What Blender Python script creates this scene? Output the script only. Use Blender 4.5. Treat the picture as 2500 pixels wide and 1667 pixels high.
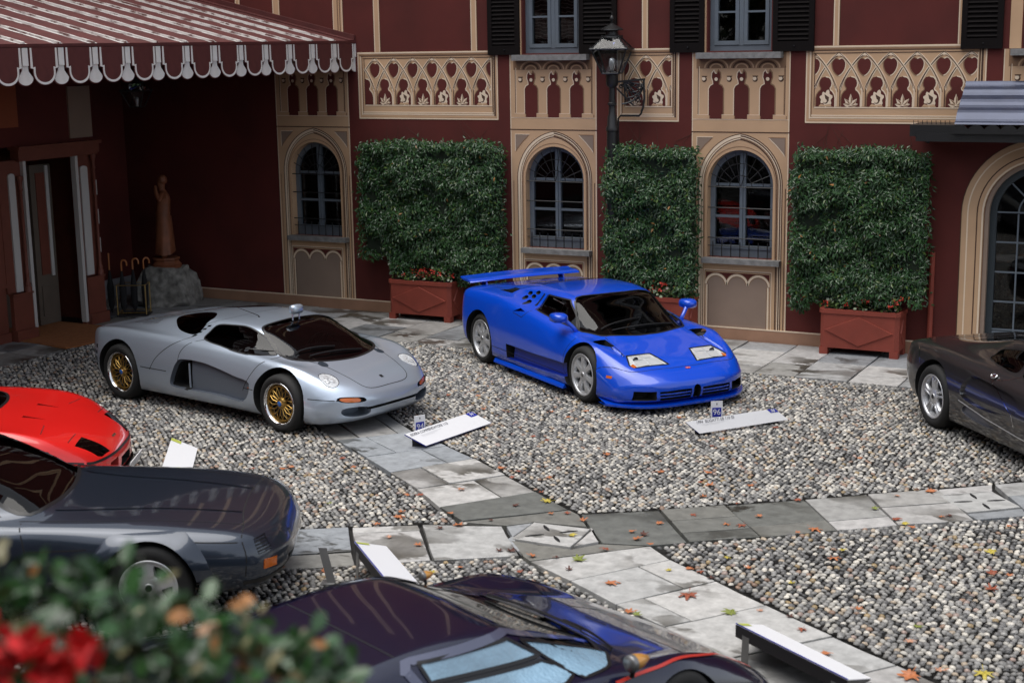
import bpy, bmesh, math, random
import numpy as np
from mathutils import Vector, Matrix
from mathutils.bvhtree import BVHTree
from mathutils import geometry as mgeo

for _o in list(bpy.data.objects):
    bpy.data.objects.remove(_o)
scene = bpy.context.scene
COL = scene.collection
PI = math.pi

# ------------------------------------------------------------------ camera
cam_d = bpy.data.cameras.new('camera')
cam = bpy.data.objects.new('camera', cam_d)
COL.objects.link(cam)
_rt = Vector((0.88742, 0.46068, -0.01607)); _up = Vector((-0.07616, 0.18091, 0.98055)); _fw = Vector((-0.45463, 0.86893, -0.19562))
_m = Matrix((_rt, _up, -_fw)).transposed().to_4x4()
_m.translation = Vector((0, -19.345, 4.054))
cam.matrix_world = _m
cam_d.sensor_width = 36.0
cam_d.lens = 52.323
cam_d.clip_start = 0.1
cam_d.clip_end = 400
cam_d.dof.use_dof = True
cam_d.dof.focus_distance = 16.8
cam_d.dof.aperture_fstop = 2.3
cam_d.dof.aperture_blades = 9
scene.camera = cam

# ------------------------------------------------------------------ sky, sun, exposure
world = bpy.data.worlds.new('World')
scene.world = world
world.use_nodes = True
_n = world.node_tree.nodes; _l = world.node_tree.links
_sky = _n.new('ShaderNodeTexSky')
_sky.sky_type = 'NISHITA'
_sky.sun_disc = False
SUN_EL, SUN_AZ = math.radians(76), math.radians(215)
_sky.sun_elevation = SUN_EL
_sky.sun_rotation = SUN_AZ
_sky.air_density = 1.0
_sky.dust_density = 1.5
_hs = _n.new('ShaderNodeHueSaturation')
_hs.inputs['Saturation'].default_value = 0.30
_l.new(_sky.outputs['Color'], _hs.inputs['Color'])
_bg = _n['Background']
_l.new(_hs.outputs['Color'], _bg.inputs['Color'])
_bg.inputs['Strength'].default_value = 0.12

sun_d = bpy.data.lights.new('sun', 'SUN')
sun_d.energy = 1.4
sun_d.angle = math.radians(60)
sun_d.color = (1.0, 0.96, 0.9)
sun = bpy.data.objects.new('sun', sun_d)
COL.objects.link(sun)
_sd = Vector((math.sin(SUN_AZ) * math.cos(SUN_EL), math.cos(SUN_AZ) * math.cos(SUN_EL), math.sin(SUN_EL)))
sun.rotation_euler = _sd.to_track_quat('Z', 'Y').to_euler()
sun.location = (0, -8, 20)

scene.view_settings.view_transform = 'Standard'
scene.view_settings.look = 'None'
scene.view_settings.gamma = 1.0
scene.view_settings.exposure = 0.88
scene.view_settings.use_curve_mapping = False
scene.render.engine = 'CYCLES'
scene.cycles.use_denoising = True
scene.cycles.max_bounces = 7
scene.cycles.diffuse_bounces = 3
scene.cycles.glossy_bounces = 4
scene.cycles.transmission_bounces = 4
scene.cycles.transparent_max_bounces = 10
scene.cycles.sample_clamp_indirect = 6.0
scene.cycles.caustics_reflective = False
scene.cycles.caustics_refractive = False

# ------------------------------------------------------------------ materials
def mat(name, col, rough=0.5, metal=0.0, coat=0.0, coat_rough=0.03, spec=0.5, var=0.0, vscale=6.0, bump=0.0, bscale=40.0, emit=None):
    m = bpy.data.materials.new(name)
    m.use_nodes = True
    nt = m.node_tree
    b = nt.nodes['Principled BSDF']
    b.inputs['Base Color'].default_value = (*col, 1)
    b.inputs['Roughness'].default_value = rough
    b.inputs['Metallic'].default_value = metal
    b.inputs['Coat Weight'].default_value = coat
    b.inputs['Coat Roughness'].default_value = coat_rough
    b.inputs['Specular IOR Level'].default_value = spec
    if var or bump:
        tc = nt.nodes.new('ShaderNodeTexCoord')
    if var:
        nz = nt.nodes.new('ShaderNodeTexNoise')
        nz.inputs['Scale'].default_value = vscale
        nz.inputs['Detail'].default_value = 6
        nt.links.new(tc.outputs['Object'], nz.inputs['Vector'])
        mr = nt.nodes.new('ShaderNodeMapRange')
        mr.inputs[1].default_value = 0.3; mr.inputs[2].default_value = 0.7
        mr.inputs[3].default_value = 1 - var; mr.inputs[4].default_value = 1 + var
        nt.links.new(nz.outputs['Fac'], mr.inputs[0])
        mx = nt.nodes.new('ShaderNodeVectorMath'); mx.operation = 'SCALE'
        mx.inputs[0].default_value = col
        nt.links.new(mr.outputs[0], mx.inputs['Scale'])
        nt.links.new(mx.outputs[0], b.inputs['Base Color'])
    if bump:
        n2 = nt.nodes.new('ShaderNodeTexNoise')
        n2.inputs['Scale'].default_value = bscale
        n2.inputs['Detail'].default_value = 4
        nt.links.new(tc.outputs['Object'], n2.inputs['Vector'])
        bp = nt.nodes.new('ShaderNodeBump')
        bp.inputs['Strength'].default_value = bump
        bp.inputs['Distance'].default_value = 0.01
        nt.links.new(n2.outputs['Fac'], bp.inputs['Height'])
        nt.links.new(bp.outputs[0], b.inputs['Normal'])
    if emit:
        b.inputs['Emission Color'].default_value = (*emit[0], 1)
        b.inputs['Emission Strength'].default_value = emit[1]
    return m

def glass_mat(name, tint, rough=0.02, refl=1.0, bump=None):
    m = bpy.data.materials.new(name)
    m.use_nodes = True
    nt = m.node_tree
    nt.nodes.remove(nt.nodes['Principled BSDF'])
    out = nt.nodes['Material Output']
    tr = nt.nodes.new('ShaderNodeBsdfTransparent'); tr.inputs[0].default_value = (*tint, 1)
    gl = nt.nodes.new('ShaderNodeBsdfGlossy'); gl.inputs['Roughness'].default_value = rough
    fr = nt.nodes.new('ShaderNodeFresnel'); fr.inputs['IOR'].default_value = 1.5
    mu = nt.nodes.new('ShaderNodeMath'); mu.operation = 'MULTIPLY'; mu.inputs[1].default_value = refl; mu.use_clamp = True
    mx = nt.nodes.new('ShaderNodeMixShader')
    nt.links.new(fr.outputs[0], mu.inputs[0]); nt.links.new(mu.outputs[0], mx.inputs[0])
    nt.links.new(tr.outputs[0], mx.inputs[1]); nt.links.new(gl.outputs[0], mx.inputs[2])
    nt.links.new(mx.outputs[0], out.inputs['Surface'])
    if bump:
        tc = nt.nodes.new('ShaderNodeTexCoord')
        vo = nt.nodes.new('ShaderNodeTexVoronoi'); vo.inputs['Scale'].default_value = bump[0]
        nt.links.new(tc.outputs['Object'], vo.inputs['Vector'])
        bp = nt.nodes.new('ShaderNodeBump'); bp.inputs['Strength'].default_value = bump[1]; bp.inputs['Distance'].default_value = 0.004
        nt.links.new(vo.outputs['Distance'], bp.inputs['Height'])
        nt.links.new(bp.outputs[0], gl.inputs['Normal']); nt.links.new(bp.outputs[0], fr.inputs['Normal'])
    return m

M = {}
M['burgundy'] = mat('burgundy_plaster', (0.095, 0.0135, 0.0100), 0.85, var=0.20, vscale=1.3, bump=0.06, bscale=60)
M['tan'] = mat('tan_paint', (0.56, 0.36, 0.215), 0.8, var=0.07, vscale=2.0)
M['tan_light'] = mat('cream_paint', (0.78, 0.63, 0.47), 0.8, var=0.05, vscale=3)
M['tan_dark'] = mat('umber_paint', (0.24, 0.135, 0.075), 0.8, var=0.08, vscale=3)
M['tan_deep'] = mat('dark_umber_paint', (0.075, 0.035, 0.02), 0.8)
M['taupe'] = mat('taupe_paint', (0.27, 0.195, 0.15), 0.8, var=0.08, vscale=2.2)
M['base_tan'] = mat('skirting_tan', (0.36, 0.20, 0.125), 0.7, var=0.12, vscale=3, bump=0.05)
M['stone_sill'] = mat('grey_stone', (0.21, 0.205, 0.20), 0.75, var=0.25, vscale=14, bump=0.3, bscale=60)
M['shutter'] = mat('shutter_brown', (0.006, 0.004, 0.004), 0.75, spec=0.15)
M['grey_frame'] = mat('blue_grey_paint', (0.125, 0.15, 0.18), 0.5, var=0.08)
M['dark_frame'] = mat('slate_blue_paint', (0.028, 0.038, 0.046), 0.5)
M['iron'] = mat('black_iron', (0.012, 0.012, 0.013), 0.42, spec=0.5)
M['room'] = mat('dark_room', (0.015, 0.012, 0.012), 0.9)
M['curtain'] = mat('lace_curtain', (0.10, 0.095, 0.09), 0.9)
M['pane'] = glass_mat('window_glass', (0.55, 0.57, 0.58))
M['black'] = mat('black_rubber', (0.008, 0.008, 0.008), 0.8)
M['terracotta'] = mat('red_brown_planter', (0.235, 0.043, 0.026), 0.62, var=0.12, vscale=4, bump=0.03)
M['awning_red'] = mat('awning_maroon', (0.095, 0.021, 0.019), 0.75, var=0.2, vscale=5)
M['awning_white'] = mat('awning_white', (0.75, 0.73, 0.70), 0.7, var=0.08, vscale=8)
M['soil'] = mat('dark_soil', (0.008, 0.007, 0.006), 0.8)
M['chrome'] = mat('chrome', (0.75, 0.76, 0.78), 0.08, 1.0)
M['alu'] = mat('silver_alloy', (0.60, 0.61, 0.63), 0.34, 0.6)
M['gold'] = mat('gold_alloy', (0.44, 0.27, 0.075), 0.32, 0.9)
M['amber'] = mat('amber_lens', (0.55, 0.13, 0.02), 0.15, coat=0.5)
M['lens'] = mat('lamp_lens', (0.72, 0.74, 0.76), 0.12, 0.3, coat=1.0)
M['trim'] = mat('black_trim', (0.010, 0.010, 0.011), 0.35)
M['gap'] = mat('panel_gap', (0.004, 0.004, 0.005), 0.8)
M['white'] = mat('white_board', (0.80, 0.80, 0.82), 0.45)
M['navyblue'] = mat('board_blue', (0.012, 0.022, 0.33), 0.5)
M['ink'] = mat('grey_ink', (0.16, 0.16, 0.18), 0.6)
M['lime'] = mat('lime_print', (0.46, 0.50, 0.08), 0.5)
M['signdark'] = mat('sign_dark', (0.012, 0.011, 0.014), 0.5)
M['brass'] = mat('brass', (0.62, 0.44, 0.17), 0.3, 0.9)

# ------------------------------------------------------------------ mesh helpers
def meshobj(name, verts, faces, m=None, parent=None, smooth=False, mats=None, fm=None):
    me = bpy.data.meshes.new(name)
    me.from_pydata([tuple(v) for v in verts], [], [tuple(f) for f in faces])
    if mats:
        for q in mats: me.materials.append(q)
        if fm is not None: me.polygons.foreach_set('material_index', list(fm))
    elif m: me.materials.append(m)
    if smooth: me.polygons.foreach_set('use_smooth', [True] * len(me.polygons))
    me.update()
    o = bpy.data.objects.new(name, me)
    COL.objects.link(o)
    if parent is not None: o.parent = parent
    return o

class MB:
    def __init__(s): s.v = []; s.f = []; s.m = []; s.cur = 0
    def add(s, vs, fs, mi=None):
        b = len(s.v); s.v.extend([tuple(v) for v in vs])
        for f in fs: s.f.append(tuple(b + i for i in f)); s.m.append(s.cur if mi is None else mi)
    def box(s, x0, x1, y0, y1, z0, z1, mi=None):
        s.add([(x0,y0,z0),(x1,y0,z0),(x1,y1,z0),(x0,y1,z0),(x0,y0,z1),(x1,y0,z1),(x1,y1,z1),(x0,y1,z1)],
              [(0,3,2,1),(4,5,6,7),(0,1,5,4),(1,2,6,5),(2,3,7,6),(3,0,4,7)], mi)
    def obox(s, c, ax, ay, az, mi=None):
        c = Vector(c); ax = Vector(ax); ay = Vector(ay); az = Vector(az)
        vs = [c + ax*i + ay*j + az*k for k in (-1,1) for i, j in ((-1,-1),(1,-1),(1,1),(-1,1))]
        s.add(vs, [(0,3,2,1),(4,5,6,7),(0,1,5,4),(1,2,6,5),(2,3,7,6),(3,0,4,7)], mi)
    def bar(s, a, b, w, h=None, up=(0,0,1), mi=None):
        a = Vector(a); b = Vector(b); d = (b-a); L = d.length; d.normalize(); h = h or w
        u = Vector(up)
        if abs(d.dot(u)) > 0.95: u = Vector((1,0,0))
        sx = d.cross(u).normalized(); sy = sx.cross(d)
        s.obox((a+b)/2, d*L/2, sx*w/2, sy*h/2, mi)
    def tube(s, pts, r, n=8, cap=True, mi=None):
        pts = [Vector(p) for p in pts]; rings = []
        R = r if hasattr(r, '__len__') else [r]*len(pts)
        prev = None
        for i, p in enumerate(pts):
            d = (pts[min(i+1, len(pts)-1)] - pts[max(i-1, 0)])
            if d.length < 1e-9: d = Vector((0,0,1))
            d.normalize()
            if prev is None:
                u = Vector((0,0,1)) if abs(d.z) < 0.9 else Vector((1,0,0))
                x = d.cross(u).normalized()
            else:
                x = (prev - d * prev.dot(d)).normalized()
            prev = x; y = d.cross(x)
            rings.append([p + (x*math.cos(2*PI*k/n) + y*math.sin(2*PI*k/n))*R[i] for k in range(n)])
        vs = [v for q in rings for v in q]; fs = []
        for i in range(len(pts)-1):
            for k in range(n):
                fs.append((i*n+k, i*n+(k+1)%n, (i+1)*n+(k+1)%n, (i+1)*n+k))
        if cap:
            fs.append(tuple(reversed(range(n)))); fs.append(tuple((len(pts)-1)*n+k for k in range(n)))
        s.add(vs, fs, mi)
    def lathe(s, prof, n=24, axis='z', c=(0,0,0), mi=None, a0=0, a1=2*PI):
        c = Vector(c); vs = []; fs = []; full = abs(a1-a0-2*PI) < 1e-6
        m_ = n if full else n+1
        for r, h in prof:
            for k in range(m_):
                t = a0 + (a1-a0)*k/n
                if axis == 'z': q = (r*math.cos(t), r*math.sin(t), h)
                elif axis == 'y': q = (r*math.cos(t), h, r*math.sin(t))
                else: q = (h, r*math.cos(t), r*math.sin(t))
                vs.append(c + Vector(q))
        for i in range(len(prof)-1):
            for k in range(n):
                k2 = (k+1) % m_
                f = (i*m_+k, i*m_+k2, (i+1)*m_+k2, (i+1)*m_+k)
                fs.append(f if axis != 'y' else tuple(reversed(f)))
        s.add(vs, fs, mi)
    def prism(s, poly, T, d0, d1, mi=None):
        """poly in 2D; T(u,v,d) -> 3D; extruded d0..d1 (d1 is the face seen)."""
        n = len(poly)
        a = sum(poly[i][0]*poly[(i+1)%n][1]-poly[(i+1)%n][0]*poly[i][1] for i in range(n))
        if a < 0: poly = poly[::-1]
        tri = mgeo.tessellate_polygon([[Vector((p[0], p[1], 0)) for p in poly]])
        vs = [T(p[0], p[1], d1) for p in poly] + [T(p[0], p[1], d0) for p in poly]
        fs = []
        for t in tri:
            t = list(t)
            ar = sum(poly[t[i]][0]*poly[t[(i+1)%3]][1]-poly[t[(i+1)%3]][0]*poly[t[i]][1] for i in range(3))
            if ar < 0: t.reverse()
            fs.append(tuple(t))
        for i in range(n):
            j = (i+1) % n
            fs.append((i, i+n, j+n, j))
        s.add(vs, fs, mi)
    def ribbon(s, pts, w, T, d0, d1, mi=None, closed=False):
        n = len(pts); L = []; Rr = []
        for i, p in enumerate(pts):
            if closed: a = pts[i-1]; b = pts[(i+1) % n]
            else: a = pts[max(i-1, 0)]; b = pts[min(i+1, n-1)]
            dx, dy = b[0]-a[0], b[1]-a[1]; q = math.hypot(dx, dy) or 1
            nx, ny = -dy/q*w/2, dx/q*w/2
            if 0 < i < n-1 or closed:
                e0 = (p[0]-a[0], p[1]-a[1]); e1 = (b[0]-p[0], b[1]-p[1])
                l0 = math.hypot(*e0) or 1; l1 = math.hypot(*e1) or 1
                cs = (e0[0]*e1[0]+e0[1]*e1[1])/l0/l1
                k = 1/max(0.45, math.sqrt(max(0, (1+cs)/2))); nx *= k; ny *= k
            L.append((p[0]+nx, p[1]+ny)); Rr.append((p[0]-nx, p[1]-ny))
        vs = [T(*q, d1) for q in L] + [T(*q, d1) for q in Rr] + [T(*q, d0) for q in L] + [T(*q, d0) for q in Rr]
        fs = []
        for i in range(n if closed else n-1):
            j = (i+1) % n
            fs += [(i, n+i, n+j, j), (i, j, 2*n+j, 2*n+i), (n+i, 3*n+i, 3*n+j, n+j)]
        if not closed:
            fs += [(0, 2*n, 3*n, n), (n-1, 2*n-1, 4*n-1, 3*n-1)]
        s.add(vs, fs, mi)
    def build(s, name, m=None, parent=None, smooth=False, mats=None, angle=None):
        o = meshobj(name, s.v, s.f, m, parent, smooth or angle is not None, mats, s.m if mats else None)
        if angle is not None: o.data.set_sharp_from_angle(angle=math.radians(angle))
        return o

def empty(name, loc=(0,0,0), rz=0.0, parent=None):
    o = bpy.data.objects.new(name, None)
    o.empty_display_size = 0.2
    COL.objects.link(o)
    o.location = loc; o.rotation_euler = (0, 0, rz)
    if parent is not None: o.parent = parent
    return o

def tag(o, label=None, cat=None, group=None, kind=None):
    if label: o['label'] = label
    if cat: o['category'] = cat
    if group: o['group'] = group
    if kind: o['kind'] = kind
    return o

def copy_tree(o, parent=None):
    c = o.copy(); COL.objects.link(c)
    if parent is not None: c.parent = parent
    for ch in o.children: copy_tree(ch, c)
    return c

def arc(cx, cy, r, a0, a1, n=16, ry=None):
    ry = ry or r
    return [(cx + r*math.cos(math.radians(a0+(a1-a0)*i/n)), cy + ry*math.sin(math.radians(a0+(a1-a0)*i/n))) for i in range(n+1)]

def text_mesh(txt, size):
    cu = bpy.data.curves.new('txt', 'FONT'); cu.body = txt; cu.size = size; cu.align_x = 'CENTER'; cu.align_y = 'CENTER'
    cu.extrude = 0.0005
    o = bpy.data.objects.new('txt', cu); COL.objects.link(o)
    dg = bpy.context.evaluated_depsgraph_get(); dg.update()
    me = bpy.data.meshes.new_from_object(o.evaluated_get(dg))
    bpy.data.objects.remove(o); bpy.data.curves.remove(cu)
    return me

def pchip(xs, ys):
    """monotone cubic through xs, ys (ys may be an array of columns)."""
    xs = np.asarray(xs, float); ys = np.asarray(ys, float)
    if ys.ndim == 1: ys = ys[:, None]
    h = np.diff(xs)[:, None]; d = np.diff(ys, axis=0)/h
    m = np.zeros_like(ys)
    if len(xs) > 2:
        w1 = 2*h[1:]+h[:-1]; w2 = h[1:]+2*h[:-1]
        same = d[:-1]*d[1:] > 0
        with np.errstate(divide='ignore', invalid='ignore'):
            hm = (w1+w2)/(w1/d[:-1]+w2/d[1:])
        m[1:-1] = np.where(same, hm, 0)
    m[0] = d[0]; m[-1] = d[-1]
    def f(t):
        t = np.atleast_1d(np.asarray(t, float))
        i = np.clip(np.searchsorted(xs, t, side='right')-1, 0, len(xs)-2)
        hh = (xs[i+1]-xs[i]); u = ((t-xs[i])/hh)[:, None]; hh = hh[:, None]
        return ((1+2*u)*(1-u)**2*ys[i] + u*(1-u)**2*hh*m[i] + u*u*(3-2*u)*ys[i+1] + u*u*(u-1)*hh*m[i+1])
    return f
rng = random.Random(7)
# ================================================================== GROUND
def xf(u, v, d): return (u, v, d)

def stone_mat(name='flagstone', tones=None, wet=.49):
    m = bpy.data.materials.new(name); m.use_nodes = True
    nt = m.node_tree; N = nt.nodes; Lk = nt.links; b = N['Principled BSDF']
    geo = N.new('ShaderNodeNewGeometry'); oi = N.new('ShaderNodeObjectInfo')
    # tone per slab
    cr = N.new('ShaderNodeValToRGB')
    e = cr.color_ramp.elements
    e[0].position = 0; e[0].color = (0.17, 0.178, 0.185, 1)
    e[1].position = 1; e[1].color = (0.50, 0.49, 0.47, 1)
    for p, c in ((0.25, (0.30, 0.315, 0.33, 1)), (0.45, (0.38, 0.38, 0.375, 1)), (0.6, (0.26, 0.255, 0.235, 1)), (0.8, (0.42, 0.41, 0.40, 1))):
        q = e.new(p); q.color = c
    if tones:
        for k, q in enumerate(e): q.color = (*[a+(b_-a)*k/(len(e)-1) for a, b_ in zip(tones[0], tones[1])], 1)
    Lk.new(oi.outputs['Random'], cr.inputs[0])
    n1 = N.new('ShaderNodeTexNoise'); n1.inputs['Scale'].default_value = 9; n1.inputs['Detail'].default_value = 9; n1.inputs['Roughness'].default_value = 0.65
    Lk.new(geo.outputs['Position'], n1.inputs['Vector'])
    mr = N.new('ShaderNodeMapRange'); mr.inputs[1].default_value = 0.3; mr.inputs[2].default_value = 0.7; mr.inputs[3].default_value = 0.72; mr.inputs[4].default_value = 1.22
    Lk.new(n1.outputs['Fac'], mr.inputs[0])
    sc = N.new('ShaderNodeVectorMath'); sc.operation = 'SCALE'
    Lk.new(cr.outputs[0], sc.inputs[0]); Lk.new(mr.outputs[0], sc.inputs['Scale'])
    # wet patches: shapes of their own, soaked darker and glossier
    off = N.new('ShaderNodeVectorMath'); off.operation = 'ADD'
    cmb = N.new('ShaderNodeCombineXYZ'); Lk.new(oi.outputs['Random'], cmb.inputs[2])
    Lk.new(geo.outputs['Position'], off.inputs[0]); Lk.new(cmb.outputs[0], off.inputs[1])
    mp = N.new('ShaderNodeMapping'); mp.inputs['Scale'].default_value = (1.5, 2.4, 4.0); mp.inputs['Rotation'].default_value = (0, 0, 0.3)
    Lk.new(off.outputs[0], mp.inputs[0])
    n2 = N.new('ShaderNodeTexNoise'); n2.inputs['Scale'].default_value = 1.0; n2.inputs['Detail'].default_value = 7; n2.inputs['Roughness'].default_value = 0.58; n2.inputs['Distortion'].default_value = 0.4
    Lk.new(mp.outputs[0], n2.inputs['Vector'])
    wr = N.new('ShaderNodeValToRGB'); wr.color_ramp.elements[0].position = wet; wr.color_ramp.elements[1].position = wet+.04
    Lk.new(n2.outputs['Fac'], wr.inputs[0])
    n3 = N.new('ShaderNodeTexNoise'); n3.inputs['Scale'].default_value = 0.9; n3.inputs['Detail'].default_value = 2
    Lk.new(geo.outputs['Position'], n3.inputs['Vector'])
    r3 = N.new('ShaderNodeMapRange'); r3.inputs[1].default_value = 0.42; r3.inputs[2].default_value = 0.62; Lk.new(n3.outputs['Fac'], r3.inputs[0])
    wm = N.new('ShaderNodeMath'); wm.operation = 'MULTIPLY'; Lk.new(wr.outputs[0], wm.inputs[0]); Lk.new(r3.outputs[0], wm.inputs[1])
    mx = N.new('ShaderNodeMix'); mx.data_type = 'RGBA'; mx.blend_type = 'MULTIPLY'
    Lk.new(wm.outputs[0], mx.inputs[0]); Lk.new(sc.outputs[0], mx.inputs[6]); mx.inputs[7].default_value = (0.24, 0.23, 0.205, 1)
    Lk.new(mx.outputs[2], b.inputs['Base Color'])
    rr = N.new('ShaderNodeMapRange'); rr.inputs[3].default_value = 0.62; rr.inputs[4].default_value = 0.32; Lk.new(wm.outputs[0], rr.inputs[0])
    Lk.new(rr.outputs[0], b.inputs['Roughness'])
    bp = N.new('ShaderNodeBump'); bp.inputs['Strength'].default_value = 0.25; bp.inputs['Distance'].default_value = 0.006
    Lk.new(n1.outputs['Fac'], bp.inputs['Height']); Lk.new(bp.outputs[0], b.inputs['Normal'])
    return m
M['flag'] = stone_mat()
M['flag_light'] = stone_mat('light_flagstone', ((.40, .40, .39), (.48, .47, .45)), .525)
M['flag_blue'] = stone_mat('blue_grey_flagstone', ((.27, .29, .31), (.34, .36, .38)), .54)
M['flag_dark'] = stone_mat('dark_flagstone', ((.13, .135, .125), (.19, .185, .165)), .52)

ground = meshobj('ground', [(-70,-70,-0.05),(70,-70,-0.05),(70,70,-0.05),(-70,70,-0.05)], [(0,1,2,3)], M['soil'])
tag(ground, kind='structure')

# ---- flagstones: each stone a child of its path
cross_path = empty('flagstone_path'); tag(cross_path, 'grey flagstone paths crossing in an X between the pebble fields', kind='structure')
wall_path = empty('wall_pavement', (0,0,0)); tag(wall_path, 'wide grey flagstone pavement along the foot of the red facade', kind='structure')
ALL_SLABS = []
def slab(poly, parent, h=None, name='flagstone', m=None):
    m = M['flag_'+m] if m else None
    cx = sum(p[0] for p in poly)/len(poly); cy = sum(p[1] for p in poly)/len(poly)
    pl = [(p[0]-cx, p[1]-cy) for p in poly]
    # shrink for the joint, slightly uneven outline
    q = []
    n = len(pl)
    a = sum(pl[i][0]*pl[(i+1)%n][1]-pl[(i+1)%n][0]*pl[i][1] for i in range(n))
    if a < 0: pl = pl[::-1]
    g_ = 0.008
    sh = []
    for i in range(n):
        p0, p1, p2 = pl[i-1], pl[i], pl[(i+1) % n]
        d1 = Vector((p1[0]-p0[0], p1[1]-p0[1])).normalized(); d2 = Vector((p2[0]-p1[0], p2[1]-p1[1])).normalized()
        n1 = Vector((-d1.y, d1.x)); n2 = Vector((-d2.y, d2.x)); k = n1+n2
        k = k/max(0.5, k.length_squared)*2 if k.length > 1e-4 else n1
        sh.append(Vector(p1)+k*g_)
    for i in range(n):
        A, B = sh[i], sh[(i+1) % n]; L = (B-A).length; d = (B-A).normalized() if L > 1e-6 else Vector((1,0)); nn = Vector((-d.y, d.x))
        st = max(1, int(L/0.22))
        for k in range(st):
            w = 0 if k == 0 else rng.uniform(-0.004, 0.007)
            q.append(tuple(A+d*(L*k/st)+nn*w))
    z = (rng.uniform(-0.006, 0.006) if h is None else h)
    b = MB()
    b.prism(q, xf, -0.05, z-0.004)
    # chamfered lip
    n = len(q); inn = []
    for i in range(n):
        p0, p1, p2 = Vector(q[i-1]), Vector(q[i]), Vector(q[(i+1) % n])
        d = (p2-p0).normalized(); inn.append(p1+Vector((-d.y, d.x))*0.006)
    vs = [(p[0], p[1], z-0.004) for p in q]+[(p[0], p[1], z) for p in inn]
    b.v = [v for v in b.v]
    base = len(b.v); b.v += vs
    for i in range(n): b.f.append((base+i, base+(i+1) % n, base+n+(i+1) % n, base+n+i)); b.m.append(0)
    tri = mgeo.tessellate_polygon([[Vector((p[0], p[1], 0)) for p in inn]])
    for t in tri:
        t = list(t); P = [inn[k] for k in t]
        ar = (P[1]-P[0]).cross(P[2]-P[0])
        if ar < 0: t.reverse()
        b.f.append(tuple(base+n+k for k in t)); b.m.append(0)
    o = b.build(name, m or M['flag'], parent)
    o.location = (cx, cy, 0)
    ALL_SLABS.append(poly)
    return o
def lerp(a, b, t): return (a[0]+(b[0]-a[0])*t, a[1]+(b[1]-a[1])*t)
def row(L0, L1, R0, R1, splits, parent, m=None):
    ts = [0]+list(splits)+[1]
    for t0, t1 in zip(ts[:-1], ts[1:]):
        slab([lerp(L0, R0, t0), lerp(L1, R1, t0), lerp(L1, R1, t1), lerp(L0, R0, t1)], parent, m=m)
AL = [(-10.92,-5.13),(-10.25,-5.62),(-9.55,-6.12),(-8.68,-6.78),(-8.05,-7.20),(-7.53,-7.56),(-7.02,-7.91),(-6.54,-8.31)]
AR = [(-10.38,-4.42),(-9.70,-4.90),(-9.00,-5.42),(-8.13,-6.13),(-7.51,-6.48),(-7.01,-6.79),(-6.46,-7.17),(-5.96,-7.53)]
for i, sp in enumerate([(0.5,), (0.35,), (0.3, 0.8), (0.38,), (0.68,), (0.36,), (0.64,)]):
    row(AL[i], AL[i+1], AR[i], AR[i+1], sp, cross_path, {3: 'blue', 4: 'blue'}.get(i))
S = lambda *p, m=None: slab(list(p), cross_path, m=m)
S((-6.54,-8.31),(-6.16,-8.57),(-5.45,-7.90),(-5.96,-7.53), m='dark')
S((-6.14,-8.60),(-5.44,-7.90),(-5.31,-7.98),(-5.09,-8.27),(-5.56,-8.33),(-5.74,-8.52), m='dark')
S((-8.60,-10.17),(-6.96,-9.13),(-6.59,-9.64),(-8.10,-10.70), m='blue'); S((-8.10,-10.72),(-6.58,-9.66),(-6.37,-9.92),(-7.90,-10.95))
S((-6.94,-9.12),(-6.45,-8.82),(-6.36,-8.93),(-6.85,-9.25)); S((-6.85,-9.25),(-6.36,-8.94),(-5.89,-9.55),(-6.35,-9.90))
S((-6.43,-8.80),(-5.77,-8.55),(-5.29,-9.16),(-5.87,-9.55), m='light')
S((-5.75,-8.53),(-5.57,-8.34),(-5.56,-8.83),(-5.28,-9.14))
S((-5.55,-8.84),(-4.99,-8.83),(-4.83,-8.61),(-4.45,-8.50),(-5.17,-9.23),(-5.27,-9.15), m='dark')
S((-5.03,-8.33),(-5.06,-8.29),(-4.84,-8.59),(-4.99,-8.80))
S((-5.30,-7.97),(-4.71,-7.58),(-4.18,-8.28),(-4.43,-8.48),(-4.82,-8.59),(-5.08,-8.26), m='dark')
U = [(-4.71,-7.57),(-4.24,-7.20),(-3.65,-6.74),(-3.18,-6.36),(-2.64,-5.93),(-2.20,-5.57),(-1.55,-5.02),(-0.85,-4.45),(-0.15,-3.9)]
Lw = [(-4.17,-8.28),(-3.67,-7.91),(-3.15,-7.47),(-2.72,-7.12),(-2.16,-6.72),(-1.76,-6.40),(-1.10,-5.88),(-0.40,-5.3),(0.3,-4.75)]
row(U[0], U[1], Lw[0], Lw[1], (0.37, 0.74), cross_path, 'dark'); row(U[1], U[2], Lw[1], Lw[2], (0.68,), cross_path, 'dark'); row(U[2], U[3], Lw[2], Lw[3], (0.72,), cross_path)
row(U[3], U[4], Lw[3], Lw[4], (0.45,), cross_path)
S((-2.63,-5.94),(-2.21,-5.58),(-2.17,-5.80),(-2.60,-6.13)); S((-2.26,-6.57),(-1.85,-6.21),(-1.77,-6.40),(-2.15,-6.70))
for i in (5, 6, 7): row(U[i], U[i+1], Lw[i], Lw[i+1], (0.4 if i % 2 else 0.6,), cross_path)
BL = [(-5.16,-9.25),(-4.68,-9.51),(-4.16,-9.82),(-3.68,-10.07),(-3.12,-10.44),(-2.60,-10.75),(-2.05,-11.08),(-1.5,-11.42),(-0.95,-11.75)]
BR = [(-4.42,-8.50),(-4.15,-8.74),(-3.66,-9.04),(-3.16,-9.36),(-2.56,-9.72),(-2.05,-10.01),(-1.55,-10.30),(-1.0,-10.62),(-0.45,-10.95)]
for i, sp in enumerate([(), (0.67,), (0.27,), (), (0.45,), (0.62,), (0.35,), (0.5,)]):
    row(BL[i], BL[i+1], BR[i], BR[i+1], sp, cross_path, 'light' if i < 5 else None)
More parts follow.
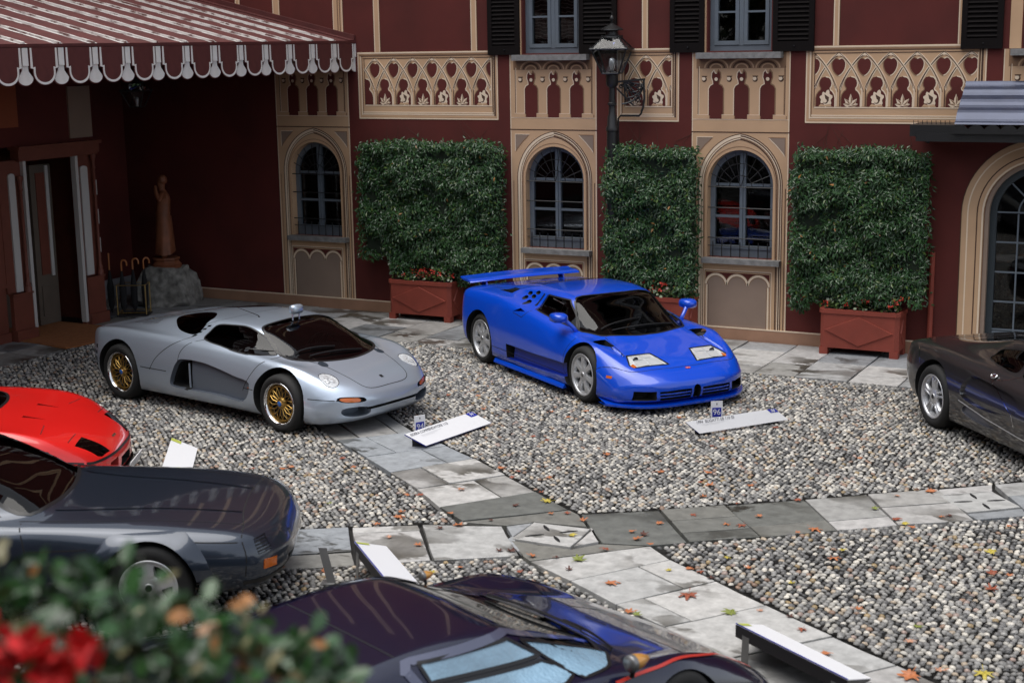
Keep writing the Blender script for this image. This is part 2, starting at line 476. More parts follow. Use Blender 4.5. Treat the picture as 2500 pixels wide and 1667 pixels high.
# the two square stones with leaf shaped cuts
def carved(cx, cy, poly, rot):
    o = slab(poly, cross_path, 0.004, 'carved_flagstone', 'light')
    for k in range(4):
        a = rot + k*PI/2 + 0.35
        ux, uy = math.cos(a), math.sin(a)
        b = MB(); pts = []
        for t in range(13):
            w = t/12*2*PI
            l = 0.085*math.cos(w); h = 0.017*math.sin(w)*(1-abs(math.cos(w))**2*0.4)
            pts.append((0.15*ux+l*ux-h*uy, 0.15*uy+l*uy+h*ux))
        b.prism(pts[:-1], xf, 0.0035, 0.0075)
        b.build('leaf_cutout', M['gap'], o)
carved(-5.29, -8.57, [(-5.55,-8.82),(-5.57,-8.35),(-5.04,-8.31),(-5.0,-8.81)], 0.4)
carved(-2.22, -6.18, [(-2.59,-6.15),(-2.17,-5.82),(-1.86,-6.19),(-2.26,-6.55)], 0.2)
# pavement along the wall, Y -1.95 .. 0
xs = [-15.95,-15.1,-14.35,-13.55,-12.80,-12.06,-11.33,-10.69,-10.15,-9.5,-8.9,-8.2,-7.6,-7.0,-6.42,-5.73,-5.2,-4.54,-3.93,-3.3,-2.6,-1.9,-1.2,-0.5,0.3]
cuts = {-12.80:(-0.6,), -12.06:(-1.0,), -11.33:(-1.37,), -10.69:(-1.05,-1.55), -6.42:(-0.55,-1.5), -5.73:(-1.22,), -5.2:(-1.0,), -4.54:(-1.54,-0.95), -13.55:(-0.7,), -3.93:(-0.8,)}
for a, b_ in zip(xs[:-1], xs[1:]):
    ys = [-1.95]+sorted(cuts.get(a, (rng.uniform(-1.4, -0.6),)))+[-0.035]
    for y0, y1 in zip(ys[:-1], ys[1:]): slab([(a, y0), (b_, y0), (b_, y1), (a, y1)], wall_path)
# pavement in front of the left entrance, X -16 .. -14.85
y = -1.97
while y > -9:
    d = rng.uniform(0.65, 0.95); c = rng.uniform(-15.55, -15.3)
    slab([(-16.0, y-d), (c, y-d), (c, y), (-16.0, y)], wall_path); slab([(c, y-d), (-14.86, y-d), (-14.86, y), (c, y)], wall_path)
    y -= d
for a in np.arange(-17.3, -16.0, 0.65): slab([(a, -1.95), (a+0.65, -1.95), (a+0.65, -0.035), (a, -0.035)], wall_path)

# ---- pebbles
def to_px(P):
    d = P-np.array([0, -19.345, 4.054]); RT = np.array(_rt); UP = np.array(_up); FW = np.array(_fw)
    z = d@FW; return 1250+3633.5*(d@RT)/z, 833.5-3633.5*(d@UP)/z, z
def in_poly(px, py, poly):
    r = np.zeros(len(px), bool); n = len(poly)
    for i in range(n):
        x0, y0 = poly[i]; x1, y1 = poly[(i+1) % n]
        if y0 == y1: continue
        c = ((y0 > py) != (y1 > py)) & (px < (x1-x0)*(py-y0)/(y1-y0)+x0)
        r ^= c
    return r
nr = np.random.default_rng(3)
ang = math.radians(24)
du, dv = 0.0530, 0.0560
uu, vv = np.meshgrid(np.arange(-26, 12, du), np.arange(-14, 12, dv))
uu = uu+(np.arange(uu.shape[0]) % 2)[:, None]*du/2
uu = uu.ravel(); vv = vv.ravel()
wob = 0.05*np.sin(uu*1.7+vv*0.9)+0.04*np.sin(uu*0.8-vv*2.1+1.0)+0.03*np.sin(uu*3.9+vv*1.3)
uu = uu+nr.normal(0, 0.007, uu.shape); vv = vv+wob+nr.normal(0, 0.0045, vv.shape)
gx = uu*math.cos(ang)-vv*math.sin(ang); gy = uu*math.sin(ang)+vv*math.cos(ang)
ok = (gx > -14.85) & (gx < 1.5) & (gy < -1.97) & (gy > -12.6)
gx = gx[ok]; gy = gy[ok]
ppx, ppy, pz = to_px(np.stack([gx, gy, np.zeros_like(gx)], 1))
ok = (ppx > -260) & (ppx < 2760) & (ppy < 1780) & (ppy > 600)
gx = gx[ok]; gy = gy[ok]; ppx = ppx[ok]; ppy = ppy[ok]; pz = pz[ok]
mask = np.zeros(len(gx), bool)
for pl in ALL_SLABS:
    bx = [p[0] for p in pl]; by = [p[1] for p in pl]
    c = np.where((gx > min(bx)-.05) & (gx < max(bx)+.05) & (gy > min(by)-.05) & (gy < max(by)+.05))[0]
    cx_, cy_ = sum(bx)/len(bx), sum(by)/len(by); big_ = [(cx_+(p[0]-cx_)*(1+.045/max(.2, math.hypot(p[0]-cx_, p[1]-cy_))), cy_+(p[1]-cy_)*(1+.045/max(.2, math.hypot(p[0]-cx_, p[1]-cy_)))) for p in pl]
    if len(c): mask[c] |= in_poly(gx[c], gy[c], big_)
gx, gy, ppx, ppy, pz = [a[~mask] for a in (gx, gy, ppx, ppy, pz)]
NP_ = len(gx)
yaw = ang+nr.normal(0, 0.45, NP_)+0.3*np.sin(gx*0.9)*np.sin(gy*0.7+0.5)
sa = nr.uniform(0.0220, 0.0275, NP_); sb = nr.uniform(0.0190, 0.0250, NP_); sh = nr.uniform(0.0135, 0.0175, NP_)
big = nr.random(NP_) < 0.05; sa[big] *= 1.25; sb[big] *= 1.2
tl = nr.normal(0, 0.16, (NP_, 2))
PAL = np.array([(0.62,0.60,0.56),(0.48,0.47,0.445),(0.33,0.33,0.33),(0.25,0.25,0.25),(0.17,0.17,0.175),(0.095,0.097,0.10),(0.74,0.71,0.65),(0.50,0.42,0.33),(0.33,0.22,0.165),(0.36,0.27,0.15),(0.05,0.05,0.052),(0.40,0.31,0.28)])
PW = np.array([0.11,0.16,0.16,0.16,0.14,0.10,0.03,0.06,0.025,0.015,0.045,0.015]); PW /= PW.sum()
ci = nr.choice(len(PAL), NP_, p=PW)
pcol = PAL[ci]*nr.uniform(0.70, 1.0, (NP_, 1))*np.array([1.0, .975, .93])
def pebble_mat():
    m = bpy.data.materials.new('pebble_stone'); m.use_nodes = True
    nt = m.node_tree; b = nt.nodes['Principled BSDF']
    at = nt.nodes.new('ShaderNodeAttribute'); at.attribute_name = 'tone'
    geo = nt.nodes.new('ShaderNodeNewGeometry')
    nz = nt.nodes.new('ShaderNodeTexNoise'); nz.inputs['Scale'].default_value = 70; nz.inputs['Detail'].default_value = 3
    nt.links.new(geo.outputs['Position'], nz.inputs['Vector'])
    mr = nt.nodes.new('ShaderNodeMapRange'); mr.inputs[1].default_value = 0.3; mr.inputs[2].default_value = 0.7; mr.inputs[3].default_value = 0.75; mr.inputs[4].default_value = 1.2
    nt.links.new(nz.outputs['Fac'], mr.inputs[0])
    sc = nt.nodes.new('ShaderNodeVectorMath'); sc.operation = 'SCALE'
    nt.links.new(at.outputs['Color'], sc.inputs[0]); nt.links.new(mr.outputs[0], sc.inputs['Scale'])
    nt.links.new(sc.outputs[0], b.inputs['Base Color'])
    b.inputs['Roughness'].default_value = 0.42
    return m
M['pebble'] = pebble_mat()
def tmpl(n, rings):
    v = [(0, 0, 1)]; f = []
    for i, (r, h) in enumerate(rings):
        for k in range(n): v.append((r*math.cos(2*PI*(k+0.5*(i % 2))/n), r*math.sin(2*PI*(k+0.5*(i % 2))/n), h))
    for k in range(n): f.append((0, 1+k, 1+(k+1) % n))
    for i in range(len(rings)-1):
        a = 1+i*n; b = a+n
        for k in range(n):
            k2 = (k+1) % n
            if i % 2 == 0: f += [(a+k, b+k, a+k2), (a+k2, b+k, b+k2)]
            else: f += [(a+k, b+k, b+k2), (a+k, b+k2, a+k2)]
    return np.array(v), np.array(f)
def peb_arrays(idx, T):
    tv, tf = T; n = len(idx); K = len(tv)
    V = np.repeat(tv[None], n, 0)*(1+nr.normal(0, 0.06, (n, K, 1)))
    V = V*np.stack([sa[idx], sb[idx], sh[idx]], 1)[:, None, :]
    c, s_ = np.cos(yaw[idx]), np.sin(yaw[idx])
    X = V[..., 0]*c[:, None]-V[..., 1]*s_[:, None]; Y = V[..., 0]*s_[:, None]+V[..., 1]*c[:, None]
    Z = V[..., 2]+X*tl[idx, 0][:, None]+Y*tl[idx, 1][:, None]-0.007
    return np.stack([X, Y, Z], 2), tf
T_NEAR = tmpl(8, [(0.50, 0.866), (0.87, 0.49), (0.98, -0.20)]); T_FAR = tmpl(6, [(0.68, 0.73), (1.0, -0.15)])
def np_mesh(name, V, F, cols):
    me = bpy.data.meshes.new(name)
    me.vertices.add(len(V)); me.vertices.foreach_set('co', V.astype(np.float32).ravel())
    me.loops.add(F.size); me.loops.foreach_set('vertex_index', F.astype(np.int32).ravel())
    me.polygons.add(len(F)); me.polygons.foreach_set('loop_start', (np.arange(len(F))*F.shape[1]).astype(np.int32))
    me.polygons.foreach_set('use_smooth', np.ones(len(F), bool))
    me.update(calc_edges=True)
    at = me.attributes.new('tone', 'FLOAT_COLOR', 'POINT')
    at.data.foreach_set('color', np.concatenate([cols, np.ones((len(cols), 1))], 1).astype(np.float32).ravel())
    return me
vis = (ppx > 0) & (ppx < 2500) & (ppy < 1667) & (ppy > 0)
# the 300 nearest pebbles that nothing stands on or hides: the right lower corner of the courtyard
cand = np.where(vis & (ppx > 1900))[0]
near = cand[np.argsort(pz[cand])][:300]
isn = np.zeros(NP_, bool); isn[near] = True
cob = empty('pebble_paving'); tag(cob, 'courtyard paving of upright grey river pebbles', kind='structure')
rest = np.where(~isn)[0]
nn_ = rest[pz[rest] < 12.5]; ff_ = rest[pz[rest] >= 12.5]
Vs, Fs, Cs = [], [], []; base = 0
for idx, T in ((nn_, T_NEAR), (ff_, T_FAR)):
    V, tf = peb_arrays(idx, T); K = V.shape[1]
    V[..., 0] += gx[idx][:, None]; V[..., 1] += gy[idx][:, None]
    Fs.append((tf[None]+(np.arange(len(idx))*K)[:, None, None]).reshape(-1, 3)+base)
    Vs.append(V.reshape(-1, 3)); Cs.append(np.repeat(pcol[idx], K, 0)); base += len(idx)*K
me = np_mesh('pebbles', np.concatenate(Vs), np.concatenate(Fs), np.concatenate(Cs))
me.materials.append(M['pebble'])
po = bpy.data.objects.new('pebbles', me); COL.objects.link(po); po.parent = cob; po['kind'] = 'stuff'
proto = []
for k in range(40):
    V, tf = peb_arrays(near[k:k+1], T_NEAR)
    q = np_mesh('pebble', V[0], tf, np.repeat(pcol[near[k:k+1]], V.shape[1], 0)); q.materials.append(M['pebble']); proto.append(q)
for k, i in enumerate(near):
    o = bpy.data.objects.new('pebble', proto[k % 40] if k >= 40 else proto[k]); COL.objects.link(o); o.parent = cob
    o.location = (gx[i], gy[i], 0)
print('pebbles', NP_, 'near', len(nn_))
# ================================================================== VILLA FACADE (wall face on Y = 0)
villa = empty('villa', (-9, 0, 0))
villa.location = (0, 0, 0)
tag(villa, 'dark red villa facade painted with cream gothic tracery, arched windows and brown shutters', 'building')
BAYS = [-14.25, -10.085, -7.29, -3.22]
def arch_open(cx, hw, zb, zs, n=20):
    return [(cx-hw, zb)]+[(cx-hw*math.cos(PI*i/n), zs+hw*math.sin(PI*i/n)) for i in range(n+1)]+[(cx+hw, zb)]
OPEN = []
for b0 in BAYS[:3]: OPEN.append(arch_open(b0+0.697, 0.465, 1.135, 2.14))
OPEN.append(arch_open(-2.7, 0.665, 0.0, 1.86))
for b0 in BAYS[1:]: OPEN.append([(b0+0.215, 3.92), (b0+0.215, 5.7), (b0+1.10, 5.7), (b0+1.10, 3.92)])
def plate(b, outer, holes, T, d0, d1, mi=None, sides=True):
    loops = [outer]+list(holes)
    tri = mgeo.tessellate_polygon([[Vector((p[0], p[1], 0)) for p in l] for l in loops])
    flat = [p for l in loops for p in l]; n = len(flat)
    vs = [T(p[0], p[1], d1) for p in flat]+[T(p[0], p[1], d0) for p in flat]; fs = []
    for t in tri:
        t = list(t); P = [Vector(flat[k]) for k in t]
        if (P[1]-P[0]).cross(P[2]-P[0]) < 0: t.reverse()
        fs.append(tuple(t))
    if sides:
        o = 0
        for li, l in enumerate(loops):
            m_ = len(l)
            a = sum(l[i][0]*l[(i+1)%m_][1]-l[(i+1)%m_][0]*l[i][1] for i in range(m_))
            ccw = a > 0
            for i in range(m_):
                j = (i+1) % m_
                f = (o+i, o+n+i, o+n+j, o+j)
                if (li == 0) != ccw: f = tuple(reversed(f))
                fs.append(f)
            o += m_
    b.add(vs, fs, mi)
TW = lambda u, v, d: (u, -d, v)
b = MB(); plate(b, [(-17.4, -0.04), (4, -0.04), (4, 14.0), (-17.4, 14.0)], OPEN, TW, -0.30, 0.0)
b.build('wall', M['burgundy'], villa)
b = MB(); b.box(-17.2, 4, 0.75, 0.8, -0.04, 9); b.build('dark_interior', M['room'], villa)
b = MB(); b.box(-17.38, -4.0, -0.028, 0.001, -0.04, 0.158); b.box(-1.5, 4, -0.028, 0.001, -0.04, 0.158)
b.cur = 1; b.box(-17.38, -4.0, -0.032, 0.001, 0.158, 0.172); b.box(-1.5, 4, -0.032, 0.001, 0.158, 0.172)
b.build('skirting', None, villa, mats=[M['base_tan'], M['tan_light']])

PM = [M['tan'], M['tan_light'], M['tan_dark'], M['tan_deep'], M['taupe'], M['burgundy']]
def moulding(b, T, cx, side, u0, cen, R, zs, pk, zb, off, w, mi, d):
    """one painted line of a pointed arch; side -1 left half, +1 right half."""
    r = R-off
    zt = math.sqrt(max(0, r*r-(cen)**2))
    a1 = math.acos(max(-1, min(1, -cen/r))); pts = [(cx+side*(u0-off), zb)]
    n = 14
    for i in range(n+1):
        a = PI-(PI-a1)*i/n
        x = cen+r*math.cos(a)     # measured from the centre line, going left = negative
        pts.append((cx-side*x, zs+r*math.sin(a)))
    b.ribbon(pts, w, T, 0.0, d, mi)
def make_bay(x0, lower=True, upper=True):
    T = lambda u, v, d: (x0+u, -d, v)
    W = 1.37; cx = 0.697
    b = MB()
    op = [(p[0]-x0, p[1]) for p in arch_open(x0+cx, 0.465, 1.135, 2.14)]
    if lower:
        plate(b, [(0, 0.172), (W, 0.172), (W, 2.838), (0, 2.838)], [op], T, 0.0, 0.004, 0)
        # edge lines
        for u, w, mi in ((0.007, 0.012, 1), (0.04, 0.010, 2), (W-0.008, 0.014, 1), (W-0.036, 0.012, 3), (W-0.055, 0.012, 0)):
            b.ribbon([(u, 0.172), (u, 2.1)] if u not in (0.007, W-0.008) else [(u, 0.172), (u, 2.838)], w, T, 0, 0.006, mi)
        # pointed outer mouldings: painted as lit from the left
        for off, w, mi, d in ((0.0, 0.010, 3, .0065), (0.024, 0.034, 1, .0066), (0.047, 0.010, 2, .0067), (0.060, 0.014, 1, .0068), (0.074, 0.007, 3, .0069)):
            moulding(b, T, cx, -1, 0.592, 0.095, 0.687, 2.14, 0, 0.172 if off < 0.05 else 0.172, off, w, mi, d)
        for off, w, mi, d in ((0.0, 0.012, 3, .0065), (0.013, 0.007, 1, .0066), (0.026, 0.014, 3, .0067), (0.042, 0.012, 1, .0068), (0.054, 0.010, 2, .0069), (0.072, 0.015, 3, .0070)):
            moulding(b, T, cx, 1, 0.592, 0.095, 0.687, 2.14, 0, 0.172, off, w, mi, d)
        # band between the mouldings and the reveal
        for sd, mi in ((-1, 2), (1, 2)):
            moulding(b, T, cx, sd, 0.502, 0.01, 0.512, 2.14, 0, 1.135, 0, 0.008, mi, .0065)
        # spandrels
        for s_ in (0, 1):
            fx = (lambda u: u) if s_ == 0 else (lambda u: 2*cx-u)
            cur = [(0.075, 2.775), (0.305, 2.775)]
            cv = [(0.255, 2.725), (0.20, 2.675), (0.15, 2.62), (0.11, 2.575), (0.078, 2.53)]
            poly = [(fx(u), v) for u, v in cur+cv]
            b.prism(poly, T, 0, 0.006, 4)
            b.ribbon([(fx(u), v) for u, v in [(0.305, 2.775)]+cv], 0.010, T, 0, 0.0075, 1 if s_ else 2)
            b.ribbon([(fx(0.075), 2.53), (fx(0.075), 2.775), (fx(0.305), 2.775)], 0.010, T, 0, 0.0077, 2 if s_ else 1)
        # panel below the sill
        b.ribbon([(0.195, 0.172), (0.195, 0.957), (1.158, 0.957), (1.158, 0.172)], 0.012, T, 0, 0.0066, 1)
        b.ribbon([(0.208, 0.172), (0.208, 0.945), (1.146, 0.945), (1.146, 0.172)], 0.010, T, 0, 0.0067, 2)
        b.prism([(0.222, 0.70), (1.132, 0.70), (1.132, 0.925), (0.222, 0.925)], T, 0, 0.0062, 5)
        lob = []
        cs = (0.373, 0.677, 0.981)
        for c_ in cs: lob += arc(c_, 0.755, 0.148, 180, 0, 12, 0.143)
        field = [(0.225, 0.172)]+lob+[(1.129, 0.172)]
        b.prism(field, T, 0, 0.0072, 4)
        for k, c_ in enumerate(cs):
            b.ribbon(arc(c_, 0.755, 0.148, 178, 92, 8, 0.143), 0.030, T, 0, 0.0084, 1)
            b.ribbon(arc(c_, 0.755, 0.148, 92, 2, 8, 0.143), 0.030, T, 0, 0.0084, 1)
            b.ribbon(arc(c_, 0.752, 0.131, 176, 4, 12, 0.122), 0.010, T, 0, 0.0088, 2)
            b.ribbon(arc(c_, 0.758, 0.166, 150, 30, 8, 0.160), 0.010, T, 0, 0.0087, 2)
        for u, w, mi in ((0.238, 0.022, 1), (0.257, 0.008, 3), (1.116, 0.022, 1), (1.097, 0.008, 2)):
            b.ribbon([(u, 0.172), (u, 0.75)], w, T, 0, 0.0086, mi)
    if upper:
        plate(b, [(0, 2.838), (W, 2.838), (W, 3.90), (0, 3.90)], [], T, 0.0, 0.0045, 0)
        b.ribbon([(0, 2.842), (W, 2.842)], 0.014, T, 0, 0.007, 3); b.ribbon([(0, 3.012), (W, 3.012)], 0.008, T, 0, 0.007, 1)
        b.ribbon([(0.007, 2.85), (0.007, 3.90)], 0.012, T, 0, 0.0071, 1); b.ribbon([(W-0.007, 2.85), (W-0.007, 3.90)], 0.012, T, 0, 0.0071, 1)
        for u, mi in ((0.088, 3), (1.302, 3), (0.10, 1), (1.29, 2)): b.ribbon([(u, 3.016), (u, 3.72)], 0.008, T, 0, 0.0072, mi)
        for c_ in (0.342, 0.70, 1.062):
            hw = 0.108
            op_ = [(c_-hw, 3.018), (c_-hw, 3.42), (c_-hw*0.8, 3.462), (c_-0.045, 3.485), (c_-0.05, 3.52), (c_-0.068, 3.57), (c_-0.062, 3.63), (c_-0.032, 3.668), (c_-0.01, 3.625), (c_+0.01, 3.625), (c_+0.032, 3.668), (c_+0.062, 3.63), (c_+0.068, 3.57), (c_+0.05, 3.52), (c_+0.045, 3.485), (c_+hw*0.8, 3.462), (c_+hw, 3.42), (c_+hw, 3.018)]
            b.prism(op_, T, 0, 0.0062, 5)
            b.ribbon(op_[:10], 0.012, T, 0, 0.0070, 1)
            b.ribbon(op_[9:], 0.016, T, 0, 0.0070, 2)
            b.prism(arc(c_, 3.548, 0.024, 0, 345, 12), T, 0, 0.009, 1)
            b.prism(arc(c_+0.008, 3.540, 0.027, 0, 345, 12), T, 0, 0.0078, 3)
        for c_ in (0.165, 0.521, 0.881, 1.238):
            b.prism(arc(c_+0.008, 3.545, 0.036, 0, 345, 12), T, 0, 0.0066, 3)
            b.prism(arc(c_, 3.555, 0.026, 0, 345, 12), T, 0, 0.0078, 1)
            b.prism([(c_-0.03, 3.592), (c_+0.05, 3.592), (c_+0.04, 3.575), (c_-0.02, 3.575)], T, 0, 0.0082, 3)
            q0, q1 = (c_-0.095, c_+0.095)
            b.prism([(q0, 3.016), (q1, 3.016), (q1-0.012, 3.062), (q1-0.03, 3.076), (q0+0.03, 3.076), (q0, 3.076)], T, 0, 0.0088, 0)
            b.ribbon([(q0, 3.074), (q1-0.03, 3.074)], 0.006, T, 0, 0.0092, 1); b.ribbon([(q1-0.006, 3.02), (q1-0.006, 3.06)], 0.010, T, 0, 0.0092, 2)
        b.prism([(0.06, 3.69), (W-0.06, 3.69), (W-0.06, 3.90), (0.06, 3.90)], T, 0, 0.0064, 2)
        for c_ in (0.342, 0.70, 1.062):
            for r, w, mi in ((0.165, 0.022, 0), (0.118, 0.018, 3), (0.082, 0.016, 0)):
                b.ribbon(arc(c_, 3.69, r, 178, 2, 10, r*0.72), w, T, 0, 0.0076, mi)
    b.build('window_surround', None, villa, mats=PM)

def arched_window(x0):
    w = empty('arched_window', (x0+0.697, 0, 0), 0, villa)
    b = MB(); b.cur = 0
    # tan reveal lining
    hw = 0.463
    pts = arch_open(0, hw, 1.135, 2.14)
    for i in range(len(pts)-1):
        a, c = pts[i], pts[i+1]
        b.add([(a[0], 0.0, a[1]), (c[0], 0.0, c[1]), (c[0], 0.14, c[1]), (a[0], 0.14, a[1])], [(0, 1, 2, 3)])
    b.build('reveal', M['tan'], w)
    f = MB()
    T = lambda u, v, d: (u, 0.15-d, v)
    fr = [(p[0]*0.93, p[1] if p[1] > 2.14 else p[1]) for p in arch_open(0, 0.445, 1.135, 2.14)]
    f.ribbon([(-0.43, 1.14)]+[(-0.43*math.cos(PI*i/18), 2.14+0.43*math.sin(PI*i/18)) for i in range(19)]+[(0.43, 1.14)], 0.075, T, -0.03, 0.03)
    f.ribbon([(-0.47, 1.19), (0.47, 1.19)], 0.11, T, -0.03, 0.032)
    f.ribbon([(-0.40, 1.268), (0.40, 1.268)], 0.045, T, -0.03, 0.045)
    f.ribbon([(0, 1.22), (0, 2.56)], 0.085, T, -0.03, 0.036)
    f.ribbon([(-0.012, 1.25), (-0.012, 2.56)], 0.035, T, -0.03, 0.052)
    f.ribbon([(-0.40, 2.125), (0.40, 2.125)], 0.035, T, -0.03, 0.030); f.ribbon([(-0.40, 1.69), (0.40, 1.69)], 0.032, T, -0.03, 0.030)
    f.build('frame', M['grey_frame'], w)
    for s in (-1, 1):
        for z0, z1 in ((1.29, 1.674), (1.706, 2.107)):
            p = MB(); p.box(min(s*0.043, s*0.393), max(s*0.043, s*0.393), 0.160, 0.166, z0, z1); p.build('pane', M['pane'], w)
        pts = [(s*0.043, 2.143)]+[(s*0.393*math.cos(a), 2.14+0.393*math.sin(a)) for a in [PI/2*i/10 for i in range(10)]]+[(s*0.043, 2.53)]
        p = MB(); p.prism(pts, lambda u, v, d: (u, 0.163-d, v), -0.003, 0.003); p.build('pane', M['pane'], w)
    g = MB()
    for z, r in ((2.10, 0.008), (1.815, 0.008), (1.40, 0.008)): g.tube([(-0.465, 0.03, z), (0.465, 0.03, z)], r, 6)
    for k in range(7):
        u = -0.39+k*0.13
        g.tube([(u, 0.03, 1.137), (u, 0.03, 1.35)], 0.008, 6)
    g.tube([(-0.46, 0.03, 1.29), (0.46, 0.03, 1.29)], 0.006, 6)
    for a in range(20, 180, 20):
        t = math.radians(a)
        g.tube([(0.16*math.cos(t), 0.03, 2.10+0.16*math.sin(t)), (0.45*math.cos(t), 0.03, 2.12+0.45*math.sin(t))], 0.006, 5)
    g.tube([(0.16*math.cos(math.radians(a)), 0.03, 2.10+0.16*math.sin(math.radians(a))) for a in range(0, 181, 15)], 0.006, 5)
    g.tube([(0.32*math.cos(math.radians(a)), 0.03, 2.10+0.32*math.sin(math.radians(a))) for a in range(0, 181, 12)], 0.006, 5)
    g.tube([(0.0, 0.03, 2.10), (0.05, 0.03, 2.26)], 0.006, 5); g.tube([(0.0, 0.03, 2.10), (-0.05, 0.03, 2.26)], 0.006, 5)
    g.build('grille', M['iron'], w)
    s = MB(); s.box(-0.50, 0.60, -0.125, 0.13, 1.062, 1.134)
    o = s.build('sill', M['stone_sill'], w)
    return w
def upper_window(x0, curtain):
    w = empty('casement_window', (x0+0.6575, 0, 0), 0, villa)
    T = lambda u, v, d: (u, 0.13-d, v)
    f = MB(); hw = 0.4425
    f.ribbon([(-hw+.03, 3.92), (-hw+.03, 5.7)], 0.06, T, -.04, .03); f.ribbon([(hw-.03, 3.92), (hw-.03, 5.7)], 0.06, T, -.04, .03)
    f.ribbon([(-hw, 3.955), (hw, 3.955)], 0.07, T, -.04, .034)
    for s in (-1, 1):
        a, c = s*0.025, s*0.355
        f.ribbon([(s*0.06, 4.02), (s*0.06, 5.7)], 0.05, T, -.04, .045); f.ribbon([(s*0.355, 4.02), (s*0.355, 5.7)], 0.05, T, -.04, .045)
        f.ribbon([(s*0.03, 4.025), (s*0.38, 4.025)], 0.055, T, -.04, .046)
        f.ribbon([(s*0.085, 4.43), (s*0.33, 4.43)], 0.026, T, -.04, .040); f.ribbon([(s*0.085, 4.88), (s*0.33, 4.88)], 0.026, T, -.04, .040)
    f.ribbon([(0, 3.99), (0, 5.7)], 0.06, T, -.04, .040)
    f.build('frame', M['grey_frame'], w)
    for s in (-1, 1):
        for z0, z1 in ((4.05, 4.415), (4.445, 4.865), (4.895, 5.6)):
            p = MB(); p.box(min(s*.085, s*.33), max(s*.085, s*.33), .13, .136, z0, z1); p.build('pane', M['pane'], w)
    s = MB(); s.box(-0.565, 0.615, -0.135, 0.10, 3.822, 3.902); s.build('sill', M['stone_sill'], w)
    s = MB(); s.box(-0.60, -0.46, -0.012, 0.001, 3.905, 5.7); s.build('side_strip', M['tan'], w)
    if curtain:
        c = MB(); n = 40
        for k in range(n):
            u0, u1 = -0.42+0.84*k/n, -0.42+0.84*(k+1)/n
            y0, y1 = .25+.012*math.sin(k*1.3), .25+.012*math.sin((k+1)*1.3)
            c.add([(u0, y0, 3.95), (u1, y1, 3.95), (u1, y1, 5.6), (u0, y0, 5.6)], [(0, 1, 2, 3)])
        c.build('curtain', M['lace'], w)
def lace():
    m = bpy.data.materials.new('lace_waves'); m.use_nodes = True
    nt = m.node_tree; b = nt.nodes['Principled BSDF']
    tc = nt.nodes.new('ShaderNodeTexCoord'); wv = nt.nodes.new('ShaderNodeTexWave'); wv.wave_type = 'RINGS'
    wv.inputs['Scale'].default_value = 5.5; wv.inputs['Distortion'].default_value = 7.0; wv.inputs['Detail'].default_value = 1.0; wv.inputs['Detail Scale'].default_value = 0.9
    cr = nt.nodes.new('ShaderNodeValToRGB'); cr.color_ramp.elements[0].position = 0.80; cr.color_ramp.elements[1].position = 0.95
    cr.color_ramp.elements[0].color = (0.02, 0.012, 0.012, 1); cr.color_ramp.elements[1].color = (0.42, 0.39, 0.37, 1)
    nt.links.new(tc.outputs['Object'], wv.inputs[0]); nt.links.new(wv.outputs['Fac'], cr.inputs[0]); nt.links.new(cr.outputs[0], b.inputs['Base Color'])
    b.inputs['Roughness'].default_value = 0.9
    return m
M['lace'] = lace()
slat_me = None
def shutter(xa, xb):
    global slat_me
    s = empty('shutter', ((xa+xb)/2, 0, 0), 0, villa)
    hw = (xb-xa)/2; b = MB()
    z0, z1 = 3.905, 5.70
    for u in (-hw+.035, hw-.035): b.box(u-.035, u+.035, -.05, -.012, z0, z1)
    b.box(-hw+.07, hw-.07, -.048, -.014, z0, z0+.13); b.box(-hw+.07, hw-.07, -.048, -.014, z1-.1, z1)
    b.box(-hw+.07, hw-.07, -.018, -.012, z0+.13, z1-.1)
    b.build('frame', M['shutter'], s)
    if slat_me is None:
        q = MB(); q.obox((0, -.034, 0), (0.192, 0, 0), (0, .013, .016), (0, .003, -.0025))
        o = q.build('slat', M['shutter'], s); slat_me = o.data; bpy.data.objects.remove(o)
    z = z0+.165
    while z < z1-.12:
        o = bpy.data.objects.new('slat', slat_me); COL.objects.link(o); o.parent = s; o.location = (0, 0, z); o.scale = ((hw-.07)/0.192, 1, 1)
        z += .058
    k = MB(); k.tube([(0.02, -.05, z0+.07), (0.02, -.075, z0+.07)], .009, 8); k.build('stay_knob', M['iron'], s)
for i, b0 in enumerate(BAYS):
    make_bay(b0, lower=i < 3, upper=True)
    if i < 3: arched_window(b0)
    if i > 0: upper_window(b0, i == 1)
for a, c in ((-10.416, -9.906), (-8.965, -8.393), (-7.604, -7.115), (-6.16, -5.605), (-3.74, -3.24)): shutter(a, c)

